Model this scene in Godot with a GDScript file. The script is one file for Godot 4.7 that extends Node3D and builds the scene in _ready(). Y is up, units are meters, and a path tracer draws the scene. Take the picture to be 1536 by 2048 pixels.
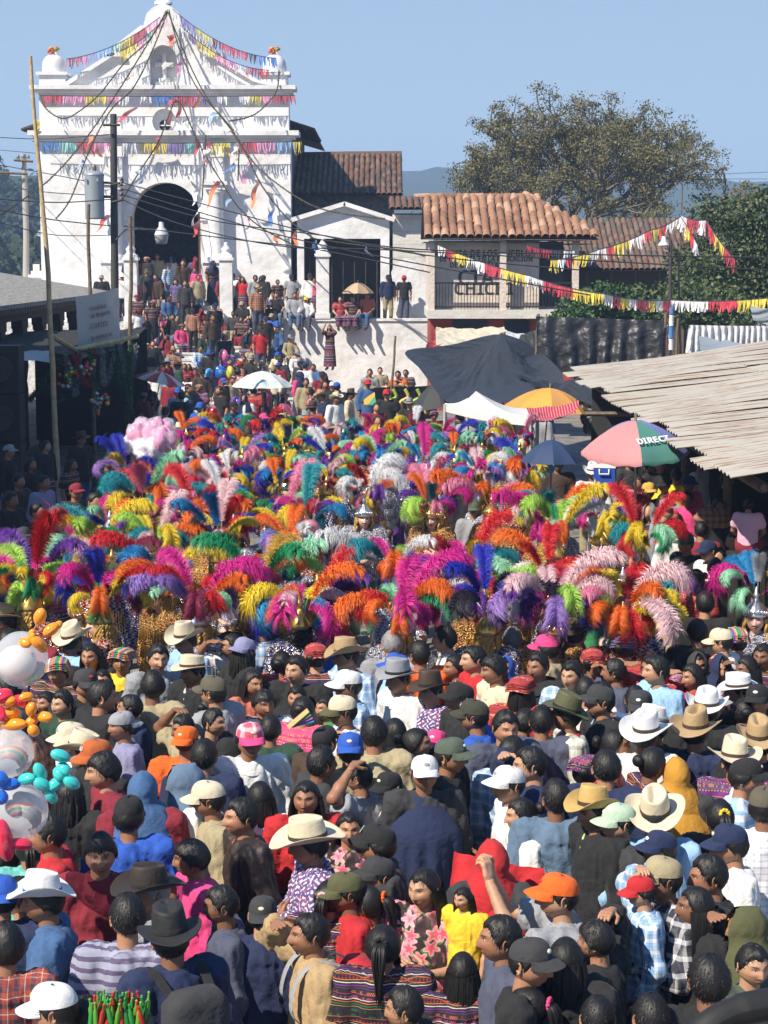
extends Node3D

const FOCAL := 3800.0
const EYE := 4.45
var PITCH := atan(510.0 / 3800.0)

class MB:
	var v := PackedVector3Array()
	var u := PackedVector2Array()
	var c := PackedColorArray()
	var ix := PackedInt32Array()
	var col := Color.WHITE

	func p(q: Vector3, t := Vector2.ZERO) -> int:
		v.append(q)
		u.append(t)
		c.append(col)
		return v.size() - 1

	func tri(a: Vector3, b: Vector3, d: Vector3) -> void:
		var i := p(a)
		p(b)
		p(d)
		ix.append_array(PackedInt32Array([i, i + 1, i + 2]))

	func quad(a: Vector3, b: Vector3, d: Vector3, e: Vector3) -> void:
		var w := a.distance_to(b)
		var h := b.distance_to(d)
		var i := p(a, Vector2(0, 0))
		p(b, Vector2(w, 0))
		p(d, Vector2(w, h))
		p(e, Vector2(0, h))
		ix.append_array(PackedInt32Array([i, i + 1, i + 2, i, i + 2, i + 3]))

	func box(m: Vector3, s: Vector3, b := Basis.IDENTITY) -> void:
		var h := s * 0.5
		var q := []
		for k in 8:
			q.append(m + b * Vector3(h.x if k & 1 else -h.x, h.y if k & 2 else -h.y, h.z if k & 4 else -h.z))
		quad(q[6], q[7], q[5], q[4])
		quad(q[3], q[2], q[0], q[1])
		quad(q[2], q[6], q[4], q[0])
		quad(q[7], q[3], q[1], q[5])
		quad(q[2], q[3], q[7], q[6])
		quad(q[4], q[5], q[1], q[0])

	# rows of points, joined smoothly; around: each row is a closed ring
	func loft(rows: Array, around := true, outward := true, us := 1.0, vs := 1.0) -> void:
		var n: int = rows[0].size()
		var at := v.size()
		var m := n + 1 if around else n
		for i in rows.size():
			var r: PackedVector3Array = rows[i]
			for j in m:
				p(r[j % n], Vector2(us * j / (m - 1), vs * i / maxf(1, rows.size() - 1)))
		var flip := false
		if outward and around:
			var s := 0.0
			for i in rows.size() - 1:
				var r: PackedVector3Array = rows[i]
				var r2: PackedVector3Array = rows[i + 1]
				var mid := Vector3.ZERO
				for j in n:
					mid += r[j] + r2[j]
				mid /= 2.0 * n
				for j in n:
					var j2 := (j + 1) % n
					var nn := (r2[j2] - r[j]).cross(r[j2] - r[j]) + (r2[j] - r[j]).cross(r2[j2] - r[j])
					s += nn.dot((r[j] + r2[j2]) * 0.5 - mid)
			flip = s < 0.0
		for i in rows.size() - 1:
			for j in m - 1:
				var a := at + i * m + j
				var b := a + 1
				var d := a + m
				var e := d + 1
				if flip:
					ix.append_array(PackedInt32Array([a, e, b, a, d, e]))
				else:
					ix.append_array(PackedInt32Array([a, b, e, a, e, d]))

	func tube(path: PackedVector3Array, radii: Array, sides := 6, caps := true) -> void:
		var rows := []
		var n := path.size()
		var side := Vector3.ZERO
		for i in n:
			var t := (path[mini(i + 1, n - 1)] - path[maxi(i - 1, 0)]).normalized()
			if side == Vector3.ZERO:
				side = t.cross(Vector3.UP if absf(t.y) < 0.9 else Vector3.RIGHT).normalized()
			side = (side - t * side.dot(t)).normalized()
			var o := t.cross(side)
			var r: float = radii[i * (radii.size() - 1) / maxi(1, n - 1)] if radii.size() < n else radii[i]
			var ring := PackedVector3Array()
			for k in sides:
				var a := TAU * k / sides
				ring.append(path[i] + (side * cos(a) + o * sin(a)) * r)
			if i == 0 and caps:
				var z := PackedVector3Array()
				z.resize(sides)
				z.fill(path[0])
				rows.append(z)
			rows.append(ring)
			if i == n - 1 and caps:
				var z := PackedVector3Array()
				z.resize(sides)
				z.fill(path[n - 1])
				rows.append(z)
		loft(rows)

	func bar(a: Vector3, b: Vector3, r: float, r2 := -1.0, sides := 6) -> void:
		tube(PackedVector3Array([a, b]), [r, r if r2 < 0 else r2], sides)

	# profile of (radius, height) spun round y
	func lathe(prof: Array, sides := 16, at := Vector3.ZERO, sx := 1.0, sz := 1.0) -> void:
		var rows := []
		for q in prof:
			var ring := PackedVector3Array()
			for k in sides:
				var a := TAU * k / sides
				ring.append(at + Vector3(cos(a) * q.x * sx, q.y, sin(a) * q.x * sz))
			rows.append(ring)
		loft(rows)

	func ball(m: Vector3, r: Vector3, lon := 12, lat := 8, b := Basis.IDENTITY) -> void:
		var rows := []
		for i in lat + 1:
			var t := PI * (float(i) / lat - 0.5)
			var ring := PackedVector3Array()
			for k in lon:
				var a := TAU * k / lon
				ring.append(m + b * Vector3(cos(a) * cos(t) * r.x, sin(t) * r.y, sin(a) * cos(t) * r.z))
			rows.append(ring)
		loft(rows)

	# outline in x, y pushed from z0 to z1
	func prism(poly: PackedVector2Array, z0: float, z1: float) -> void:
		var q := poly.duplicate()
		if Geometry2D.is_polygon_clockwise(q):
			q.reverse()
		var t := Geometry2D.triangulate_polygon(q)
		for side in 2:
			var z := maxf(z0, z1) if side == 0 else minf(z0, z1)
			for i in t.size() / 3:
				var a := q[t[i * 3]]
				var b := q[t[i * 3 + 1]]
				var d := q[t[i * 3 + 2]]
				if ((b - a).cross(d - a) > 0.0) == (side == 0):
					var k := b
					b = d
					d = k
				tri(Vector3(a.x, a.y, z), Vector3(b.x, b.y, z), Vector3(d.x, d.y, z))
		for i in q.size():
			var a := q[i]
			var b := q[(i + 1) % q.size()]
			quad(Vector3(a.x, a.y, minf(z0, z1)), Vector3(a.x, a.y, maxf(z0, z1)), Vector3(b.x, b.y, maxf(z0, z1)), Vector3(b.x, b.y, minf(z0, z1)))

	func add(o: MB, t := Transform3D.IDENTITY) -> void:
		var at := v.size()
		v.append_array(t * o.v)
		u.append_array(o.u)
		c.append_array(o.c)
		var flip := t.basis.determinant() < 0.0
		var k := ix.size()
		ix.resize(k + o.ix.size())
		for i in o.ix.size() / 3:
			ix[k] = o.ix[i * 3] + at
			ix[k + 1] = o.ix[i * 3 + (2 if flip else 1)] + at
			ix[k + 2] = o.ix[i * 3 + (1 if flip else 2)] + at
			k += 3

	func normals() -> PackedVector3Array:
		var n := PackedVector3Array()
		n.resize(v.size())
		for i in ix.size() / 3:
			var a := ix[i * 3]
			var b := ix[i * 3 + 1]
			var d := ix[i * 3 + 2]
			var k := (v[d] - v[a]).cross(v[b] - v[a])
			n[a] += k
			n[b] += k
			n[d] += k
		return n

	func put(m: ArrayMesh) -> ArrayMesh:
		var n := normals()
		# where a ring closes on itself the two ends share one normal
		for i in n.size():
			n[i] = n[i].normalized() if n[i].length_squared() > 1e-20 else Vector3.UP
		var a := []
		a.resize(Mesh.ARRAY_MAX)
		a[Mesh.ARRAY_VERTEX] = v
		a[Mesh.ARRAY_NORMAL] = n
		a[Mesh.ARRAY_TEX_UV] = u
		a[Mesh.ARRAY_COLOR] = c
		a[Mesh.ARRAY_INDEX] = ix
		m.add_surface_from_arrays(Mesh.PRIMITIVE_TRIANGLES, a)
		return m

	func mesh() -> ArrayMesh:
		return put(ArrayMesh.new())

	func wobble(noise: FastNoiseLite, amp: float, sc := Vector3.ONE) -> MB:
		var n := normals()
		for i in v.size():
			if n[i].length_squared() > 1e-20:
				var q := v[i] * sc
				v[i] += n[i].normalized() * amp * noise.get_noise_3d(q.x, q.y, q.z)
		return self


# ---------------------------------------------------------------- placing
func ray(px: float, py: float) -> Vector3:
	return (Basis(Vector3.RIGHT, -PITCH) * Vector3((px - 768.0) / FOCAL, (1024.0 - py) / FOCAL, -1.0)).normalized()

func on_y(px: float, py: float, h: float) -> Vector3:
	var r := ray(px, py)
	return Vector3(0, EYE, 0) + r * ((h - EYE) / r.y)

func at_z(px: float, py: float, z: float) -> Vector3:
	var r := ray(px, py)
	return Vector3(0, EYE, 0) + r * (z / -r.z)

# ---------------------------------------------------------------- naming
var taken := {}
func numbered(called: String) -> String:
	var n: int = taken.get(called, 0)
	taken[called] = n + 1
	return called if n == 0 else "%s_%03d" % [called, n]

func tag(o: Node3D, label := "", category := "", group := "", kind := "") -> Node3D:
	if label: o.set_meta("label", label)
	if category: o.set_meta("category", category)
	if group: o.set_meta("group", group)
	if kind: o.set_meta("kind", kind)
	return o

func thing(called: String, label: String, category: String, at := Vector3.ZERO, turn := 0.0, group := "") -> Node3D:
	var o := Node3D.new()
	o.name = numbered(called)
	add_child(o)
	o.position = at
	o.rotation.y = turn
	tag(o, label, category, group)
	return o

func part(called: String, shape, m: Material, parent: Node3D, at := Transform3D.IDENTITY) -> MeshInstance3D:
	var o := MeshInstance3D.new()
	var me: Mesh = shape.mesh() if shape is MB else shape
	o.mesh = me
	if m: o.material_override = m
	if parent == self:
		o.name = numbered(called)
	else:
		var n := 0
		var nm := called
		while parent.has_node(nm):
			n += 1
			nm = "%s_%03d" % [called, n]
		o.name = nm
	parent.add_child(o)
	o.transform = at
	return o

func struct(called: String, shape, m: Material, at := Transform3D.IDENTITY) -> MeshInstance3D:
	var o := part(called, shape, m, self, at)
	o.set_meta("kind", "structure")
	return o

# ---------------------------------------------------------------- materials
var rng := RandomNumberGenerator.new()
var mats := {}
func lin(c: Color) -> Color:
	return c.linear_to_srgb()

func flat(r: float, g: float, b: float, rough := 0.85, metal := 0.0) -> StandardMaterial3D:
	var key := "%.3f %.3f %.3f %.2f %.2f" % [r, g, b, rough, metal]
	if mats.has(key): return mats[key]
	var m := StandardMaterial3D.new()
	m.albedo_color = Color(r, g, b).linear_to_srgb()
	m.roughness = rough
	m.metallic = metal
	mats[key] = m
	return m

func vcol(rough := 0.85, back := 0.0) -> StandardMaterial3D:
	var key := "v %.2f %.2f" % [rough, back]
	if mats.has(key): return mats[key]
	var m := StandardMaterial3D.new()
	m.vertex_color_use_as_albedo = true
	m.roughness = rough
	if back > 0:
		m.backlight_enabled = true
		m.backlight = Color(back, back, back)
	mats[key] = m
	return m

func noise_tex(size: int, freq: float, seed_: int, ramp: Array = [], octaves := 4, normal := 0.0, type := FastNoiseLite.TYPE_SIMPLEX_SMOOTH) -> NoiseTexture2D:
	var t := NoiseTexture2D.new()
	t.width = size
	t.height = size
	t.seamless = true
	t.generate_mipmaps = false
	var n := FastNoiseLite.new()
	n.seed = seed_
	n.frequency = freq
	n.noise_type = type
	n.fractal_octaves = octaves
	t.noise = n
	if normal > 0:
		t.as_normal_map = true
		t.bump_strength = normal
	if ramp:
		var g := Gradient.new()
		var off := PackedFloat32Array()
		var cs := PackedColorArray()
		for k in ramp.size() / 2:
			off.append(ramp[k * 2])
			cs.append((ramp[k * 2 + 1] as Color).linear_to_srgb())
		g.offsets = off
		g.colors = cs
		t.color_ramp = g
	return t

func tri_map(m: StandardMaterial3D, sc: Vector3, world := false) -> StandardMaterial3D:
	m.uv1_triplanar = true
	m.uv1_world_triplanar = world
	m.uv1_scale = sc
	m.uv1_triplanar_sharpness = 4.0
	return m

# a picture computed pixel by pixel
func picture(w: int, h: int, f: Callable) -> ImageTexture:
	var im := Image.create(w, h, false, Image.FORMAT_RGB8)
	for y in h:
		for x in w:
			im.set_pixel(x, y, (f.call(x, y) as Color).linear_to_srgb())
	return ImageTexture.create_from_image(im)

# ---------------------------------------------------------------- surface nets
# bones: [a, b, ra, rb, z squash, flat end]
func net(bones: Array, cell: float, k: float) -> MB:
	var lo := Vector3(1e9, 1e9, 1e9)
	var hi := -lo
	for b in bones:
		var r: float = maxf(b[2], b[3]) + cell * 3.0
		for q in [b[0], b[1]]:
			lo = lo.min(q - Vector3(r, r, r))
			hi = hi.max(q + Vector3(r, r, r))
	var nx := int(ceil((hi.x - lo.x) / cell)) + 1
	var ny := int(ceil((hi.y - lo.y) / cell)) + 1
	var nz := int(ceil((hi.z - lo.z) / cell)) + 1
	var d := PackedFloat32Array()
	d.resize(nx * ny * nz)
	d.fill(1.0)
	var sy := nx
	var sz := nx * ny
	for b in bones:
		var a: Vector3 = b[0]
		var e: Vector3 = b[1]
		var ra: float = b[2]
		var rb: float = b[3]
		var zs: float = b[4] if b.size() > 4 else 1.0
		var flatend: bool = b[5] if b.size() > 5 else false
		var r := maxf(ra, rb) + k * 0.5 + cell * 2.0
		var l := ((a.min(e) - Vector3(r, r, r) - lo) / cell).floor()
		var g := ((a.max(e) + Vector3(r, r, r) - lo) / cell).ceil()
		var ab := e - a
		var ab2 := ab * Vector3(1, 1, zs)
		var len2 := maxf(ab2.length_squared(), 1e-9)
		var length := sqrt(len2)
		for z in range(maxi(0, int(l.z)), mini(nz, int(g.z) + 1)):
			for y in range(maxi(0, int(l.y)), mini(ny, int(g.y) + 1)):
				var base := z * sz + y * sy
				for x in range(maxi(0, int(l.x)), mini(nx, int(g.x) + 1)):
					var q := Vector3(lo.x + x * cell - a.x, lo.y + y * cell - a.y, (lo.z + z * cell - a.z) * zs)
					var t0 := q.dot(ab2) / len2
					var t := clampf(t0, 0.0, 1.0)
					var dist := (q - ab2 * t).length() - (ra + (rb - ra) * t)
					if flatend and t0 > 0.93:
						dist = maxf((q - ab2 * t0).length() - (ra + (rb - ra) * t), (t0 - 1.0) * length)
					var i := base + x
					var o := d[i]
					var w := k - absf(dist - o)
					d[i] = minf(dist, o) - (w * w * 0.25 / k if w > 0.0 else 0.0)
	var out := MB.new()
	var cells := {}
	var offs := PackedInt32Array([0, 1, sy, sy + 1, sz, sz + 1, sz + sy, sz + sy + 1])
	var edges := PackedInt32Array([0, 1, 2, 3, 4, 5, 6, 7, 0, 2, 1, 3, 4, 6, 5, 7, 0, 4, 1, 5, 2, 6, 3, 7])
	var corner := []
	for i in 8:
		corner.append(Vector3(i & 1, (i >> 1) & 1, i >> 2))
	var lim := cell * 2.5
	for z in nz - 1:
		for y in ny - 1:
			for x in nx - 1:
				var i := z * sz + y * sy + x
				var d0 := d[i]
				if d0 > lim or d0 < -lim:
					continue
				var mask := 0
				for j in 8:
					if d[i + offs[j]] < 0.0:
						mask |= 1 << j
				if mask == 0 or mask == 255:
					continue
				var sum := Vector3.ZERO
				var n := 0
				for j in 12:
					var p0 := edges[j * 2]
					var p1 := edges[j * 2 + 1]
					if ((mask >> p0) & 1) != ((mask >> p1) & 1):
						var f0 := d[i + offs[p0]]
						var f1 := d[i + offs[p1]]
						sum += (corner[p0] as Vector3).lerp(corner[p1], f0 / (f0 - f1))
						n += 1
				cells[i] = out.p(lo + (Vector3(x, y, z) + sum / n) * cell)
	for i in cells:
		var inside: bool = d[i] < 0.0
		for ax in 3:
			var s := 1 if ax == 0 else (sy if ax == 1 else sz)
			if (d[i + s] < 0.0) == inside:
				continue
			var s1 := sy if ax == 0 else (sz if ax == 1 else 1)
			var s2 := sz if ax == 0 else (1 if ax == 1 else sy)
			var c0: int = cells.get(i, -1)
			var c1: int = cells.get(i - s1, -1)
			var c2: int = cells.get(i - s1 - s2, -1)
			var c3: int = cells.get(i - s2, -1)
			if c0 < 0 or c1 < 0 or c2 < 0 or c3 < 0:
				continue
			if inside:
				out.ix.append_array(PackedInt32Array([c0, c2, c1, c0, c3, c2]))
			else:
				out.ix.append_array(PackedInt32Array([c0, c1, c2, c0, c2, c3]))
	return out
# ---------------------------------------------------------------- heads
# a point of the head's surface; lat, lon in radians, lon 0 is the face (+z)
func head_point(lat: float, lon: float, kind: int, fat := 0.0) -> Vector3:
	var cl := cos(lat)
	var y := sin(lat)
	var x := sin(lon) * cl
	var z := cos(lon) * cl
	var rx := 0.074
	var q := Vector3(x * rx, y * (0.112 if y > 0 else 0.113), z * (0.097 if z > 0 else 0.1))
	if y < 0:
		var t := smoothstep(0.0, 1.0, -y)
		var jaw: float = [0.34, 0.42, 0.38, 0.22, 0.46][kind]
		q.x *= 1.0 + 0.28 * t * (1.0 - t) - jaw * t * t * 0.6
		if z > 0:
			q.z *= 1.0 - 0.10 * t
			q.z += 0.012 * t
		else:
			q.z *= 1.0 - 0.42 * t
	# keep the sides a little flat and the face full
	var cx := 1.0 + 0.13 * (1.0 - absf(y)) * smoothstep(0.55, 0.95, absf(sin(lon)))
	q.x *= cx * (1.0 if kind != 2 else 1.02)
	if z > 0:
		q.z += 0.010 * smoothstep(0.2, 0.9, z) * (1.0 - 0.6 * absf(y))
		var fx := q.x
		var fy := q.y
		var f := 0.0
		var wide := 1.0 if kind != 1 else 0.9
		# nose: a ridge that grows downwards
		var down := clampf((0.020 - fy) / 0.052, 0.0, 1.0)
		if fy < 0.03 and fy > -0.05:
			var nw := lerpf(0.0065, 0.0125 * wide, down)
			var cut := 1.0 - smoothstep(-0.030, -0.042, fy)
			f += (0.005 + 0.019 * down) * exp(-fx * fx / (2 * nw * nw)) * cut * [1.0, 0.95, 0.85, 1.12, 1.25][kind]
		f += 0.0045 * bump(absf(fx) - 0.028, fy - 0.036, 0.022, 0.007)
		f -= 0.0105 * bump(absf(fx) - 0.031, fy - 0.013, 0.0145, 0.0095)
		f += [0.006, 0.005, 0.004, 0.003, 0.010][kind] * bump(absf(fx) - 0.044, fy + 0.017, 0.016, 0.014)
		f += 0.0068 * bump(fx, fy + 0.0575, 0.017, 0.0042)
		f += 0.0078 * bump(fx, fy + 0.0705, 0.015, 0.0050)
		f -= 0.0050 * bump(fx, fy + 0.0635, 0.021, 0.0022)
		f -= 0.0035 * bump(fx, fy + 0.082, 0.02, 0.005)
		f += 0.0085 * bump(fx, fy + 0.098, 0.018, 0.011)
		q.z += f * smoothstep(0.0, 0.35, z)
	if kind == 2:
		# a child: bigger cranium, small jaw
		q.x *= 1.06 if y > -0.2 else 1.02
		q *= 0.93
	if fat > 0:
		q += q.normalized() * fat
	return q

func bump(dx: float, dy: float, sx: float, sy: float) -> float:
	return exp(-dx * dx / (2 * sx * sx) - dy * dy / (2 * sy * sy))

func head_lons(lod: int) -> PackedFloat32Array:
	var r := PackedFloat32Array()
	var n := 18 if lod == 0 else 6
	for i in range(-n, n + 1):
		r.append(deg_to_rad(62.0) * i / n)
	var m := 14 if lod == 0 else 6
	for i in range(1, m):
		r.append(deg_to_rad(62.0 + 236.0 * i / m))
	return r

func head_lats(lod: int) -> PackedFloat32Array:
	var r := PackedFloat32Array()
	if lod == 0:
		for i in range(0, 5): r.append(deg_to_rad(-90 + i * 7.0))
		for i in range(0, 34): r.append(deg_to_rad(-60 + i * 2.6))
		for i in range(0, 9): r.append(deg_to_rad(30 + i * 7.4))
		r.append(PI / 2)
	else:
		for i in 13: r.append(deg_to_rad(-90 + i * 15.0))
	return r

var head_cache := {}
# skin of a head, ears with it, lips and brows tinted; masked heads are painted wood
func head_shape(kind: int, lod: int, masked := false) -> MB:
	var key := "%d %d %s" % [kind, lod, masked]
	if head_cache.has(key): return head_cache[key]
	var o := MB.new()
	var lons := head_lons(lod)
	var rows := []
	for la in head_lats(lod):
		var ring := PackedVector3Array()
		for lo in lons:
			ring.append(head_point(la, lo, kind))
		rows.append(ring)
	o.loft(rows)
	for i in o.v.size():
		var q := o.v[i]
		var t := Color(1, 1, 1)
		if q.z > 0.03:
			var ax := absf(q.x)
			var lips := bump(q.x, q.y + 0.064, 0.019, 0.0072)
			t = t.lerp(Color(0.9, 0.1, 0.1) if masked else Color(0.80, 0.50, 0.47), clampf(lips * 1.35 - 0.3, 0, 1))
			var mouth := bump(q.x, q.y + 0.0635, 0.017, 0.0016)
			t = t.lerp(Color(0.18, 0.1, 0.09), clampf(mouth * 1.3 - 0.3, 0, 1))
			var yb := 0.0335 - 0.10 * maxf(0, ax - 0.036) + 0.04 * maxf(0.0, ax - 0.02)
			var brow := bump(ax - 0.033, q.y - yb, 0.0145, 0.0035)
			t = t.lerp(Color(0.06, 0.05, 0.05), clampf(brow * 1.8 - 0.35, 0, 0.95))
			var lash := bump(ax - 0.032, q.y - 0.0190, 0.0130, 0.0028)
			t = t.lerp(Color(0.08, 0.06, 0.06), clampf(lash * 1.4 - 0.3, 0, 0.9))
			t = t.lerp(Color(1.0, 0.80, 0.76), 0.5 * bump(ax - 0.042, q.y + 0.02, 0.016, 0.016))
			if masked:
				var tash := bump(ax - 0.019, q.y + 0.048 + 0.25 * (ax - 0.019), 0.016, 0.004)
				t = t.lerp(Color(0.04, 0.03, 0.02), clampf(tash * 1.6 - 0.3, 0, 1))
		o.c[i] = t
	if lod == 0 or true:
		for s in [-1.0, 1.0]:
			var e := MB.new()
			var er := []
			var n := 10 if lod == 0 else 6
			for prof in [[0.0, 0.006], [0.7, 0.002], [1.0, 0.008], [1.04, 0.013], [0.9, 0.016], [0.62, 0.011], [0.3, 0.006], [0.0, 0.005]]:
				var ring := PackedVector3Array()
				for k in n:
					var a := TAU * k / n
					var w := 0.019 * (1.0 + 0.22 * sin(a))
					ring.append(Vector3(prof[1], sin(a) * 0.031 * prof[0], cos(a) * w * prof[0]))
				er.append(ring)
			e.loft(er)
			e.col = Color.WHITE
			var b := Basis(Vector3.UP, 0.42) * Basis(Vector3.RIGHT, -0.18)
			var tr := Transform3D(b, Vector3(0.074, -0.004, -0.012) * (0.96 if kind == 2 else 1.0))
			if s < 0:
				tr = Transform3D(Basis(Vector3(-1, 0, 0), Vector3.UP, Vector3.BACK), Vector3.ZERO) * tr
			o.add(e, tr)
	head_cache[key] = o
	return o

func eyes_shape(kind: int, lod: int) -> MB:
	var o := MB.new()
	var sc := 0.93 if kind == 2 else 1.0
	for s in [-1.0, 1.0]:
		var m := Vector3(0.031 * s, 0.0125, 0.0775) * sc
		o.col = Color(0.40, 0.36, 0.33)
		o.ball(m, Vector3(0.0118, 0.0056, 0.0118) * sc, 12 if lod == 0 else 6, 8 if lod == 0 else 4)
		o.col = Color(0.02, 0.012, 0.008)
		o.ball(m + Vector3(0, 0.0008, 0.0062) * sc, Vector3(0.0064, 0.0060, 0.0070) * sc, 10 if lod == 0 else 5, 6 if lod == 0 else 4)
	return o

# ---------------------------------------------------------------- hair
var hair_cache := {}
# where hair grows: > 0 inside
func hairline(q: Vector3, style: String) -> float:
	var lo := atan2(q.x, q.z)
	var a := absf(rad_to_deg(lo))
	var edge: float
	var brow := 0.062 if style != "f" else 0.040
	if a < 40: edge = brow + 0.010 * sin(deg_to_rad(a * 4.5))
	elif a < 62: edge = lerpf(brow, 0.020, (a - 40) / 22.0)
	elif a < 84: edge = lerpf(0.020, -0.022, (a - 62) / 22.0)
	elif a < 108: edge = lerpf(-0.022, 0.030, 1.0 - absf(a - 96.0) / 12.0) if style in ["s", "y"] else -0.03
	else: edge = lerpf(-0.030, -0.075, clampf((a - 108) / 40.0, 0, 1))
	if style in ["l", "p", "u", "d"] and a > 84: edge = minf(edge, -0.03 - 0.0012 * (a - 84))
	return q.y - edge

func hair_shape(style: String, lod: int, under := false) -> MB:
	var key := style + str(lod) + str(under)
	if hair_cache.has(key): return hair_cache[key]
	var o := MB.new()
	var r := RandomNumberGenerator.new()
	r.seed = hash(style) + 5
	var noise := FastNoiseLite.new()
	noise.seed = 3
	noise.frequency = 1.0
	var lons := 56 if lod == 0 else 16
	var lats := 26 if lod == 0 else 10
	var sleek := style in ["p", "u", "d", "l"]
	var fat := 0.013 if sleek else (0.017 if style == "f" else 0.016)
	var grid := []
	for i in lats + 1:
		var la := deg_to_rad(-48 + 138.0 * i / lats)
		var row := []
		for j in lons:
			var lo := TAU * j / lons - PI
			var base := head_point(la, lo, 0)
			var inn := hairline(base, style)
			var t := fat * smoothstep(-0.004, 0.022, inn)
			var strand := noise.get_noise_2d(lo * (14.0 if sleek else 9.0), la * (1.2 if sleek else 4.0))
			t += (0.0016 if sleek else 0.0042) * strand * smoothstep(0.0, 0.03, inn)
			if style == "s": t *= lerpf(0.5, 1.0, smoothstep(-0.05, 0.07, base.y))
			if not sleek: t += 0.006 * smoothstep(0.4, 1.2, la) * (1.0 + noise.get_noise_2d(lo * 2.0 + 9.0, la * 2.0))
			if inn < -0.004: t = -0.012
			row.append([base + base.normalized() * t, inn])
		grid.append(row)
	for i in lats + 1:
		for j in lons:
			o.p(grid[i][j][0], Vector2(float(j) / lons * 3.0, float(i) / lats))
	for i in lats:
		for j in lons:
			var j2 := (j + 1) % lons
			if maxf(maxf(grid[i][j][1], grid[i][j2][1]), maxf(grid[i + 1][j][1], grid[i + 1][j2][1])) < -0.012:
				continue
			var a := i * lons + j
			var b := i * lons + j2
			o.ix.append_array(PackedInt32Array([a, a + lons, b + lons, a, b + lons, b]))
	# loose locks that break the outline
	var n := (620 if not sleek else 260) if lod == 0 else 24
	for k in n:
		var la := asin(r.randf_range(-0.55, 0.98))
		var lo := r.randf_range(-PI, PI)
		var base := head_point(la, lo, 0)
		if hairline(base, style) < (0.004 if style != "s" else 0.010) or (under and base.y > -0.01): continue
		var nrm := base.normalized()
		var whorl := Vector3(0, 1, -0.45).normalized()
		var fall := (nrm - whorl).normalized()
		fall = (fall - nrm * fall.dot(nrm)).normalized()
		if style == "f" or (not sleek and nrm.z > 0.2): fall = (fall + Vector3(0.25, 0, 0.2)).normalized()
		var side := nrm.cross(fall)
		var l := r.randf_range(0.022, 0.050) if style != "s" else r.randf_range(0.014, 0.032)
		var w := r.randf_range(0.0009, 0.0022) * (1.0 if lod == 0 else 2.0)
		var lift := r.randf_range(-0.002, 0.007) if not sleek else r.randf_range(-0.003, 0.002)
		var p0 := base + nrm * (fat * (0.7 if base.y > 0.02 or style != "s" else 0.35))
		var p1 := p0 + fall * l * 0.5 + nrm * (lift + 0.003)
		var p2 := p0 + fall * l + nrm * (lift * 0.8) + side * r.randf_range(-0.01, 0.01)
		var at := o.v.size()
		var u0 := r.randf() * 3.0
		for e in [[p0 - side * w, 0.0], [p0 + side * w, 0.01], [p1 - side * w, 0.0], [p1 + side * w, 0.01], [p2, 0.005]]: o.p(e[0], Vector2(u0 + e[1], 0.5))
		o.ix.append_array(PackedInt32Array([at, at + 1, at + 3, at, at + 3, at + 2, at + 2, at + 3, at + 4]))
	if style == "u":
		o.ball(Vector3(0, 0.03, -0.135), Vector3(0.045, 0.042, 0.036), 14, 10)
	if style in ["p", "d"]:
		for k in (46 if lod == 0 else 10):
			var x := r.randf_range(-0.026, 0.026)
			var z := r.randf_range(-0.022, 0.022)
			var l := r.randf_range(0.26, 0.36)
			var path := PackedVector3Array()
			for m in 6:
				var t := m / 5.0
				var sp := 0.35 + 0.9 * sin(PI * minf(1.0, t * 1.1))
				if style == "d": sp = 0.7 + 0.35 * absf(sin(t * 18.0))
				path.append(Vector3(x * sp + 0.008 * sin(t * 3.0 + k), 0.045 + 0.02 * sin(t * 2.6) - l * t * t * 0.95 - 0.03 * t, -0.105 - 0.055 * sin(t * 2.0) + z * sp))
			o.tube(path, [0.006, 0.008, 0.008, 0.007, 0.005, 0.001], 4, false)
	if style == "l":
		for k in (110 if lod == 0 else 22):
			var lo := r.randf_range(deg_to_rad(74), deg_to_rad(286))
			var b := head_point(0.05, lo, 0, 0.010)
			var l := r.randf_range(0.22, 0.34)
			var path := PackedVector3Array()
			for m in 5:
				var t := m / 4.0
				path.append(b + Vector3(b.x * 0.25 * sin(t * 2.0), -l * t, b.z * 0.10 - 0.015 * t + 0.006 * sin(k + t * 5.0)))
			o.tube(path, [0.010, 0.013, 0.012, 0.009, 0.002], 4, false)
	hair_cache[key] = o
	return o

# ---------------------------------------------------------------- hands and bodies
var hand_cache := {}
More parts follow.
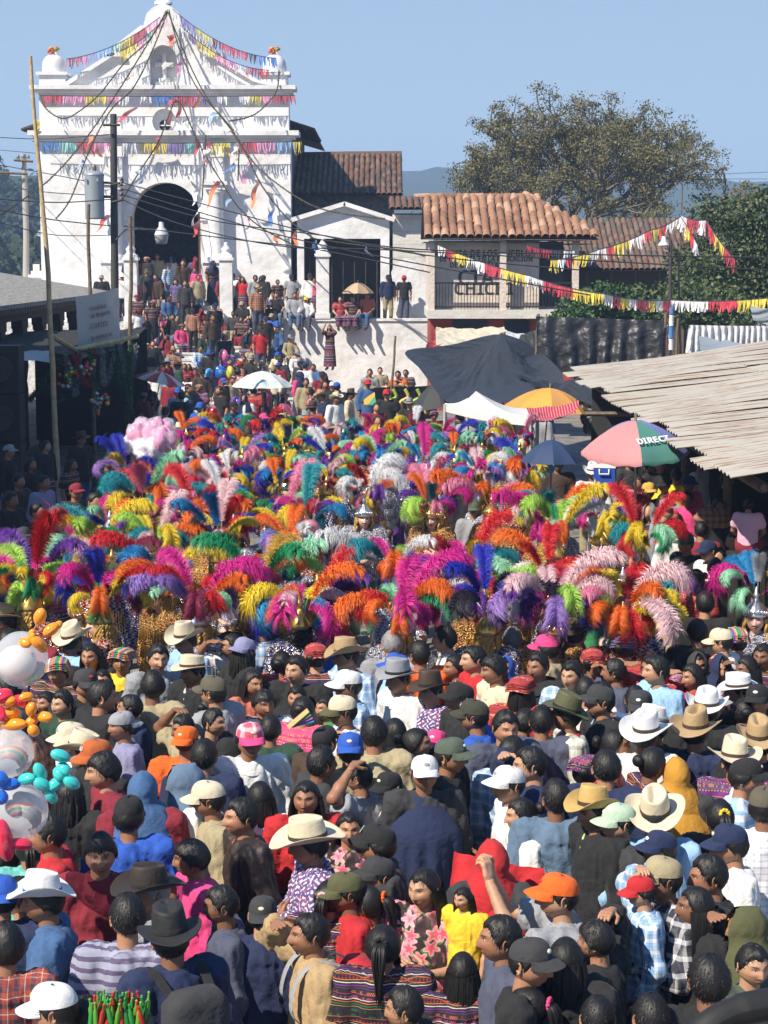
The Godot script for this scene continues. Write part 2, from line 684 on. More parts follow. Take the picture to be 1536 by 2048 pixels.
# right hand; wrist at the origin, fingers along -y, palm towards +z, thumb at +x
func hand_shape(style: String) -> MB:
	if hand_cache.has(style): return hand_cache[style]
	var curl := {"rest": 0.45, "flat": 0.10, "grip": 1.15}[style] as float
	var b := [[Vector3(0, 0.02, 0), Vector3(0, -0.02, 0), 0.026, 0.028, 1.5], [Vector3(-0.018, -0.03, 0), Vector3(-0.022, -0.085, 0), 0.018, 0.014, 1.15], [Vector3(0.012, -0.03, 0), Vector3(0.020, -0.085, 0), 0.020, 0.014, 1.15], [Vector3(0, -0.03, 0), Vector3(0, -0.088, 0), 0.02, 0.014, 1.15]]
	var xs := [0.029, 0.0105, -0.0095, -0.028]
	var ls := [0.068, 0.076, 0.071, 0.055]
	for f in 4:
		var q := Vector3(xs[f], -0.085 + (0.008 if f == 3 else 0.0), 0)
		var ang := curl * (0.35 + 0.08 * f)
		for s in 3:
			var l: float = ls[f] * [0.45, 0.31, 0.24][s]
			var dir := Vector3(xs[f] * 1.8 * (1.0 - curl * 0.5), -cos(ang), sin(ang)).normalized()
			b.append([q, q + dir * l, 0.0098 - 0.0012 * s, 0.0088 - 0.0012 * s])
			q += dir * l
			ang += curl * [0.75, 0.6, 0.4][s]
	var tq := Vector3(0.022, -0.025, 0.006)
	var td := Vector3(0.75, -0.62, 0.25 + curl * 0.3).normalized()
	b.append([tq, tq + td * 0.042, 0.015, 0.0115])
	tq += td * 0.042
	td = Vector3(0.25 - curl * 0.2, -0.9, 0.2 + curl * 0.5).normalized()
	b.append([tq, tq + td * 0.032, 0.0112, 0.010])
	tq += td * 0.032
	b.append([tq, tq + td * 0.022, 0.010, 0.008])
	var o := net(b, 0.0046, 0.008)
	hand_cache[style] = o
	return o

# joints of a pose: right (-x) and left (+x) arm as [elbow, wrist, where the fingers point, where the palm faces, hand]
var POSES := {
	"down": [[Vector3(-0.235, 1.06, -0.03), Vector3(-0.225, 0.83, 0.05), Vector3(0, -1, 0.15), Vector3(1, 0, 0), "rest"], [Vector3(0.235, 1.06, -0.03), Vector3(0.225, 0.83, 0.05), Vector3(0, -1, 0.15), Vector3(-1, 0, 0), "rest"]],
	"folded": [[Vector3(-0.255, 1.08, 0.05), Vector3(-0.02, 1.09, 0.20), Vector3(1, 0.12, 0.05), Vector3(0, 0, -1), "rest"], [Vector3(0.255, 1.07, 0.05), Vector3(0.04, 1.12, 0.185), Vector3(-1, 0.1, -0.1), Vector3(0, 0, -1), "rest"]],
	"brow": [[Vector3(-0.37, 1.40, 0.15), Vector3(-0.155, 1.545, 0.17), Vector3(0.95, 0.16, 0.10), Vector3(0.1, -0.85, -0.3), "flat"], [Vector3(0.235, 1.06, -0.02), Vector3(0.22, 0.83, 0.07), Vector3(0, -1, 0.15), Vector3(-1, 0, 0), "rest"]],
	"nape": [[Vector3(-0.36, 1.46, 0.05), Vector3(-0.17, 1.63, 0.0), Vector3(0.9, 0.15, 0.0), Vector3(0.2, -1, 0), "rest"], [Vector3(0.235, 1.06, -0.02), Vector3(0.22, 0.83, 0.07), Vector3(0, -1, 0.15), Vector3(-1, 0, 0), "rest"]],
	"lifted": [[Vector3(-0.24, 1.36, 0.27), Vector3(-0.10, 1.62, 0.36), Vector3(0.35, 0.9, 0.1), Vector3(0.6, 0, 0.6), "grip"], [Vector3(0.24, 1.36, 0.27), Vector3(0.08, 1.63, 0.38), Vector3(-0.35, 0.9, 0.1), Vector3(-0.6, 0, 0.6), "grip"]],
	"carry": [[Vector3(-0.25, 1.07, 0.07), Vector3(-0.04, 1.04, 0.26), Vector3(1, 0.1, 0.1), Vector3(0, 0.5, -1), "rest"], [Vector3(0.25, 1.08, 0.07), Vector3(0.10, 1.12, 0.29), Vector3(-0.9, 0.3, 0.1), Vector3(0, 0, -1), "rest"]],
	"sit": [[Vector3(-0.25, 1.08, 0.08), Vector3(-0.13, 0.92, 0.30), Vector3(0.3, -0.3, 1), Vector3(0, -1, 0), "rest"], [Vector3(0.25, 1.08, 0.08), Vector3(0.13, 0.92, 0.30), Vector3(-0.3, -0.3, 1), Vector3(0, -1, 0), "rest"]],
}
const SHOULDER := Vector3(0.172, 1.325, -0.01)
const HEAD_AT := Vector3(0, 1.515, 0.025)

func mx(q: Vector3, s: float) -> Vector3:
	return Vector3(q.x * s, q.y, q.z)

func leg_joints(pose: String, s: float) -> Array:
	if pose == "sit":
		return [Vector3(0.095 * s, 0.83, 0.0), Vector3(0.14 * s, 0.86, 0.40), Vector3(0.12 * s, 0.47, 0.40), Vector3(0.13 * s, 0.41, 0.52)]
	return [Vector3(0.09 * s, 0.84, 0), Vector3(0.10 * s, 0.46, 0.02), Vector3(0.105 * s, 0.09, -0.02), Vector3(0.12 * s, 0.03, 0.10)]

var body_cache := {}
# skin of a whole figure, eyes as its second surface
func body_shape(pose: String, kind: int, yaw: int, tilt: int, lod: int, masked := false, flip := false) -> ArrayMesh:
	var key := "%s %d %d %d %d %s %s" % [pose, kind, yaw, tilt, lod, masked, flip]
	if body_cache.has(key): return body_cache[key]
	var bk := "skin %s %d" % [pose, lod]
	var b: MB
	if head_cache.has(bk):
		b = head_cache[bk]
	else:
		var bones := [
			[Vector3(0, 1.20, -0.005), Vector3(0, 0.98, 0), 0.125, 0.118, 1.35], [Vector3(0, 0.98, 0), Vector3(0, 0.86, 0), 0.12, 0.135, 1.3],
			[Vector3(-0.12, 1.305, -0.012), Vector3(0.12, 1.305, -0.012), 0.058, 0.058, 1.1], [Vector3(0, 1.29, -0.012), Vector3(0, 1.47, 0.012), 0.056, 0.050, 1.0]]
		for s in 2:
			var sg := -1.0 if s == 0 else 1.0
			var a: Array = POSES[pose][s]
			bones.append([mx(SHOULDER, sg), a[0], 0.050, 0.039, 1.0])
			bones.append([a[0], a[0].lerp(a[1], 0.35), 0.038, 0.039, 1.0])
			bones.append([a[0].lerp(a[1], 0.35), a[1], 0.039, 0.026, 1.0])
			if lod > 0:
				bones.append([a[1], a[1] + a[2].normalized() * 0.12, 0.03, 0.025, 1.0])
			var l := leg_joints(pose, sg)
			bones.append([l[0], l[1], 0.078, 0.055, 1.0])
			bones.append([l[1], l[2], 0.054, 0.036, 1.0])
			bones.append([l[2], l[3], 0.038, 0.034, 1.0])
		b = net(bones, 0.017 if lod == 0 else 0.03, 0.03)
		if lod == 0:
			for s in 2:
				var a: Array = POSES[pose][s]
				var y: Vector3 = -(a[2] as Vector3).normalized()
				var z: Vector3 = a[3]
				z = (z - y * z.dot(y)).normalized()
				var x := y.cross(z)
				var tr := Transform3D(Basis(x, y, z), a[1])
				# the thumb of the hand lies at +x of its frame; the other hand is its mirror image
				if s == 0: tr = tr * Transform3D(Basis(Vector3.LEFT, Vector3.UP, Vector3.BACK), Vector3.ZERO)
				b.add(hand_shape(a[4]), tr)
		head_cache[bk] = b
	var o := MB.new()
	o.add(b)
	var ht := head_xf(yaw, tilt)
	o.add(head_shape(kind, lod, masked), ht)
	var m := ArrayMesh.new()
	var e := MB.new()
	e.add(eyes_shape(kind, lod), ht)
	if flip:
		var mir := Transform3D(Basis(Vector3.LEFT, Vector3.UP, Vector3.BACK), Vector3.ZERO)
		var o2 := MB.new()
		o2.add(o, mir)
		var e2 := MB.new()
		e2.add(e, mir)
		o = o2
		e = e2
	o.put(m)
	e.put(m)
	m.surface_set_material(1, vcol(0.25))
	body_cache[key] = m
	return m

func head_xf(yaw: int, tilt: int) -> Transform3D:
	return Transform3D(Basis(Vector3.UP, deg_to_rad(yaw)) * Basis(Vector3.RIGHT, deg_to_rad(tilt)) * Basis.from_scale(Vector3.ONE * 0.94), HEAD_AT)

var fold := FastNoiseLite.new()
var crease := FastNoiseLite.new()
# upper garment: sleeve 0 none, 1 short, 2 long
func shirt_shape(pose: String, sleeve: int, loose: float, lod: int, flip := false) -> MB:
	var key := "shirt %s %d %.3f %d %s" % [pose, sleeve, loose, lod, flip]
	if head_cache.has(key): return head_cache[key]
	if flip:
		var mo := MB.new()
		mo.add(shirt_shape(pose, sleeve, loose, lod), Transform3D(Basis(Vector3.LEFT, Vector3.UP, Vector3.BACK), Vector3.ZERO))
		head_cache[key] = mo
		return mo
	var g := 0.014 + loose
	var low := 0.78 if pose != "sit" else 0.82
	var bones := [
		[Vector3(0, 1.215, -0.008), Vector3(0, 1.0, 0), 0.145 + g, 0.14 + g, 1.38], [Vector3(0, 1.0, 0), Vector3(0, low, 0), 0.14 + g, 0.158 + g, 1.3, true],
		[Vector3(-0.125, 1.302, -0.012), Vector3(0.125, 1.302, -0.012), 0.062 + g * 0.7, 0.062 + g * 0.7, 1.1],
		[Vector3(0, 1.30, -0.015), Vector3(0, 1.375, -0.008), 0.085 + g * 0.5, 0.064 + g * 0.3, 1.0, true]]
	for s in 2:
		var a: Array = POSES[pose][s]
		var sh := mx(SHOULDER, -1.0 if s == 0 else 1.0)
		if sleeve == 0:
			continue
		if sleeve == 1:
			bones.append([sh, sh.lerp(a[0], 0.72), 0.062 + g, 0.060 + g, 1.0, true])
		else:
			bones.append([sh, a[0], 0.060 + g, 0.047 + g, 1.0])
			bones.append([a[0], (a[0] as Vector3).lerp(a[1], 0.90 if pose != "brow" else 0.82), 0.047 + g, 0.034 + g * 0.7, 1.0, true])
	var o := net(bones, 0.0155 if lod == 0 else 0.032, 0.04)
	if lod == 0:
		crease.seed = 11
		crease.frequency = 6.0
		crease.fractal_octaves = 2
		fold.seed = 7
		fold.frequency = 4.0
		fold.fractal_type = FastNoiseLite.FRACTAL_RIDGED
		fold.fractal_octaves = 2
		o.wobble(fold, 0.016, Vector3(2.4, 0.55, 2.4))
		o.wobble(crease, 0.012, Vector3(1.3, 1.3, 1.3))
	head_cache[key] = o
	return o

func collar_shape(open: float) -> MB:
	var key := "collar %.2f" % open
	if head_cache.has(key): return head_cache[key]
	var o := MB.new()
	var rows := []
	for prof in [[0.066, 1.335], [0.064, 1.395], [0.070, 1.402], [0.088, 1.372], [0.094, 1.352]]:
		var ring := PackedVector3Array()
		for k in 25:
			var a: float = lerpf(-PI + open, PI - open, k / 24.0) - PI / 2
			var r: float = prof[0]
			var drop := 0.05 * pow(maxf(0.0, sin(a + PI) * -1.0), 3.0)
			ring.append(Vector3(cos(a) * r * 1.12, prof[1] - 0.04 * maxf(0, sin(a)) - drop * 0.3, sin(a) * r * 1.05 + 0.008))
		rows.append(ring)
	o.loft(rows, false)
	head_cache[key] = o
	return o

func trousers_shape(pose: String, lod: int) -> MB:
	var key := "trousers %s %d" % [pose, lod]
	if head_cache.has(key): return head_cache[key]
	var bones := [[Vector3(0, 0.93, 0), Vector3(0, 0.84, 0), 0.14, 0.15, 1.25]]
	for s in [-1.0, 1.0]:
		var l := leg_joints(pose, s)
		bones.append([l[0], l[1], 0.096, 0.078, 1.0])
		bones.append([l[1], l[2].lerp(l[1], 0.06), 0.078, 0.066, 1.0, true])
	var o := net(bones, 0.026 if lod == 0 else 0.034, 0.03)
	head_cache[key] = o
	return o

func shoes_shape(pose: String) -> MB:
	var key := "shoes " + pose
	if head_cache.has(key): return head_cache[key]
	var bones := []
	for s in [-1.0, 1.0]:
		var l := leg_joints(pose, s)
		bones.append([l[2] + Vector3(0, -0.02, -0.02), l[3] + Vector3(0, 0.0, 0.08), 0.05, 0.042, 1.0])
	var o := net(bones, 0.02, 0.01)
	head_cache[key] = o
	return o

func skirt_shape(pose: String) -> MB:
	var key := "skirt " + pose
	if head_cache.has(key): return head_cache[key]
	var o := MB.new()
	if pose == "sit":
		var bones := [[Vector3(0, 0.9, 0), Vector3(0, 0.82, 0), 0.15, 0.17, 1.2], [Vector3(-0.1, 0.83, 0.0), Vector3(-0.14, 0.85, 0.42), 0.10, 0.10, 1.0], [Vector3(0.1, 0.83, 0), Vector3(0.14, 0.85, 0.42), 0.10, 0.10, 1.0],
			[Vector3(0, 0.82, 0.1), Vector3(0, 0.84, 0.42), 0.1, 0.09, 1.0], [Vector3(-0.1, 0.83, 0.42), Vector3(-0.13, 0.52, 0.44), 0.095, 0.10, 1.0, true], [Vector3(0.1, 0.83, 0.42), Vector3(0.13, 0.52, 0.44), 0.095, 0.10, 1.0, true]]
		o = net(bones, 0.03, 0.06)
	else:
		var rows := []
		for i in 9:
			var t := i / 8.0
			var ring := PackedVector3Array()
			for k in 28:
				var a := TAU * k / 28
				var r := lerpf(0.150, 0.235, sqrt(t)) * (1.0 + 0.05 * t * sin(a * 9.0))
				ring.append(Vector3(cos(a) * r, 0.98 - 0.86 * t, sin(a) * r * 0.86))
			rows.append(ring)
		o.loft(rows)
	head_cache[key] = o
	return o

# ---------------------------------------------------------------- headwear, head frame: centre of the head, face +z
func hat_shape(style: String) -> MB:
	var key := "hat " + style
	if head_cache.has(key): return head_cache[key]
	var o := MB.new()
	var n := 44
	# [brim width, crown height, crown taper, side curl, crease]
	var par: Array = {"western": [0.088, 0.115, 0.80, 0.050, 0.030], "wide": [0.105, 0.125, 0.84, 0.040, 0.034], "felt": [0.080, 0.125, 0.86, 0.022, 0.020], "flat": [0.075, 0.105, 0.92, 0.012, 0.008]}[style]
	var rows := []
	var prof := []
	# underside of the brim, its rim, its top, the crown
	prof.append_array([[0.0, -0.003, 1], [0.5, -0.004, 1], [1.0, -0.004, 1], [1.02, 0.001, 1], [1.0, 0.005, 1], [0.75, 0.003, 1], [0.5, 0.003, 1], [0.25, 0.003, 1], [0.04, 0.004, 1]])
	for i in 8: prof.append([float(i) / 7.0, 0.0, 2])
	for q in [0.88, 0.7, 0.5, 0.3, 0.12, 0.0]: prof.append([q, 0.0, 3])
	for q in prof:
		var ring := PackedVector3Array()
		for k in n:
			var a := TAU * k / n
			var sx := cos(a)
			var sz := sin(a)
			var hx := 0.086
			var hz := 0.103
			var pos: Vector3
			if q[2] == 1:
				var w: float = par[0] * q[0]
				pos = Vector3(sx * (hx + w), 0.0, sz * (hz + w * (1.02 if sz > 0 else 0.92)))
				var curl: float = par[3] * pow(absf(sx), 2.2) * q[0] * q[0] * 1.25 - (0.026 * pow(absf(sz), 3.0) * q[0])
				pos.y = q[1] + curl
				pos.x -= signf(sx) * absf(curl) * 0.35
			elif q[2] == 2:
				var t: float = q[0]
				var tp := lerpf(1.0, par[2], t * t)
				pos = Vector3(sx * hx * tp, par[1] * t, sz * hz * lerpf(1.0, par[2] * 1.02, t * t))
				# front pinches
				if sz > 0: pos.x *= 1.0 - par[4] * 7.0 * t * t * pow(maxf(0, sz), 1.5) * 0.6
				pos.y += 0.012 * t * sz
			else:
				var f: float = q[0]
				var tp: float = par[2] * f
				pos = Vector3(sx * hx * tp, 0, sz * hz * tp * 1.02)
				if sz > 0: pos.x *= 1.0 - par[4] * 4.2 * pow(maxf(0, sz), 1.5)
				pos.y = par[1] + 0.014 * (1.0 - f * f) + 0.012 * sz * f
				var dent: float = par[4] * 1.5 * exp(-pos.x * pos.x / (2 * 0.020 * 0.020)) * (1.0 - pow(f, 5.0))
				pos.y -= dent
				if f > 0.8: pos.y -= 0.002
			ring.append(pos)
		rows.append(ring)
	o.loft(rows)
	head_cache[key] = o
	return o

func hatband_shape() -> MB:
	if head_cache.has("band"): return head_cache["band"]
	var o := MB.new()
	var rows := []
	for q in [[0.0, 0.005], [0.0025, 0.006], [0.0025, 0.027], [-0.001, 0.028]]:
		var ring := PackedVector3Array()
		for k in 36:
			var a := TAU * k / 36
			ring.append(Vector3(cos(a) * (0.0865 + q[0]), q[1], sin(a) * (0.1035 + q[0])))
		rows.append(ring)
	o.loft(rows)
	head_cache["band"] = o
	return o

func cap_shape() -> MB:
	if head_cache.has("cap"): return head_cache["cap"]
	var o := MB.new()
	var rows := []
	var n := 36
	for i in 13:
		var t := i / 12.0
		var ring := PackedVector3Array()
		for k in n:
			var a := TAU * k / n
			var rr := cos(t * PI / 2 * 0.995)
			rr = pow(rr, 0.62)
			var seam := 1.0 - 0.022 * pow(absf(cos(a * 3.0)), 14.0)
			ring.append(Vector3(cos(a) * 0.0905 * rr * seam, 0.090 * sin(t * PI / 2) * (1.0 + 0.05 * sin(a)) + 0.004 * sin(a), sin(a) * 0.109 * rr * seam))
		rows.append(ring)
	o.loft(rows)
	o.ball(Vector3(0, 0.092, 0), Vector3(0.008, 0.005, 0.008), 8, 4)
	head_cache["cap"] = o
	return o

func bill_shape() -> MB:
	if head_cache.has("bill"): return head_cache["bill"]
	var o := MB.new()
	var rows := []
	for side in [[0, -0.002], [1, -0.002], [2, -0.002], [3, -0.002], [4, -0.002], [4.1, 0.001], [4, 0.004], [3, 0.004], [2, 0.004], [1, 0.004], [0, 0.004]]:
		var line := PackedVector3Array()
		var d: float = side[0] / 4.0
		for k in 17:
			var a := lerpf(deg_to_rad(24), deg_to_rad(156), k / 16.0)
			var b := Vector3(cos(a) * 0.0905, 0.004, sin(a) * 0.107)
			var reach := 0.078 * pow(maxf(0.0, sin((a - deg_to_rad(24)) / deg_to_rad(132) * PI)), 0.42)
			var q := b + Vector3(cos(a) * 0.10 * reach / 0.078 * 0.12, 0, reach) * d
			q.y += side[1] + 0.0 - 0.022 * d * d * 0.9 - 5.2 * q.x * q.x * d * 0.55
			line.append(q)
		rows.append(line)
	o.loft(rows, false)
	head_cache["bill"] = o
	return o

# folded cloth carried on the head: layers that hang a little over
func headcloth_shape() -> MB:
	if head_cache.has("cloth"): return head_cache["cloth"]
	var o := MB.new()
	var no := FastNoiseLite.new()
	no.seed = 21
	no.frequency = 9.0
	for layer in 4:
		var rows := []
		var y := 0.085 + layer * 0.014
		for prof in [[0.0, -0.006], [0.8, -0.006], [1.0, 0.0], [0.8, 0.007], [0.0, 0.008]]:
			var ring := PackedVector3Array()
			for k in 32:
				var a := TAU * k / 32
				var sq := 1.0 / pow(pow(absf(cos(a)), 3.5) + pow(absf(sin(a)), 3.5), 1 / 3.5)
				var x: float = cos(a) * sq * 0.115 * prof[0] * (1.0 - 0.05 * layer)
				var z: float = sin(a) * sq * 0.145 * prof[0] * (1.0 - 0.04 * layer) - 0.01
				ring.append(Vector3(x, y + prof[1] - 4.2 * x * x - 2.2 * z * z * (1.0 if z < 0 else 0.6) + 0.010 * no.get_noise_2d(x * 3, z * 3 + layer), z))
			rows.append(ring)
		o.loft(rows)
	head_cache["cloth"] = o
	return o

# a shawl drawn over head and shoulders, open at the face
func shawl_shape(length: float) -> MB:
	var key := "shawl %.2f" % length
	if head_cache.has(key): return head_cache[key]
	var o := MB.new()
	var no := FastNoiseLite.new()
	no.seed = 5
	no.frequency = 3.0
	var rows := []
	for i in 15:
		var t := i / 14.0
		var line := PackedVector3Array()
		for k in 33:
			var f := k / 32.0
			var gap := lerpf(0.62, 0.30, t)
			var a := lerpf(PI / 2 + gap, PI / 2 + TAU - gap, f)
			var q: Vector3
			if t < 0.45:
				var la := lerpf(PI / 2, -0.5, t / 0.45)
				q = Vector3(cos(a) * 0.098 * cos(la), sin(la) * 0.134, sin(a) * 0.125 * cos(la) + (0.012 if sin(a) > 0 else -0.006))
				if t < 0.12: q.z += 0.03 * sin(a)
			else:
				var s := (t - 0.45) / 0.55
				var r := lerpf(0.105, 0.245, pow(s, 0.6))
				q = Vector3(cos(a) * r, -0.064 - length * s, sin(a) * r * lerpf(1.0, 0.72, s))
			q += Vector3(cos(a), 0, sin(a)) * 0.022 * t * no.get_noise_2d(cos(a) * 1.6 + 3.0, sin(a) * 1.6 + t * 0.5)
			line.append(q)
		rows.append(line)
	o.loft(rows, false)
	head_cache[key] = o
	return o

# a blanket round the shoulders, falling to the thighs
func wrap_shape() -> MB:
	if head_cache.has("wrap"): return head_cache["wrap"]
	var o := MB.new()
	var rows := []
	for i in 17:
		var t := i / 16.0
		var ring := PackedVector3Array()
		for k in 64:
			var a := TAU * k / 64
			var rx := lerpf(0.075, 0.235, smoothstep(0.0, 0.30, t))
			var rz := lerpf(0.07, 0.19, smoothstep(0.0, 0.30, t))
			var pl := 0.020 * smoothstep(0.15, 0.7, t) * (sin(a * 11.0 + 1.5 * sin(a * 3.0)) + 0.6 * sin(a * 17.0 + 2.0))
			rx += pl + 0.03 * t
			rz += pl + 0.02 * t
			var y := 1.40 - 0.09 * smoothstep(0.0, 0.3, t) - 0.72 * pow(t, 1.25)
			ring.append(Vector3(cos(a) * rx, y - 0.03 * maxf(0, sin(a)) * (1 - t), sin(a) * rz))
		rows.append(ring)
	o.loft(rows)
	head_cache["wrap"] = o
	return o
# ---------------------------------------------------------------- cloth
const HUES := {
	"white": [0.74, 0.74, 0.74], "cream": [0.66, 0.58, 0.42], "tan": [0.42, 0.29, 0.15], "black": [0.013, 0.013, 0.015], "charcoal": [0.035, 0.036, 0.04], "grey": [0.30, 0.31, 0.34], "navy": [0.012, 0.022, 0.075],
	"blue": [0.02, 0.09, 0.45], "pale blue": [0.30, 0.50, 0.74], "red": [0.48, 0.016, 0.022], "maroon": [0.22, 0.014, 0.03], "pink": [0.70, 0.055, 0.22], "salmon": [0.62, 0.17, 0.10], "orange": [0.78, 0.13, 0.012],
	"rust": [0.46, 0.11, 0.025], "yellow": [0.80, 0.55, 0.03], "mustard": [0.52, 0.25, 0.025], "green": [0.03, 0.22, 0.07], "dark green": [0.015, 0.05, 0.03], "olive": [0.085, 0.088, 0.035], "dark olive": [0.04, 0.042, 0.028],
	"teal": [0.14, 0.50, 0.46], "lilac": [0.25, 0.25, 0.42], "khaki": [0.37, 0.31, 0.19], "brown": [0.06, 0.034, 0.022], "mint": [0.45, 0.60, 0.45], "lime": [0.50, 0.72, 0.16], "denim blue": [0.05, 0.12, 0.27], "faded denim": [0.11, 0.175, 0.27],
	"grey green": [0.075, 0.10, 0.075], "blue grey": [0.07, 0.08, 0.13], "pale pink": [0.75, 0.42, 0.55], "purple": [0.16, 0.04, 0.30], "dark brown": [0.028, 0.017, 0.014], "straw": [0.55, 0.36, 0.12], "camouflage": [0.10, 0.09, 0.06], "gold": [0.6, 0.36, 0.07]}

func hue(n: String) -> Color:
	var h: Array = HUES[n]
	return Color(h[0], h[1], h[2])

func fabric(key: String, make: Callable, sc: float, size := 192) -> StandardMaterial3D:
	if mats.has(key): return mats[key]
	var m := StandardMaterial3D.new()
	m.albedo_texture = picture(size, size, make)
	m.roughness = 0.92
	tri_map(m, Vector3(sc, sc, sc))
	mats[key] = m
	return m

var weave: NoiseTexture2D
var rumple: NoiseTexture2D
func plain_cloth(n: String, rough := 0.9) -> StandardMaterial3D:
	var key := "plain " + n
	if mats.has(key): return mats[key]
	var m := StandardMaterial3D.new()
	m.albedo_color = hue(n).linear_to_srgb()
	m.albedo_texture = weave
	m.roughness = rough
	m.normal_enabled = true
	m.normal_texture = rumple
	m.normal_scale = 0.65
	m.rim_enabled = true
	m.rim = 0.15
	tri_map(m, Vector3(3, 3, 3))
	mats[key] = m
	return m

func hash2(a: int, b: int) -> float:
	var h := (a * 374761393 + b * 668265263) & 0x7fffffff
	h = ((h ^ (h >> 13)) * 1274126177) & 0x7fffffff
	return float((h ^ (h >> 16)) & 0xffff) / 65535.0

func woven(key: String, ground: Color, seed_: int, sc := 4.6) -> StandardMaterial3D:
	var pal := [Color(0.5, 0.02, 0.05), Color(0.75, 0.45, 0.03), Color(0.02, 0.2, 0.08), Color(0.2, 0.03, 0.3), Color(0.7, 0.08, 0.25), Color(0.03, 0.08, 0.4), Color(0.75, 0.7, 0.65), Color(0.75, 0.2, 0.02), Color(0.01, 0.01, 0.012)]
	return fabric("woven " + key, func(x, y):
		var band := int(y / 12)
		var kind := int(hash2(band, seed_) * 5.0)
		var a: Color = pal[int(hash2(band, seed_ + 7) * 8.99)]
		var b: Color = pal[int(hash2(band, seed_ + 19) * 8.99)]
		var c := ground
		var yy := int(y) % 12
		var motif := hash2(int(x) / 10, band + seed_ * 3)
		if kind == 0: c = a if yy < 4 else ground
		elif kind == 1: c = a if absi(int(x) % 16 - 8) + absi(yy - 6) < 5 else ground
		elif kind == 2: c = (a if motif > 0.5 else b) if (int(x) / 5 + yy / 4) % 2 == 0 else ground
		elif kind == 3: c = b if motif > 0.62 and (int(x) + yy) % 10 < 5 else ground
		elif yy < 2: c = a
		return c.lerp(ground, 0.25) * (0.75 + 0.4 * hash2(int(x), int(y))), sc)

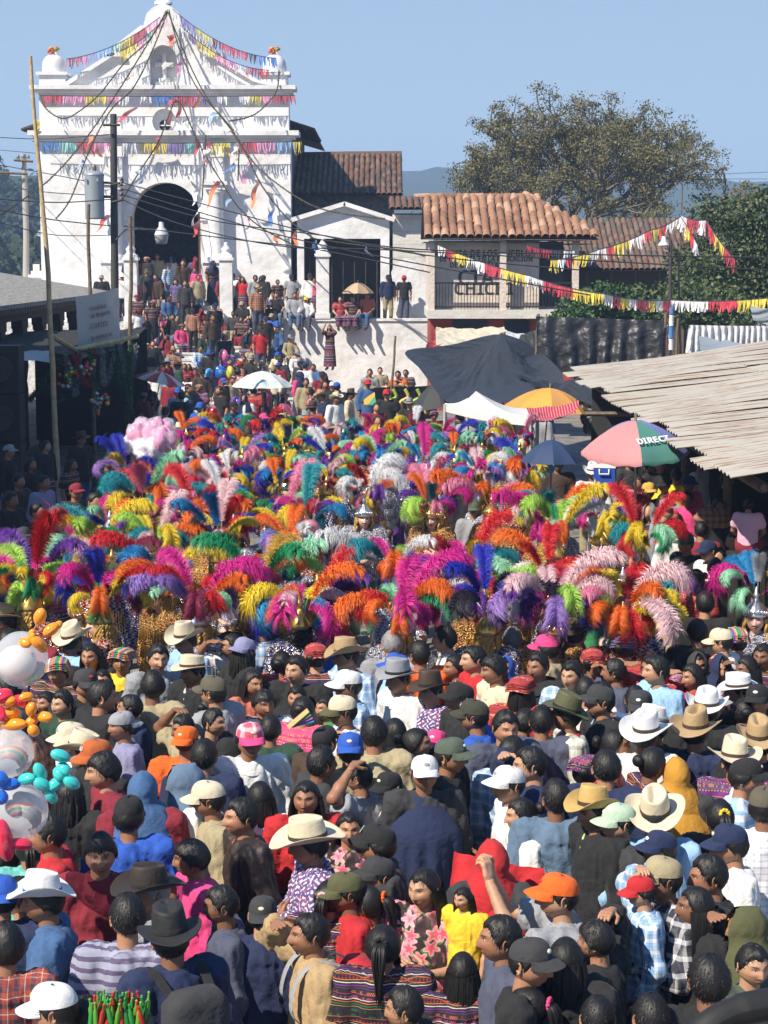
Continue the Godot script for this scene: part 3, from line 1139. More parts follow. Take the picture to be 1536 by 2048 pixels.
func cloth(code: String) -> StandardMaterial3D:
	var k := code.split(":")
	var n := k[1] if k.size() > 1 else "grey"
	match k[0]:
		"stripe":
			var a := hue("navy") if n in ["white", "navy"] else (Color(0.7, 0.72, 0.76) if n == "pale blue" else Color(0.10, 0.08, 0.16))
			var b := hue("white") if n in ["white", "navy"] else (hue("pale blue") if n == "pale blue" else Color(0.30, 0.31, 0.42))
			return fabric(code, func(x, y): return (a if int(y) % 48 < 20 else b) * (0.9 + 0.12 * hash2(x, y)), 2.6 if n == "pale blue" else 4.6)
		"plaid":
			var p: Array = {"red": [Color(0.30, 0.05, 0.03), Color(0.02, 0.025, 0.05), Color(0.55, 0.5, 0.48)], "blue": [Color(0.22, 0.38, 0.60), Color(0.7, 0.72, 0.75), Color(0.08, 0.14, 0.35)], "grey": [Color(0.55, 0.55, 0.48), Color(0.22, 0.22, 0.2), Color(0.5, 0.5, 0.45)],
				"black": [Color(0.03, 0.032, 0.05), Color(0.6, 0.6, 0.62), Color(0.012, 0.012, 0.014)], "white": [Color(0.72, 0.72, 0.73), Color(0.40, 0.40, 0.5), Color(0.65, 0.65, 0.68)], "brown": [Color(0.34, 0.16, 0.10), Color(0.12, 0.05, 0.03), Color(0.5, 0.33, 0.22)], "pink": [Color(0.6, 0.08, 0.14), Color(0.72, 0.66, 0.68), Color(0.3, 0.03, 0.06)]}[n]
			return fabric(code, func(x, y):
				var f := func(v): return 1 if v % 64 < 20 else (2 if v % 64 in [40, 41, 42, 43] else 0)
				var i: int = f.call(int(x))
				var j: int = f.call(int(y))
				var c: Color = (p[i] as Color).lerp(p[j], 0.5) if (int(x) + int(y)) % 2 else (p[j] as Color).lerp(p[i], 0.5)
				return c * (0.9 + 0.15 * hash2(x, y)), 4.4 if n != "white" else 9.0)
		"huipil":
			match n:
				"red": return woven(n, Color(0.34, 0.02, 0.03), 3)
				"purple": return woven(n, Color(0.10, 0.02, 0.14), 14)
				"dark": return woven(n, Color(0.015, 0.012, 0.02), 25)
				"blue": return woven(n, Color(0.03, 0.05, 0.22), 36)
				"pink": return woven(n, Color(0.55, 0.06, 0.18), 47)
		"brocade":
			return fabric(code, func(x, y):
				var s := sin(x * 0.20 + 3.0 * sin(y * 0.11)) + sin(y * 0.26 + 2.0 * sin(x * 0.13))
				var c := Color(0.62, 0.62, 0.66) if s > 0.55 else (Color(0.05, 0.05, 0.20) if s > -0.2 else Color(0.13, 0.05, 0.20))
				if hash2(int(x) / 9, int(y) / 9) > 0.94: c = Color(0.4, 0.05, 0.06)
				return c * (0.8 + 0.3 * hash2(x, y)), 4.2)
		"floral":
			return fabric(code, func(x, y):
				var best := 9.0
				var who := 0
				for i in 11:
					var cx := hash2(i, 5) * 192.0
					var cy := hash2(i, 9) * 192.0
					var dx := fposmod(x - cx + 96.0, 192.0) - 96.0
					var dy := fposmod(y - cy + 96.0, 192.0) - 96.0
					var r := sqrt(dx * dx + dy * dy) / (30.0 * (0.75 + 0.25 * cos(5.0 * atan2(dy, dx) + i)))
					if r < best:
						best = r
						who = i
				if best < 0.18: return Color(0.6, 0.1, 0.1)
				if best < 1.0: return (Color(0.62, 0.04, 0.11) if who % 3 else Color(0.70, 0.26, 0.34)).lerp(Color(0.75, 0.5, 0.5), best * best * 0.7)
				if best < 1.25 and hash2(int(x) / 14, int(y) / 14) > 0.4: return Color(0.06, 0.17, 0.05)
				return Color(0.03, 0.015, 0.02), 3.2)
		"serape":
			var pal := [Color(0.6, 0.02, 0.06), Color(0.75, 0.4, 0.03), Color(0.02, 0.25, 0.12), Color(0.03, 0.05, 0.4), Color(0.7, 0.08, 0.25), Color(0.75, 0.72, 0.68), Color(0.75, 0.2, 0.02), Color(0.15, 0.03, 0.25)]
			return fabric(code, func(x, y): return (pal[int(hash2(int(x) / 8, 31) * 7.99)] as Color) * (0.85 + 0.2 * hash2(x, y)), 3.4)
		"argyle":
			return fabric(code, func(x, y): return Color(0.42, 0.43, 0.47) if absi(int(x) % 24 - 12) + absi(int(y) % 36 - 18) * 2 / 3 in [11, 12] else Color(0.16, 0.17, 0.20) * (0.8 + 0.3 * hash2(x, y)), 4.0)
		"jeans":
			n = "denim blue"
	return plain_cloth(n, 0.55 if k[0] == "leather" else 0.9)

func top_words(code: String) -> String:
	var k := code.split(":")
	var n := k[1] if k.size() > 1 else ""
	var w: String = {"tee": "T-shirt", "polo": "polo shirt", "shirt": "shirt", "jacket": "jacket", "hoodie": "hooded top", "sweater": "sweater", "leather": "leather jacket", "stripe": "striped shirt", "plaid": "plaid shirt", "huipil": "woven blouse", "brocade": "brocade jacket", "floral": "flowered blouse", "serape": "striped blanket", "argyle": "argyle sweater", "wrap": "blanket", "jeans": "denim jacket", "blouse": "blouse"}[k[0]]
	return (n + " " + w).strip_edges()

func hat_words(code: String, hair: String) -> String:
	var k := code.split(":")
	var n := k[1] if k.size() > 1 else ""
	match k[0]:
		"cap": return n + " cap"
		"capb": return n + " backward cap"
		"west": return n + " straw cowboy hat"
		"wide": return n + " wide cowboy hat"
		"felt": return n + " felt hat"
		"flat": return n + " brimmed hat"
		"cloth": return n + " folded headcloth"
		"shawl": return n + " head shawl"
	return {"s": "short black hair", "f": "black fringe", "p": "black ponytail", "l": "long black hair", "u": "black hair bun", "d": "long black braid", "y": "greying hair"}[hair]

# ---------------------------------------------------------------- people
var SKINS := [Color(0.35, 0.175, 0.10), Color(0.27, 0.128, 0.072), Color(0.42, 0.235, 0.145), Color(0.19, 0.088, 0.050)]
var people := []
var pale_skin := false
func skin_mat(i: int) -> StandardMaterial3D:
	var key := "skin %d" % i
	if mats.has(key): return mats[key]
	var m := StandardMaterial3D.new()
	m.vertex_color_use_as_albedo = true
	m.albedo_color = SKINS[i].linear_to_srgb()
	m.roughness = 0.56
	m.subsurf_scatter_enabled = true
	m.subsurf_scatter_strength = 0.08
	mats[key] = m
	return m

var strand_tex: ImageTexture
func strands() -> ImageTexture:
	if strand_tex == null:
		var im := Image.create(256, 16, false, Image.FORMAT_RGB8)
		for x in 256:
			var h := 0.35 * hash2(x, 3) + 0.35 * hash2(x / 2, 4) + 0.3 * hash2(x / 5, 5)
			for y in 16: im.set_pixel(x, y, Color(h, h, h))
		im.bump_map_to_normal_map(7.0)
		strand_tex = ImageTexture.create_from_image(im)
	return strand_tex

func hair_mat(grey := false) -> StandardMaterial3D:
	var key := "hair %s" % grey
	if mats.has(key): return mats[key]
	var m := StandardMaterial3D.new()
	m.albedo_color = (Color(0.22, 0.22, 0.23) if grey else Color(0.0075, 0.0065, 0.0065)).linear_to_srgb()
	m.roughness = 0.5
	m.metallic_specular = 0.45
	m.normal_enabled = true
	m.normal_texture = strands()
	m.normal_scale = 0.3
	mats[key] = m
	return m

const WHO := {"m": "man", "w": "woman", "b": "boy", "g": "girl", "k": "small child"}
const TALL := {"m": 0.945, "w": 0.89, "b": 0.875, "g": 0.83, "k": 0.62}

func person(at: Vector3, who: String, hat: String, hair: String, top: String, yaw: float, pose: String, zone: String, lod: int, opt := {}) -> Node3D:
	var r := RandomNumberGenerator.new()
	r.seed = int(at.x * 977.0 + at.z * 3571.0) + people.size()
	var base: String = WHO[who]
	var facing := "facing front" if absf(yaw) <= 38 else (("facing left" if yaw < 0 else "facing right") if absf(yaw) < 140 else "seen from behind")
	var doing: String = {"down": "", "folded": "with folded arms", "brow": "shading the eyes", "nape": "with a hand on the head", "lifted": "with both hands raised", "carry": "with hands clasped", "sit": "sitting"}[pose]
	var label: String = opt.get("label", " ".join([base, "with" if hat == "n" else "in", hat_words(hat, hair), "and", top_words(top), doing if doing else facing, zone]))
	if not opt.has("label") and " ".join(label.split(" ", false)).split(" ").size() > 16: label = " ".join([base, "with" if hat == "n" else "in", hat_words(hat, hair), "and", top_words(top), doing, zone])
	var lw := label.split(" ", false)
	if lw.size() > 16 and not opt.has("label"): label = " ".join([base, "with" if hat == "n" else "in", hat_words(hat, hair), "and", top_words(top), zone])
	lw = label.split(" ", false)
	if lw.size() > 16: label = " ".join(lw.slice(0, 16))
	label = " ".join(label.split(" ", false))
	var o := thing("person", label, "person", at, deg_to_rad(yaw), opt.get("group", ""))
	var sc: float = TALL[who] * (r.randf_range(0.98, 1.03) if not opt.has("exact") else 1.0)
	o.scale = Vector3(sc * r.randf_range(0.98, 1.06), sc, sc * r.randf_range(0.98, 1.05))
	var child := who in ["k", "b", "g"] and (who == "k" or r.randf() < 0.5)
	var kind: int = 2 if child else (1 if who in ["w", "g"] else ([0, 3, 4][r.randi() % 3] if lod == 0 else 0))
	var flip: bool = opt.get("flip", false)
	var hy: int = opt.get("head", [0, 0, 18, -18][r.randi() % 4])
	var ht: int = opt.get("tilt", [0, 6][r.randi() % 2] if lod == 0 else 0)
	if lod > 0: hy = 0
	var skin: int = opt.get("skin", [0, 0, 1, 1, 2, 3][r.randi() % 6])
	var b := part("body", body_shape(pose, kind, hy, ht, lod, false, flip), null, o)
	b.set_surface_override_material(0, skin_mat(skin))
	var hx := head_xf(-hy if flip else hy, ht)
	if child and who == "k":
		# big head on a small body
		pass
	var t := top.split(":")
	var sleeve := 1 if t[0] in ["tee", "polo", "huipil", "floral", "blouse"] or (t[0] == "stripe" and t[-1] != "pale blue") else 2
	var loose: float = {"jacket": 0.014, "leather": 0.016, "jeans": 0.014, "hoodie": 0.018, "huipil": 0.012, "brocade": 0.014}.get(t[0], 0.004)
	var sh := part("shirt" if sleeve == 1 or t[0] == "shirt" else "jacket", shirt_shape(pose, sleeve, loose, lod, flip), cloth(top) if not t[0] in ["wrap"] else plain_cloth("charcoal"), o)
	if lod == 0 and t[0] in ["polo", "shirt", "jacket", "leather", "jeans", "plaid", "brocade"]:
		part("collar", collar_shape(0.0 if t[0] == "shirt" else 0.3), cloth(opt["collar"]) if opt.has("collar") else cloth(top), sh)
	if lod == 0 and t[0] == "hoodie":
		part("hood", collar_shape(0.1), cloth(top), sh, Transform3D(Basis.from_scale(Vector3(1.5, 1.1, 1.55)), Vector3(0, -0.13, -0.03)))
	if t[0] in ["wrap", "serape"]:
		part("blanket", wrap_shape(), cloth(top), o)
	if who in ["w", "g"]:
		part("skirt", skirt_shape(pose), woven("skirt", Color(0.02, 0.02, 0.05), 61, 2.2) if r.randf() < 0.6 else plain_cloth(["navy", "black", "maroon"][r.randi() % 3]), o)
	else:
		part("trousers", trousers_shape(pose, lod), plain_cloth(["denim blue", "black", "charcoal", "khaki", "blue grey", "faded denim"][r.randi() % 6]), o)
	part("shoe", shoes_shape(pose), flat(0.02, 0.017, 0.015, 0.5), o)
	var hk := hat.split(":")
	var hs := Transform3D(Basis.from_scale(Vector3.ONE * (0.95 if kind == 2 else 1.0)), Vector3.ZERO)
	var covered := hk[0] in ["shawl"]
	if not covered:
		var style := hair
		var grey := hair == "y"
		if grey: style = "s"
		if style == "s" and not grey and lod == 0 and r.randf() < 0.22: style = "f"
		hs = hs * Transform3D(Basis(Vector3.UP, r.randf_range(-0.06, 0.06)) * Basis.from_scale(Vector3(r.randf_range(0.97, 1.03), r.randf_range(0.97, 1.04), r.randf_range(0.97, 1.03))), Vector3.ZERO) if hk[0] == "n" else hs
		part("hair", hair_shape(style, lod, hk[0] != "n"), hair_mat(grey), o, hx * hs * (Transform3D(Basis.from_scale(Vector3(0.97, 0.93, 0.97)), Vector3(0, -0.006, 0)) if hk[0] != "n" else Transform3D.IDENTITY))
		if hair == "p" and lod == 0:
			var band := MB.new()
			for k in 9:
				var a := TAU * k / 9
				band.ball(Vector3(cos(a) * 0.026, 0.045 + sin(a) * 0.026, -0.118), Vector3(0.014, 0.014, 0.013), 8, 6)
			part("hair_band", band, plain_cloth(opt.get("band", ["pink", "red", "yellow", "black"][r.randi() % 4])), o, hx * hs)
	match hk[0]:
		"west", "wide", "felt", "flat":
			var tl: float = opt.get("hat_tilt", r.randf_range(-9, 4))
			var hb := hx * hs * Transform3D(Basis(Vector3.RIGHT, deg_to_rad(tl)) * Basis(Vector3.BACK, r.randf_range(-0.08, 0.08)), Vector3(0, 0.050, 0.002))
			var style := "western" if hk[0] == "west" else hk[0]
			hb = hb * Transform3D(Basis.from_scale(Vector3(r.randf_range(0.94, 1.05), r.randf_range(0.88, 1.08), r.randf_range(0.96, 1.06))), Vector3.ZERO)
			var h := part("hat", hat_shape(style), straw(hk[1]), o, hb)
			part("hat_band", hatband_shape(), plain_cloth(opt.get("band", "brown" if hk[1] in ["white", "cream", "straw", "tan"] else "black")), h)
		"cap", "capb":
			var hb := hx * hs * Transform3D(Basis(Vector3.UP, PI if hk[0] == "capb" else 0.0) * Basis(Vector3.RIGHT, r.randf_range(-0.10, 0.08)), Vector3(0, 0.036, 0.0))
			var h := part("cap", cap_shape(), cloth("plaid:pink") if hk[1] == "pink plaid" else plain_cloth(hk[1]), o, hb)
			part("bill", bill_shape(), plain_cloth(opt.get("bill", "pink" if hk[1] == "pink plaid" else hk[1])), h)
			if lod == 0 and not opt.has("print") and r.randf() < 0.6:
				var bg := MB.new()
				bg.ball(Vector3(0, 0.048, 0.1005), Vector3(0.019, 0.012, 0.006), 12, 6, Basis(Vector3.RIGHT, -0.45))
				part("badge", bg, plain_cloth(["white", "grey", "gold", "red", "cream"][r.randi() % 5]), h)
			if opt.has("print"):
				var tm := TextMesh.new()
				tm.text = opt["print"]
				var f := SystemFont.new()
				f.font_names = PackedStringArray(["Droid Serif"])
				tm.font = f
				tm.font_size = 16
				tm.depth = 0.004
				tm.pixel_size = 0.0022
				part("print", tm, plain_cloth(opt.get("ink", "white")), h, Transform3D(Basis(Vector3.RIGHT, -0.5), Vector3(0, 0.055, 0.103)))
		"cloth":
			part("headcloth", headcloth_shape(), cloth({"red": "huipil:red", "rainbow": "serape:", "dark": "huipil:dark", "yellow": "huipil:blue", "purple": "huipil:purple"}.get(hk[1], "huipil:pink")), o, hx * hs * Transform3D(Basis(Vector3.UP, r.randf_range(-0.6, 0.6)), Vector3.ZERO))
		"shawl":
			part("shawl", shawl_shape(opt.get("drape", 0.30)), plain_cloth(hk[1]), o, hx * hs)
			if lod == 0: part("hair", hair_shape("s", 0), hair_mat(), o, hx * hs * Transform3D(Basis.from_scale(Vector3(0.95, 0.93, 0.95)), Vector3.ZERO))
	people.append({"node": o, "label": label, "short": base + " " + ("with " if hat == "n" else "in ") + hat_words(hat, hair), "own": opt.has("label")})
	return o

func straw(n: String) -> StandardMaterial3D:
	var key := "straw " + n
	if mats.has(key): return mats[key]
	var m: StandardMaterial3D = plain_cloth(n).duplicate()
	m.roughness = 0.7
	m.normal_scale = 0.35
	m.uv1_scale = Vector3(5, 5, 5)
	mats[key] = m
	return m

# labels that two or more people share get a neighbour named
func settle_labels() -> void:
	var count := {}
	var shorts := {}
	for q in people:
		count[q.label] = count.get(q.label, 0) + 1
		shorts[q.short] = shorts.get(q.short, 0) + 1
	var used := {}
	for q in people:
		if count[q.label] == 1: used[q.label] = true
	for q in people:
		if count[q.label] == 1: continue
		var at: Vector3 = q.node.position
		var near := []
		for o in people:
			if o == q: continue
			near.append([at.distance_to(o.node.position), o])
		near.sort_custom(func(a, b): return a[0] < b[0])
		for k in mini(60, near.size()):
			var o: Dictionary = near[k][1]
			var d: Vector3 = o.node.position - at
			if o.short == q.short: continue
			var rel := "left of" if d.x > absf(d.z) * 0.5 else ("right of" if -d.x > absf(d.z) * 0.5 else ("behind" if d.z > 0 else "before"))
			var words: PackedStringArray = q.label.split(" ")
			var tail: PackedStringArray = (rel + " " + o.short).split(" ")
			while words.size() + tail.size() > 16: words.remove_at(words.size() - 1)
			while words[-1] in ["the", "on", "in", "of", "with", "a", "and", "by", "at", "beside", "under", "from", "chapel", "facing", "seen", "shading"]: words.remove_at(words.size() - 1)
			var l := " ".join(words) + " " + " ".join(tail)
			if not used.has(l):
				used[l] = true
				q.node.set_meta("label", l)
				break

# ---------------------------------------------------------------- feathers and dancers
const PLUMES := {
	"red": [0.62, 0.012, 0.02], "orange": [0.82, 0.16, 0.01], "yellow": [0.82, 0.62, 0.03], "lime green": [0.42, 0.68, 0.10], "green": [0.012, 0.30, 0.11], "teal": [0.015, 0.30, 0.36], "sky blue": [0.02, 0.28, 0.60], "royal blue": [0.02, 0.03, 0.48],
	"purple": [0.14, 0.03, 0.34], "lavender": [0.34, 0.20, 0.60], "magenta": [0.64, 0.015, 0.28], "pink": [0.80, 0.26, 0.42], "pale pink": [0.82, 0.56, 0.60], "white": [0.80, 0.80, 0.82], "mint green": [0.36, 0.74, 0.50], "wine red": [0.24, 0.012, 0.06], "black": [0.02, 0.012, 0.03], "gold": [0.62, 0.38, 0.05]}
func plume_mat(n: String) -> StandardMaterial3D:
	var key := "plume " + n
	if mats.has(key): return mats[key]
	var m := StandardMaterial3D.new()
	m.vertex_color_use_as_albedo = true
	m.albedo_color = Color(PLUMES[n][0], PLUMES[n][1], PLUMES[n][2]).linear_to_srgb()
	m.roughness = 0.65
	m.backlight_enabled = true
	m.backlight = Color(0.36, 0.36, 0.36)
	mats[key] = m
	return m

# an ostrich feather: base at the origin, rising along y, its tip curling over towards +z
func plume_shape(v: int) -> ArrayMesh:
	var key := "plume %d" % v
	if body_cache.has(key): return body_cache[key]
	var r := RandomNumberGenerator.new()
	r.seed = 100 + v
	var par: Array = [[0.52, 150.0, 0.13, 2.2], [0.60, 95.0, 0.12, 1.7], [0.46, 205.0, 0.14, 1.5], [0.64, 60.0, 0.13, 2.4], [0.38, 185.0, 0.16, 1.2], [0.55, 125.0, 0.14, 1.6]][v]
	var length: float = par[0]
	var o := MB.new()
	var n := 26
	var pts := PackedVector3Array()
	var tan := PackedVector3Array()
	var q := Vector3.ZERO
	for i in n + 1:
		var t := float(i) / n
		var a := deg_to_rad(par[1]) * pow(t, par[3])
		var d := Vector3(0.06 * sin(t * 3.0 + v), cos(a), sin(a)).normalized()
		pts.append(q)
		tan.append(d)
		q += d * length / n
	o.col = Color(0.8, 0.75, 0.7)
	o.tube(pts, [0.004, 0.0035, 0.003, 0.0015], 4, false)
	var barbs := 1150
	for i in barbs:
		var t := pow((i + r.randf()) / barbs, 0.85) * 0.80 + 0.20
		var f := t * n
		var k := mini(int(f), n - 1)
		var at := pts[k].lerp(pts[k + 1], f - k)
		var tg := tan[k]
		var b := tg.cross(Vector3(0, tg.z, -tg.y) if Vector2(tg.y, tg.z).length() > 0.1 else Vector3.UP).normalized()
		var nn := b.cross(tg)
		var s := 1.0 if i % 2 else -1.0
		var psi := deg_to_rad(r.randfn(0.0, 40.0))
		var out := (b * cos(psi) * s + nn * sin(psi)).normalized()
		var w: float = par[2] * (0.12 + 1.05 * pow(t, 0.9)) * (1.0 if t < 0.9 else 1.0 - 2.5 * (t - 0.9)) * r.randf_range(0.75, 1.15)
		if t > 0.93: out = (out + tg * 0.8).normalized()
		var p0 := at
		var p1 := at + (out * 0.9 + tg * 0.55).normalized() * w * 0.55
		var p2 := p1 + (out * 0.65 + tg * 0.55 + Vector3(0, -0.9, 0) + Vector3(r.randf_range(-1, 1), r.randf_range(-1, 1), r.randf_range(-1, 1)) * 0.25).normalized() * w * 0.6
		var wd := tg * 0.0029
		var j := r.randf_range(0.72, 1.0)
		o.col = Color(j, j, j)
		var base := o.v.size()
		o.p(p0 - wd); o.p(p0 + wd); o.p(p1 - wd * 0.8); o.p(p1 + wd * 0.8); o.p(p2)
		o.ix.append_array(PackedInt32Array([base, base + 1, base + 3, base, base + 3, base + 2, base + 2, base + 3, base + 4]))
	var m := o.mesh()
	body_cache[key] = m
	return m

var sequin := {}
func sequins(n: String) -> StandardMaterial3D:
	if sequin.has(n): return sequin[n]
	var g: Array = {"gold": [Color(0.62, 0.38, 0.08), Color(0.85, 0.7, 0.35), Color(0.45, 0.05, 0.06)], "silver": [Color(0.55, 0.56, 0.60), Color(0.85, 0.85, 0.88), Color(0.2, 0.2, 0.4)], "red": [Color(0.35, 0.02, 0.03), Color(0.75, 0.5, 0.12), Color(0.7, 0.7, 0.7)], "blue": [Color(0.03, 0.04, 0.25), Color(0.75, 0.55, 0.15), Color(0.7, 0.72, 0.8)]}[n]
	var m := StandardMaterial3D.new()
	m.albedo_texture = picture(192, 192, func(x, y):
		var h := hash2(int(x) / 4, int(y) / 4)
		var s := sin(x * 0.131 + 2.0 * sin(y * 0.0982)) * sin(y * 0.164)
		var c: Color = g[0] if s > -0.35 else g[2]
		if absf(s) < 0.08: c = g[1]
		return c * (0.5 + 0.8 * h))
	m.roughness_texture = noise_tex(128, 0.2, 4, [], 1)
	m.roughness = 0.5
	m.metallic = 0.45
	m.normal_enabled = true
	m.normal_texture = noise_tex(128, 0.16, 9, [], 1, 10.0, FastNoiseLite.TYPE_CELLULAR)
	m.normal_scale = 1.2
	tri_map(m, Vector3(3.5, 3.5, 3.5))
	sequin[n] = m
	return m

func helmet_shape() -> MB:
	if head_cache.has("helmet"): return head_cache["helmet"]
	var o := MB.new()
	o.lathe([Vector2(0.10, 0.028), Vector2(0.104, 0.036), Vector2(0.100, 0.05), Vector2(0.092, 0.085), Vector2(0.066, 0.125), Vector2(0.03, 0.15), Vector2(0.024, 0.19), Vector2(0.034, 0.205), Vector2(0.02, 0.225), Vector2(0.008, 0.27), Vector2(0.0, 0.28)], 20, Vector3(0, 0.01, -0.004), 0.92, 1.1)
	for k in 9:
		var a := lerpf(-1.15, 1.15, k / 8.0)
		o.ball(Vector3(sin(a) * 0.1, 0.05 + 0.035 * cos(a), cos(a) * 0.112), Vector3(0.012, 0.02, 0.008), 8, 6)
	var crest := PackedVector3Array()
	for k in 13: crest.append(Vector3(0, 0.09 + 0.09 * sin(PI * k / 12.0), 0.11 - 0.22 * k / 12.0))
	o.tube(crest, [0.006, 0.012, 0.012, 0.006], 6)
	head_cache["helmet"] = o
	return o

func curls_shape() -> MB:
	if head_cache.has("curls"): return head_cache["curls"]
	var o := MB.new()
	var r := RandomNumberGenerator.new()
	r.seed = 44
	for k in 44:
		var lo := r.randf_range(deg_to_rad(64), deg_to_rad(296))
		var b := head_point(0.15, lo, 0, 0.008)
		var path := PackedVector3Array()
		var l := r.randf_range(0.20, 0.34)
		for m in 12:
			var t := m / 11.0
			path.append(b + Vector3(b.x * 0.3 * t + 0.010 * cos(t * 22.0 + k), -l * t, b.z * 0.15 * t + 0.010 * sin(t * 22.0 + k)))
		o.tube(path, [0.012, 0.012, 0.010, 0.004], 5)
	head_cache["curls"] = o
	return o

# fringes of bullion that hang over chest and shoulders
func bullion_shape() -> MB:
	if head_cache.has("bullion"): return head_cache["bullion"]
	var o := MB.new()
	var r := RandomNumberGenerator.new()
	r.seed = 9
	for row in 3:
		for k in 46:
			var a := TAU * k / 46.0
			var rr := 0.20 + 0.012 * row
			var y := 1.27 - 0.17 * row
			var q := Vector3(cos(a) * rr * (1.12 if row == 0 else 0.92), y - 0.05 * absf(cos(a)) * (1.0 if row == 0 else 0.0), sin(a) * rr * 0.78)
			var e := q + Vector3(cos(a) * 0.02, -r.randf_range(0.09, 0.14), sin(a) * 0.025)
			o.tube(PackedVector3Array([q, q.lerp(e, 0.5) + Vector3(r.randf_range(-0.006, 0.006), 0, 0), e]), [0.006, 0.008, 0.007], 4)
	head_cache["bullion"] = o
	return o

var dancers := 0
var mask_mat: StandardMaterial3D
func dancer(at: Vector3, yaw: float, cloth_kind: String, hues: Array, lod: int, r: RandomNumberGenerator, label: String, nplumes := 15, lift := 0.0, spread := 1.0, psize := 1.0) -> Node3D:
	var o := thing("costumed_dancer", label, "dancer", at, deg_to_rad(yaw), "masked dancers with plumed headdresses")
	o.scale = Vector3.ONE * 0.97
	var pose: String = ["down", "carry", "folded"][r.randi() % 3]
	var b := part("body", body_shape(pose, 0, 0, 0, lod, true), null, o)
	if mask_mat == null:
		mask_mat = StandardMaterial3D.new()
		mask_mat.albedo_color = Color(0.66, 0.40, 0.32).linear_to_srgb()
		mask_mat.vertex_color_use_as_albedo = true
		mask_mat.roughness = 0.22
	b.set_surface_override_material(0, mask_mat)
	part("tunic", shirt_shape(pose, 2, 0.03, lod), sequins(cloth_kind), o)
	part("trousers", trousers_shape(pose, 1), plain_cloth(["maroon", "navy", "green", "purple"][r.randi() % 4]), o)
	part("shoe", shoes_shape(pose), flat(0.02, 0.017, 0.015, 0.5), o)
	var metal := flat(0.75, 0.48, 0.12, 0.3, 0.9) if cloth_kind != "silver" else flat(0.7, 0.7, 0.72, 0.3, 0.9)
	part("fringe", bullion_shape(), metal, o)
	part("curls", curls_shape(), flat(0.42, 0.26, 0.06, 0.5, 0.2) if r.randf() < 0.7 else hair_mat(), o, Transform3D(Basis.IDENTITY, HEAD_AT))
	part("helmet", helmet_shape(), metal, o, Transform3D(Basis.from_scale(Vector3(1.06, 1.0, 1.06)), HEAD_AT))
	for k in nplumes:
		var f := (k + 0.5) / nplumes
		# the feathers fan out sideways from the crown of the helmet in two or three rows
		var row := k % 3
		var az := lerpf(-1.0, 1.0, fposmod(f * 1.0 + r.randf_range(-0.04, 0.04), 1.0))
		var out := Basis(Vector3.UP, az * PI * (0.95 if row == 0 else 0.8) + (0.0 if row < 2 else PI))
		var lean: float = [0.62, 0.28, 0.95][row] * r.randf_range(0.75, 1.25) * spread
		var size := psize * r.randf_range(0.6, 1.25) * (1.0 if row < 2 else 0.85)
		var t := Transform3D(out * Basis(Vector3.RIGHT, lean) * Basis.from_scale(Vector3.ONE * size), HEAD_AT + Vector3(0, 0.12 + lift + 0.05 * row, -0.01) + out * Vector3(0, 0, 0.05 + 0.03 * row))
		part("plume", plume_shape([0, 1, 2, 2, 3, 4, 4, 5][r.randi() % 8]), plume_mat(hues[k % hues.size()]), o, t)
	dancers += 1
	return o
# ---------------------------------------------------------------- buildings and ground
const CZ := -65.2
var white_wall: StandardMaterial3D
var tile_mats := []

func surface(key: String, base: Color, dark: Color, freq: float, sc: float, bumpy: float, rough := 0.9, bf := 0.06) -> StandardMaterial3D:
	var m := StandardMaterial3D.new()
	m.albedo_texture = noise_tex(256, freq, hash(key) % 1000, [0.0, dark, 0.45, base.lerp(dark, 0.25), 0.7, base, 1.0, base * 1.05], 5)
	m.roughness = rough
	m.normal_enabled = bumpy > 0
	if bumpy > 0:
		m.normal_texture = noise_tex(256, bf, hash(key) % 777, [], 4, bumpy)
		m.normal_scale = 0.8
	tri_map(m, Vector3(sc, sc, sc))
	mats[key] = m
	return m

func px_h(py: float, s := 58.3) -> float:
	return EYE + (514.0 - py) / s

func arch_poly(w0: float, w1: float, y0: float, y1: float, cx: float, half: float, spring: float, r: float) -> PackedVector2Array:
	# a wall with an arched notch that stands on its lower edge
	var q := PackedVector2Array([Vector2(w0, y0), Vector2(cx - half, y0), Vector2(cx - half, spring)])
	for k in range(1, 20):
		var a := PI - PI * k / 20.0
		q.append(Vector2(cx + cos(a) * half, spring + sin(a) * r))
	q.append_array(PackedVector2Array([Vector2(cx + half, spring), Vector2(cx + half, y0), Vector2(w1, y0), Vector2(w1, y1), Vector2(w0, y1)]))
	return q

# one curved roof tile, 0.46 long along -z (uphill), opening down
func tile_shape(v: int) -> ArrayMesh:
	var key := "tile %d" % v
	if body_cache.has(key): return body_cache[key]
	var o := MB.new()
	var rows := []
	for q in [[0.0, 1.0, 0.0], [0.0, 1.0, 0.014], [1.0, 0.8, 0.014]]:
		var line := PackedVector3Array()
		for k in 8:
			var a := lerpf(-0.15, PI + 0.15, k / 7.0)
			var r: float = (0.105 + q[2]) * q[1] * (1.0 + 0.04 * (v % 3))
			line.append(Vector3(cos(a) * r, sin(a) * r * 0.85 - 0.03, -0.46 * q[0]))
		rows.append(line)
	o.loft(rows, false)
	var m := o.mesh()
	body_cache[key] = m
	return m

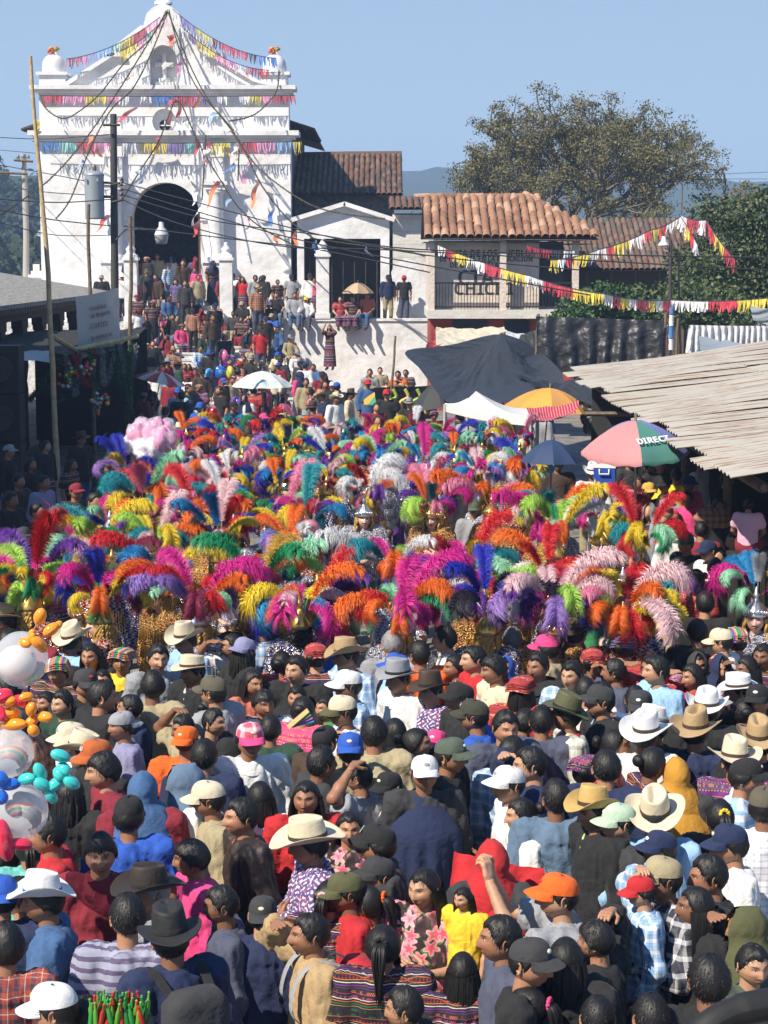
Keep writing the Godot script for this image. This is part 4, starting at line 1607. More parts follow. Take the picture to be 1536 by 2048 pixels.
# tiles laid on a slope: from the lower left corner along x, up the slope
func tile_roof(owner_: Node3D, low: Vector3, along: Vector3, up: Vector3, cols: int, rows: int, seed_: int, inside: Callable, tones: Array, joined := false, called := "roof_tile") -> void:
	var r := RandomNumberGenerator.new()
	r.seed = seed_
	var x := along.normalized()
	var z := -up.normalized()
	var y := z.cross(x).normalized()
	if y.y < 0: y = -y
	var b := Basis(x, y, z)
	var dx := along.length() / cols
	var dz := up.length() / rows
	var mass := MB.new()
	for i in cols:
		for j in rows:
			var f := Vector2((i + 0.5) / cols, float(j) / rows)
			if not inside.call(f): continue
			var at := low + along * f.x + up * f.y + y * (0.04 + r.randf_range(0, 0.012)) + x * r.randf_range(-0.012, 0.012)
			var tr := Transform3D(b * Basis(Vector3.UP, r.randf_range(-0.03, 0.03)) * Basis(Vector3.RIGHT, 0.06 + r.randf_range(-0.015, 0.015)) * Basis.from_scale(Vector3(dx / 0.235, 1.0, dz / 0.40)), at)
			if joined:
				var one := MB.new()
				var src := tile_shape(r.randi() % 3)
				one.v = src.surface_get_arrays(0)[Mesh.ARRAY_VERTEX]
				one.u = src.surface_get_arrays(0)[Mesh.ARRAY_TEX_UV]
				one.ix = src.surface_get_arrays(0)[Mesh.ARRAY_INDEX]
				one.c = src.surface_get_arrays(0)[Mesh.ARRAY_COLOR]
				var t := r.randf_range(0.6, 1.0)
				one.c.fill(Color(t, t * r.randf_range(0.9, 1.0), t))
				mass.add(one, tr)
			else:
				part(called, tile_shape(r.randi() % 3), tones[r.randi() % tones.size()], owner_, tr)
	if joined:
		var m: StandardMaterial3D = (tones[0] as StandardMaterial3D).duplicate()
		m.vertex_color_use_as_albedo = true
		tag(part(called + "s", mass, m, owner_), "", "", "", "stuff")

func plaster_box(st: MB, x0: float, x1: float, y0: float, y1: float, z0: float, z1: float) -> void:
	st.box(Vector3((x0 + x1) / 2, (y0 + y1) / 2, (z0 + z1) / 2), Vector3(absf(x1 - x0), absf(y1 - y0), absf(z1 - z0)))

func build_chapel() -> void:
	var o := thing("chapel", "whitewashed chapel with stepped gable, niche cross and dark arched doorway above the steps", "chapel", Vector3(-7.41, 0, CZ))
	var base := 3.0
	var f := MB.new()
	f.prism(arch_poly(-4.25, 4.25, base - 0.7, 8.5, 0.0, 1.18, 5.75, 1.2), -0.9, 0.0)
	# middle storey in two halves round the small round window
	for s in [-1.0, 1.0]:
		var q := PackedVector2Array([Vector2(0, 8.5), Vector2(4.2 * s, 8.5), Vector2(4.2 * s, 9.95), Vector2(0, 9.95)])
		for k in 13:
			var a := PI / 2 - PI * k / 12.0
			q.append(Vector2(cos(a) * 0.40 * s, 8.98 + sin(a) * 0.42))
		f.prism(q, -0.9, 0.0)
	f.box(Vector3(0, 8.98, -0.30), Vector3(0.9, 0.95, 0.1))
	var facade := part("facade", f, white_wall, o)
	# gable with a niche
	var g := PackedVector2Array()
	for q in [[-192, 184], [-97, 124], [-94, 112], [-40, 72], [-31, 42], [-17, 30], [0, 22], [17, 30], [31, 42], [40, 76], [100, 119], [103, 127], [196, 184]]:
		g.append(Vector2(q[0] / 58.3, px_h(q[1])))
	g.append_array(PackedVector2Array([Vector2(0.46, px_h(184)), Vector2(0.46, 11.0)]))
	for k in range(1, 12):
		var a := PI * k / 12.0
		g.append(Vector2(cos(a) * 0.46, 11.0 + sin(a) * 0.5))
	g.append_array(PackedVector2Array([Vector2(-0.46, 11.0), Vector2(-0.46, px_h(184))]))
	var gb := MB.new()
	gb.prism(g, -0.75, -0.04)
	gb.box(Vector3(0, 10.8, -0.62), Vector3(1.1, 1.6, 0.2))
	part("gable", gb, white_wall, o)
	var rail := [[-192, 180, -97, 120], [-94, 110, -40, 70], [42, 74, 102, 117], [102, 125, 196, 181], [-112, 122, -80, 122], [84, 123, 118, 123]]
	for q in rail:
		var a := Vector3(q[0] / 58.3, px_h(q[1]), -0.30)
		var b := Vector3(q[2] / 58.3, px_h(q[3]), -0.30)
		var st := MB.new()
		st.box((a + b) / 2, Vector3(a.distance_to(b) + 0.08, 0.13, 0.86), Basis(Vector3.BACK, atan2(b.y - a.y, b.x - a.x)))
		part("moulding", st, white_wall, o)
	# cross in the niche
	var cr := MB.new()
	cr.box(Vector3(0, 10.75, -0.36), Vector3(0.13, 0.95, 0.12))
	cr.box(Vector3(0, 10.88, -0.36), Vector3(0.62, 0.14, 0.118))
	cr.box(Vector3(0, 10.22, -0.34), Vector3(0.6, 0.16, 0.3))
	cr.box(Vector3(0, 10.36, -0.34), Vector3(0.36, 0.14, 0.24))
	part("niche_cross", cr, white_wall, o)
	# cornices
	for q in [[8.5, 4.55, 0.38, 0.16], [8.42, 4.40, 0.24, 0.14], [10.02, 4.45, 0.36, 0.13], [9.92, 4.33, 0.22, 0.12]]:
		var st := MB.new()
		plaster_box(st, -q[1], q[1], q[0], q[0] + q[3], -1.0, q[2])
		part("cornice", st, white_wall, o)
	# the small round window
	var w := MB.new()
	w.ball(Vector3(0, 8.86, -0.24), Vector3(0.19, 0.19, 0.02), 20, 8)
	var wi := part("window", w, flat(0.006, 0.007, 0.01, 0.3), o)
	var cb := MB.new()
	cb.box(Vector3(0, 8.86, -0.21), Vector3(0.035, 0.38, 0.03))
	cb.box(Vector3(0, 8.86, -0.208), Vector3(0.38, 0.035, 0.026))
	part("bar", cb, white_wall, wi)
	# pilasters and half round columns beside the door
	for s in [-1.0, 1.0]:
		var c := MB.new()
		plaster_box(c, 1.72 * s - 0.42, 1.72 * s + 0.42, base - 0.7, 4.25, 0.0, 0.62)
		plaster_box(c, 1.72 * s - 0.47, 1.72 * s + 0.47, 4.25, 4.36, 0.0, 0.68)
		c.lathe([Vector2(0.36, 4.36), Vector2(0.38, 4.42), Vector2(0.34, 4.5), Vector2(0.285, 4.58), Vector2(0.27, 5.2), Vector2(0.26, 6.5), Vector2(0.29, 6.58), Vector2(0.31, 6.63), Vector2(0.27, 6.7)], 20, Vector3(1.72 * s, 0, 0.22))
		plaster_box(c, 1.72 * s - 0.36, 1.72 * s + 0.36, 6.7, 6.85, 0.0, 0.5)
		plaster_box(c, 1.72 * s - 0.42, 1.72 * s + 0.42, 6.85, 6.97, 0.0, 0.56)
		plaster_box(c, 1.72 * s - 0.30, 1.72 * s + 0.30, 6.97, 8.3, 0.0, 0.16)
		part("column", c, white_wall, o)
		var im := MB.new()
		plaster_box(im, 1.18 * s, 1.30 * s + 0.14 * s, 5.68, 5.86, -0.5, 0.08)
		part("impost", im, white_wall, o)
		# corner turrets
		var t := MB.new()
		var cx: float = 3.72 * s
		plaster_box(t, cx - 0.44, cx + 0.44, 10.15, 10.5, -0.75, 0.12)
		plaster_box(t, cx - 0.53, cx + 0.53, 10.5, 10.60, -0.84, 0.21)
		t.lathe([Vector2(0.40, 10.60), Vector2(0.40, 10.8), Vector2(0.37, 10.98), Vector2(0.26, 11.14), Vector2(0.13, 11.2), Vector2(0.13, 11.28), Vector2(0, 11.3)], 20, Vector3(cx, 0, -0.31))
		var tu := part("turret", t, white_wall, o)
		var cu := MB.new()
		var r := RandomNumberGenerator.new()
		r.seed = 8
		for k in 24:
			cu.col = [Color(0.6, 0.35, 0.04), Color(0.6, 0.06, 0.02), Color(0.3, 0.25, 0.02)][k % 3]
			cu.ball(Vector3(cx + r.randf_range(-0.16, 0.16), 11.26 + r.randf_range(0, 0.18), -0.31 + r.randf_range(-0.16, 0.16)), Vector3(0.06, 0.05, 0.06), 6, 4)
		part("flower_knot", cu, vcol(), tu)
	var fin := MB.new()
	fin.lathe([Vector2(0.30, 12.85), Vector2(0.30, 12.95), Vector2(0.12, 13.02), Vector2(0.10, 13.2), Vector2(0.03, 13.25), Vector2(0.03, 13.6)], 12, Vector3(0, 0, -0.35))
	part("finial", fin, white_wall, o)
	# nave: side walls, back wall, ceiling and tiled roof; floor
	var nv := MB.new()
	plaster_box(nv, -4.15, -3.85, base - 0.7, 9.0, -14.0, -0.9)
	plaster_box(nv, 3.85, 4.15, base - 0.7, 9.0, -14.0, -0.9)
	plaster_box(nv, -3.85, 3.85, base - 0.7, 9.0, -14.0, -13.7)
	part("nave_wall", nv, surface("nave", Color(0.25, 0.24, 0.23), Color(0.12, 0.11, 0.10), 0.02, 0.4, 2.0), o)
	var rf := MB.new()
	for s in [-1.0, 1.0]:
		rf.quad(Vector3(-5.0 if s < 0 else 0.0, 8.75 if s < 0 else 10.2, -0.92), Vector3(0.0 if s < 0 else 5.0, 10.2 if s < 0 else 8.75, -0.92), Vector3(0.0 if s < 0 else 5.0, 10.2 if s < 0 else 8.75, -14.2), Vector3(-5.0 if s < 0 else 0.0, 8.75 if s < 0 else 10.2, -14.2))
	rf.box(Vector3(0, 8.9, -7.5), Vector3(7.6, 0.1, 12.6))
	part("roof", rf, tile_mats[4], o)
	for s in [-1.0, 1.0]:
		tile_roof(o, Vector3(5.0 * s, 8.72, -1.0 if s < 0 else -8.2), Vector3(0, 0, -7.2 if s < 0 else 7.2), Vector3(-2.0 * s, 0.62, 0), 30, 5, 71 + int(s), func(_f): return true, [tile_mats[4]], true, "nave_tile")
	# door leaf stands open at the right of the arch
	var d := MB.new()
	plaster_box(d, 1.05, 1.16, base, 6.2, -1.9, -0.6)
	part("door", d, flat(0.10, 0.035, 0.02, 0.7), o)
	var fl := MB.new()
	plaster_box(fl, -3.85, 3.85, base - 0.75, base, -13.7, -0.9)
	plaster_box(fl, -1.18, 1.18, base - 0.75, base - 0.004, -0.9, 0.0)
	part("floor", fl, flat(0.22, 0.20, 0.18), o)

func build_side_wing() -> void:
	# long tiled roof behind the chapel
	var o := thing("side_wing", "dark walled wing with mossy clay tile roof beside the chapel", "building", Vector3(0, 0, 0))
	var x0 := -3.2
	var x1 := 0.66
	var zf := -68.5
	var w := MB.new()
	plaster_box(w, x0, x1 - 0.3, 0, 6.7, zf - 6, zf)
	part("wall", w, surface("adobe", Color(0.16, 0.15, 0.14), Color(0.06, 0.055, 0.05), 0.03, 0.5, 4.0), o)
	var sl := MB.new()
	sl.quad(Vector3(x0, 8.15, zf - 3.0), Vector3(x1, 8.15, zf - 3.0), Vector3(x1, 6.58, zf + 0.6), Vector3(x0, 6.58, zf + 0.6))
	sl.quad(Vector3(x1, 8.15, zf - 3.0), Vector3(x0, 8.15, zf - 3.0), Vector3(x0, 6.58, zf - 6.6), Vector3(x1, 6.58, zf - 6.6))
	part("roof", sl, flat(0.10, 0.06, 0.045), o)
	tile_roof(o, Vector3(x0, 6.6, zf + 0.6), Vector3(x1 - x0, 0, 0), Vector3(0, 1.57, -3.6), 20, 13, 5, func(_f): return true, [tile_mats[3], tile_mats[4], tile_mats[5], tile_mats[3], tile_mats[6]])
	var rg := MB.new()
	rg.tube(PackedVector3Array([Vector3(x0, 8.18, zf - 3.0), Vector3((x0 + x1) / 2, 8.2, zf - 3.0), Vector3(x1, 8.22, zf - 3.0)]), [0.12, 0.13, 0.12], 8)
	part("ridge", rg, tile_mats[5], o)

func build_annex() -> void:
	var o := thing("portal", "small white gabled portal with a dark opening right of the chapel", "portal", Vector3(-1.37, 0, -64.4))
	var h := func(y): return px_h(y, 59.0)
	var f := MB.new()
	var q := PackedVector2Array([Vector2(-1.55, 2.0), Vector2(-1.32, 2.0), Vector2(-1.32, h.call(478)), Vector2(1.25, h.call(478)), Vector2(1.25, 2.0), Vector2(1.55, 2.0), Vector2(1.55, h.call(440)), Vector2(0.05, h.call(412)), Vector2(-1.55, h.call(440))])
	f.prism(q, -0.5, 0.0)
	part("front_wall", f, white_wall, o)
	for s in [-1.0, 1.0]:
		var m := MB.new()
		var a := Vector3(1.7 * s, h.call(441), -0.12)
		var b := Vector3(0.05, h.call(410), -0.12)
		m.box((a + b) / 2, Vector3(a.distance_to(b) + 0.05, 0.14, 0.70), Basis(Vector3.BACK, atan2(b.y - a.y, b.x - a.x)))
		part("moulding", m, white_wall, o)
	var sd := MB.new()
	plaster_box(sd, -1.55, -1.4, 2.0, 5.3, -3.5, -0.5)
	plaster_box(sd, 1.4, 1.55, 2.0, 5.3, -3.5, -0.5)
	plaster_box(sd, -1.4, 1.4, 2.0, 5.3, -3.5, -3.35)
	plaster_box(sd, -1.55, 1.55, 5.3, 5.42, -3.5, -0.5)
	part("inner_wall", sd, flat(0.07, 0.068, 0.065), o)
	for k in 7:
		var b := MB.new()
		var x := -1.15 + k * 0.38
		b.bar(Vector3(x, 2.35, -0.4), Vector3(x, 4.3, -0.4), 0.022)
		part("gate_bar", b, flat(0.03, 0.03, 0.03, 0.5), o)

func post(at: Vector3, w: float, h: float, label: String) -> void:
	var o := thing("gate_post", label, "post", at)
	var m := MB.new()
	plaster_box(m, -w / 2, w / 2, 0.18, h, -w / 2, w / 2)
	plaster_box(m, -w * 0.58, w * 0.58, 0, 0.18, -w * 0.58, w * 0.58)
	part("shaft", m, white_wall, o)
	var c := MB.new()
	plaster_box(c, -w * 0.62, w * 0.62, h, h + 0.10, -w * 0.62, w * 0.62)
	plaster_box(c, -w * 0.5, w * 0.5, h + 0.10, h + 0.18, -w * 0.5, w * 0.5)
	part("cap", c, white_wall, o)
	var b := MB.new()
	b.lathe([Vector2(0.2, h + 0.18), Vector2(0.15, h + 0.23), Vector2(0.13, h + 0.3), Vector2(0.17, h + 0.36), Vector2(0.10, h + 0.44), Vector2(0.05, h + 0.5), Vector2(0.07, h + 0.56), Vector2(0, h + 0.6)], 14)
	part("finial", b, white_wall, o)

func build_steps() -> void:
	var o := struct("stairs", null, null)
	var n := 13
	var zt := -62.6
	var x0 := -8.3
	for k in n:
		var top := 2.34 * (n - k) / n
		var st := MB.new()
		var zf := zt + 0.36 * (k + 1)
		var x1 := lerpf(-3.3, -1.7, clampf((k - 3) / 8.0, 0, 1))
		plaster_box(st, x0, x1, 0.0, top, zf - 0.37, zf)
		plaster_box(st, x0 - 0.0, x1 + 0.03, top - 0.055, top + 0.004, zf - 0.40, zf + 0.03)
		part("step", st, mats["step"], o)
	# upper flight at the door
	for k in 4:
		var st := MB.new()
		var top := 2.34 + 0.66 * (4 - k) / 4.0
		plaster_box(st, -9.4, -5.2, 2.3, top, CZ + 0.02, CZ + 0.75 + 0.33 * k)
		part("step", st, mats["step"], o)
	var t := MB.new()
	plaster_box(t, -14.0, 1.46, 0.0, 2.335, -72.0, zt + 0.0)
	struct("terrace", t, mats["step"])
	var w := thing("retaining_wall", "tall whitewashed retaining wall below the terrace right of the steps", "wall", Vector3.ZERO)
	var m := MB.new()
	plaster_box(m, -3.28, 1.46, 0.0, 2.38, zt + 0.003, zt + 0.32)
	plaster_box(m, -3.34, 1.50, 2.38, 2.46, zt - 0.02, zt + 0.37)
	part("wall", m, white_wall, w)
	# stepped parapet at the right end of the terrace
	var pr := thing("parapet", "stepped white parapet with a scrolled top at the terrace end", "parapet", Vector3.ZERO)
	var q := PackedVector2Array()
	for e in [[790, 642], [790, 590], [782, 545], [790, 525], [812, 518], [830, 522], [838, 540], [848, 545], [848, 525], [870, 528], [870, 642]]:
		q.append(Vector2((e[0] - 768) / 59.5, px_h(e[1], 59.5)))
	var pm := MB.new()
	pm.prism(q, -63.7, -63.4)
	part("wall", pm, white_wall, pr)
	var pl := thing("low_wall", "low white wall with a stepped finial left of the chapel", "wall", Vector3.ZERO)
	var lm := MB.new()
	plaster_box(lm, -16.0, -11.7, 2.3, 3.75, -66.0, -65.7)
	part("wall", lm, white_wall, pl)
	var lf := MB.new()
	plaster_box(lf, -12.2, -11.7, 3.75, 3.85, -66.1, -65.6)
	plaster_box(lf, -12.12, -11.78, 3.85, 3.98, -66.0, -65.7)
	plaster_box(lf, -12.05, -11.85, 3.98, 4.2, -65.95, -65.75)
	part("finial", lf, white_wall, pl)
	post(Vector3((268 - 768) / 60.2, 2.34, -62.9), 0.42, 2.0, "white post with finial at the head of the steps beside the utility pole")
	post(Vector3((456 - 768) / 60.2, 2.34, -62.9), 0.42, 2.0, "white post with finial before the right chapel column")
	post(Vector3((647 - 768) / 60.5, 2.46, -62.45), 0.42, 2.0, "white post with finial standing on the terrace wall")

func build_market_hall() -> void:
	# two storeyed building with a tiled hip roof and painted letters
	var z := -55.0
	var s := 3800.0 / 55.0
	var X := func(px): return (px - 768.0) / s
	var Y := func(py): return EYE + (514.0 - py) / s
	var o := thing("workers_hall", "pale two storey hall with clay tile roof and painted letters over its balcony", "building", Vector3(0, 0, z))
	var wl := surface("beige", Color(0.66, 0.57, 0.50), Color(0.55, 0.47, 0.41), 0.02, 0.5, 1.5)
	var cream := surface("creamblock", Color(0.62, 0.60, 0.55), Color(0.5, 0.48, 0.44), 0.02, 0.5, 1.0)
	var x0: float = X.call(858)
	var x1: float = X.call(1150)
	var fl: float = Y.call(618)
	var ev: float = Y.call(482)
	var w := MB.new()
	plaster_box(w, x0 + 0.1, X.call(1078), fl, ev, -0.55, -0.40)
	plaster_box(w, x0 + 0.004, x0 + 0.1, fl, ev, -5.0, 0.0)
	part("wall", w, wl, o)
	var rec := MB.new()
	plaster_box(rec, X.call(1078), x1, fl, ev, -4.2, -4.05)
	plaster_box(rec, X.call(1078) - 0.1, X.call(1078), fl, ev, -4.2, -0.55)
	part("recess_wall", rec, flat(0.12, 0.115, 0.11), o)
	var bw := MB.new()
	plaster_box(bw, x0 + 0.05, x1, 0.0, fl - 0.25, -4.5, -0.4)
	part("ground_floor", bw, surface("redwall", Color(0.34, 0.05, 0.03), Color(0.22, 0.04, 0.03), 0.02, 0.6, 1.5), o)
	for q in [[905, 975], [1010, 1060]]:
		var win := MB.new()
		plaster_box(win, X.call(q[0]), X.call(q[1]), Y.call(690), Y.call(640), -0.39, -0.36)
		part("window", win, flat(0.015, 0.02, 0.03, 0.2), o)
	var sb := MB.new()
	plaster_box(sb, x0 - 0.05, x1 + 0.05, fl - 0.25, fl, -4.5, 0.12)
	part("balcony_floor", sb, cream, o)
	for px in [862, 1004, 1148]:
		var p := MB.new()
		plaster_box(p, X.call(px) - 0.09, X.call(px) + 0.09, fl, ev, -0.12, 0.08)
		part("post", p, wl, o)
	var cb := MB.new()
	plaster_box(cb, (785 - 768) / 58.9, (866 - 768) / 58.9, 0, px_h(431, 58.9), -12.0, -9.5)
	var cbo := part("side_block", cb, cream, o)
	for k in 9:
		var jn := MB.new()
		var y: float = lerpf(px_h(640, 58.9), px_h(438, 58.9), k / 8.0)
		plaster_box(jn, (785 - 768) / 58.9 - 0.004, (866 - 768) / 58.9, y - 0.012, y, -9.52, -9.497)
		part("joint", jn, flat(0.4, 0.38, 0.35), cbo)
	# railing
	var rail := MB.new()
	plaster_box(rail, x0 + 0.15, x1 - 0.1, fl + 0.74, fl + 0.79, -0.03, 0.03)
	plaster_box(rail, x0 + 0.15, x1 - 0.1, fl + 0.06, fl + 0.10, -0.03, 0.03)
	var rl := part("railing", rail, flat(0.015, 0.015, 0.018, 0.5), o)
	for k in 44:
		var b := MB.new()
		var x := lerpf(x0 + 0.2, x1 - 0.15, k / 43.0)
		b.box(Vector3(x, fl + 0.42, 0), Vector3(0.018, 0.66, 0.018))
		part("baluster", b, flat(0.015, 0.015, 0.018, 0.5), rl)
	# painted words on the wall
	var f := SystemFont.new()
	f.font_names = PackedStringArray(["Droid Sans"])
	f.font_weight = 700
	var ink := flat(0.05, 0.05, 0.055, 0.9)
	for q in [["ALIANZA DE LOS PUEBLOS", 968, 507, 0.20], ["DE CULTURA EN LA EDUCACION", 972, 518, 0.15], ["DE GUATEMALA", 948, 530, 0.16], ["CTAS", 962, 555, 0.42], ["CHICHI", 967, 577, 0.36]]:
		var t := TextMesh.new()
		t.text = q[0]
		t.font = f
		t.font_size = 32
		t.depth = 0.006
		t.pixel_size = q[3] / 23.0
		var tt := part("lettering", t, ink, o, Transform3D(Basis.from_scale(Vector3(1.0 if q[3] > 0.3 else 0.86, 1, 1)), Vector3(X.call(q[1]), Y.call(q[2]), -0.395)))
		if q[3] > 0.3:
			t.font = f
	for k in 4:
		var fr := MB.new()
		var a: Array = [[917, 567.5, 1018, 569], [917, 586.5, 1018, 588], [917, 567.5, 918.5, 588], [1016.5, 567.5, 1018, 588]][k]
		plaster_box(fr, X.call(a[0]), X.call(a[2]), Y.call(a[3]), Y.call(a[1]), -0.399, -0.392)
		part("painted_frame", fr, ink, o)
	# hip roof: front slope and right slope
	var lowl := Vector3(X.call(848), Y.call(476), 0.28)
	var lowr := Vector3(X.call(1192), Y.call(480), 0.28)
	var topl := Vector3(X.call(848), Y.call(392), -2.6)
	var topr := Vector3(X.call(1070), Y.call(392), -2.6)
	var under := MB.new()
	under.quad(topl - Vector3(0, 0.03, 0), topr - Vector3(0, 0.03, 0), lowr - Vector3(0, 0.03, 0), lowl - Vector3(0, 0.03, 0))
	var backr := Vector3(lowr.x, lowr.y, -5.7)
	var backl := Vector3(lowl.x, lowl.y, -5.7)
	under.tri(topr, backr, lowr)
	under.quad(topr, topl, backl, backr)
	under.quad(lowl - Vector3(0, 0.12, 0), lowr - Vector3(0, 0.12, 0), backr - Vector3(0, 0.12, 0), backl - Vector3(0, 0.12, 0))
	part("roof_deck", under, flat(0.11, 0.07, 0.05), o)
	var full := lowr.x - lowl.x
	tile_roof(o, lowl, Vector3(full, 0, 0), Vector3(0, topl.y - lowl.y, topl.z - lowl.z), 21, 9, 15, func(u): return u.x * full < lerpf(full, topr.x - topl.x, u.y) + 0.05, [tile_mats[0], tile_mats[1], tile_mats[2], tile_mats[0], tile_mats[1], tile_mats[7]])
	for q in [[topl, topr], [topr, lowr]]:
		var a: Vector3 = q[0]
		var b: Vector3 = q[1]
		var cnt := int(a.distance_to(b) / 0.36)
		for k in cnt:
			var at := a.lerp(b, (k + 0.5) / cnt) + Vector3(0, 0.06, 0)
			var dir := (a - b).normalized()
			var xx := dir.cross(Vector3.UP).normalized()
			part("ridge_tile", tile_shape(k % 3), tile_mats[k % 3] if k % 4 else tile_mats[7], o, Transform3D(Basis(xx, dir.cross(xx) * -1.0 if dir.cross(xx).y < 0 else dir.cross(xx), -dir), at))

func build_old_hall() -> void:
	var o := thing("old_house", "long low house under a weathered grey brown tile roof behind the hall", "building", Vector3.ZERO)
	var z := -60.0
	var s := 3800.0 / 60.0
	var X := func(px): return (px - 768.0) / s
	var Y := func(py): return EYE + (514.0 - py) / s
	var w := MB.new()
	plaster_box(w, X.call(1100), X.call(1500), 0, Y.call(520), z - 6.0, z - 0.9)
	part("wall", w, flat(0.10, 0.075, 0.05), o)
	var low := Vector3(X.call(1120), Y.call(541), z + 0.2)
	var along := Vector3(X.call(1400) - X.call(1120), 0, 0)
	var up := Vector3(0, Y.call(440) - Y.call(541), -3.4)
	var d := MB.new()
	d.quad(low + up, low + up + along, low + along, low)
	d.quad(low + up + along, low + up, low + Vector3(0, 0, -6.8), low + along + Vector3(0, 0, -6.8))
	part("roof_deck", d, flat(0.09, 0.065, 0.05), o)
	tile_roof(o, low, along, up, 24, 12, 33, func(_f): return true, [tile_mats[5], tile_mats[6], tile_mats[3], tile_mats[6], tile_mats[8]])
	for k in 5:
		var p := MB.new()
		plaster_box(p, X.call(1170 + k * 48), X.call(1174 + k * 48), 0, Y.call(541), z - 0.15, z - 0.05)
		part("post", p, flat(0.13, 0.10, 0.07), o)
	# bit of tiled eave between chapel wing and hall
	var e := thing("eave_roof", "small sagging clay tile eave between the portal and the pale hall", "roof", Vector3.ZERO)
	var lo := Vector3((778 - 768) / 58.0, EYE + (514 - 424) / 58.0, -64.0)
	var dd := MB.new()
	dd.quad(lo + Vector3(0, 0.35, -1.4), lo + Vector3(1.25, 0.42, -1.4), lo + Vector3(1.25, 0, 0), lo)
	plaster_box(dd, lo.x + 0.1, lo.x + 1.2, 2.3, lo.y - 0.1, -66.0, -64.6)
	part("roof_deck", dd, flat(0.09, 0.06, 0.045), e)
	tile_roof(e, lo, Vector3(1.25, 0, 0), Vector3(0, 0.38, -1.4), 6, 4, 3, func(_f): return true, [tile_mats[3], tile_mats[5]])
	var lo2 := Vector3((775 - 768) / 58.0, EYE + (514 - 512) / 58.0, -64.9)
	var e2 := thing("eave_roof", "broken grey tile eave low beside the portal", "roof", Vector3.ZERO)
	tile_roof(e2, lo2, Vector3(0.6, 0, 0), Vector3(0, 0.5, -1.0), 3, 3, 4, func(_f): return true, [tile_mats[6], tile_mats[5]])

func tin_mat(v: int) -> StandardMaterial3D:
	var m := StandardMaterial3D.new()
	var rust := [Color(0.26, 0.12, 0.055), Color(0.30, 0.14, 0.06), Color(0.22, 0.11, 0.06)][v % 3] as Color
	var no := FastNoiseLite.new()
	no.seed = 40 + v
	no.frequency = 1.0
	no.fractal_octaves = 4
	var zinc := Color(0.52, 0.475, 0.40)
	m.albedo_texture = picture(256, 128, func(x, y):
		var s := no.get_noise_2d(x * 0.06, y * 0.012) + 0.35 * no.get_noise_2d(x * 0.09, y * 0.09)
		var k := 0.85 * smoothstep(0.0 + 0.26 * ((v * 7) % 5) / 4.0, 0.42, s)
		var g := 0.88 + 0.22 * no.get_noise_2d(x * 0.2 + 50.0, y * 0.02)
		return (zinc * g).lerp(rust, k))
	m.roughness = 0.55
	m.metallic = 0.25
	m.cull_mode = BaseMaterial3D.CULL_DISABLED
	return m

func build_tin_roof() -> void:
	var o := thing("market_shed", "market shed under a low rusty corrugated tin roof on the right", "shed", Vector3.ZERO)
	var tins := []
	for k in 6: tins.append(tin_mat(k))
	var r := RandomNumberGenerator.new()
	r.seed = 12
	var n := 18
	for k in n:
		var z := -31.0 + 15.2 * k / n
		var wz := 15.2 / n
		for half in 2:
			var st := MB.new()
			var rows := []
			var xa := 2.92 + r.randf_range(-0.10, 0.14) if half == 0 else 5.1
			var xb := 5.3 if half == 0 else 9.0
			var lift := r.randf_range(0.0, 0.016) + 0.012 * half
			var skew := r.randf_range(-0.015, 0.02)
			for i in 7:
				var x := lerpf(xa, xb, i / 6.0)
				var line := PackedVector3Array()
				for j in 23:
					var f := j / 22.0
					var y := 2.62 + 0.135 * (x - 2.9) + 0.014 * sin(f * TAU * 5.0) + lift * f + skew * (f - 0.5) - 0.02 * sin(x * 1.7 + k)
					line.append(Vector3(x, y, z + (f * 1.06 - 0.03) * wz))
				rows.append(line)
			st.loft(rows, false)
			part("roof_sheet", st, tins[r.randi() % 6], o)
	for k in 5:
		var p := MB.new()
		p.bar(Vector3(4.3, 0, -30.4 + 3.4 * k), Vector3(4.3, 2.70, -30.4 + 3.4 * k), 0.06, 0.055)
		part("post", p, mats["wood"], o)
	for k in 3:
		var b := MB.new()
		b.bar(Vector3(3.2 + 2.2 * k, 2.52 + 0.28 * k, -31.0), Vector3(3.2 + 2.2 * k, 2.52 + 0.28 * k, -15.9), 0.05)
		part("beam", b, mats["wood"], o)
	var bw := MB.new()
	plaster_box(bw, 8.6, 8.75, 0, 3.3, -31, -15.8)
	plaster_box(bw, 3.4, 8.6, 0, 2.4, -31.1, -31.0)
	part("back_wall", bw, flat(0.03, 0.03, 0.032), o)
	# boards and sticks lying on the roof
	for q in [[1170, 828, 1290, 828, 0.05], [1340, 874, 1425, 850, 0.03]]:
		var a := at_z(q[0], q[1], 24.5)
		var b := at_z(q[2], q[3], 24.5)
		var bo := MB.new()
		bo.bar(a, b, 0.035)
		part("loose_pole", bo, mats["wood"], o)

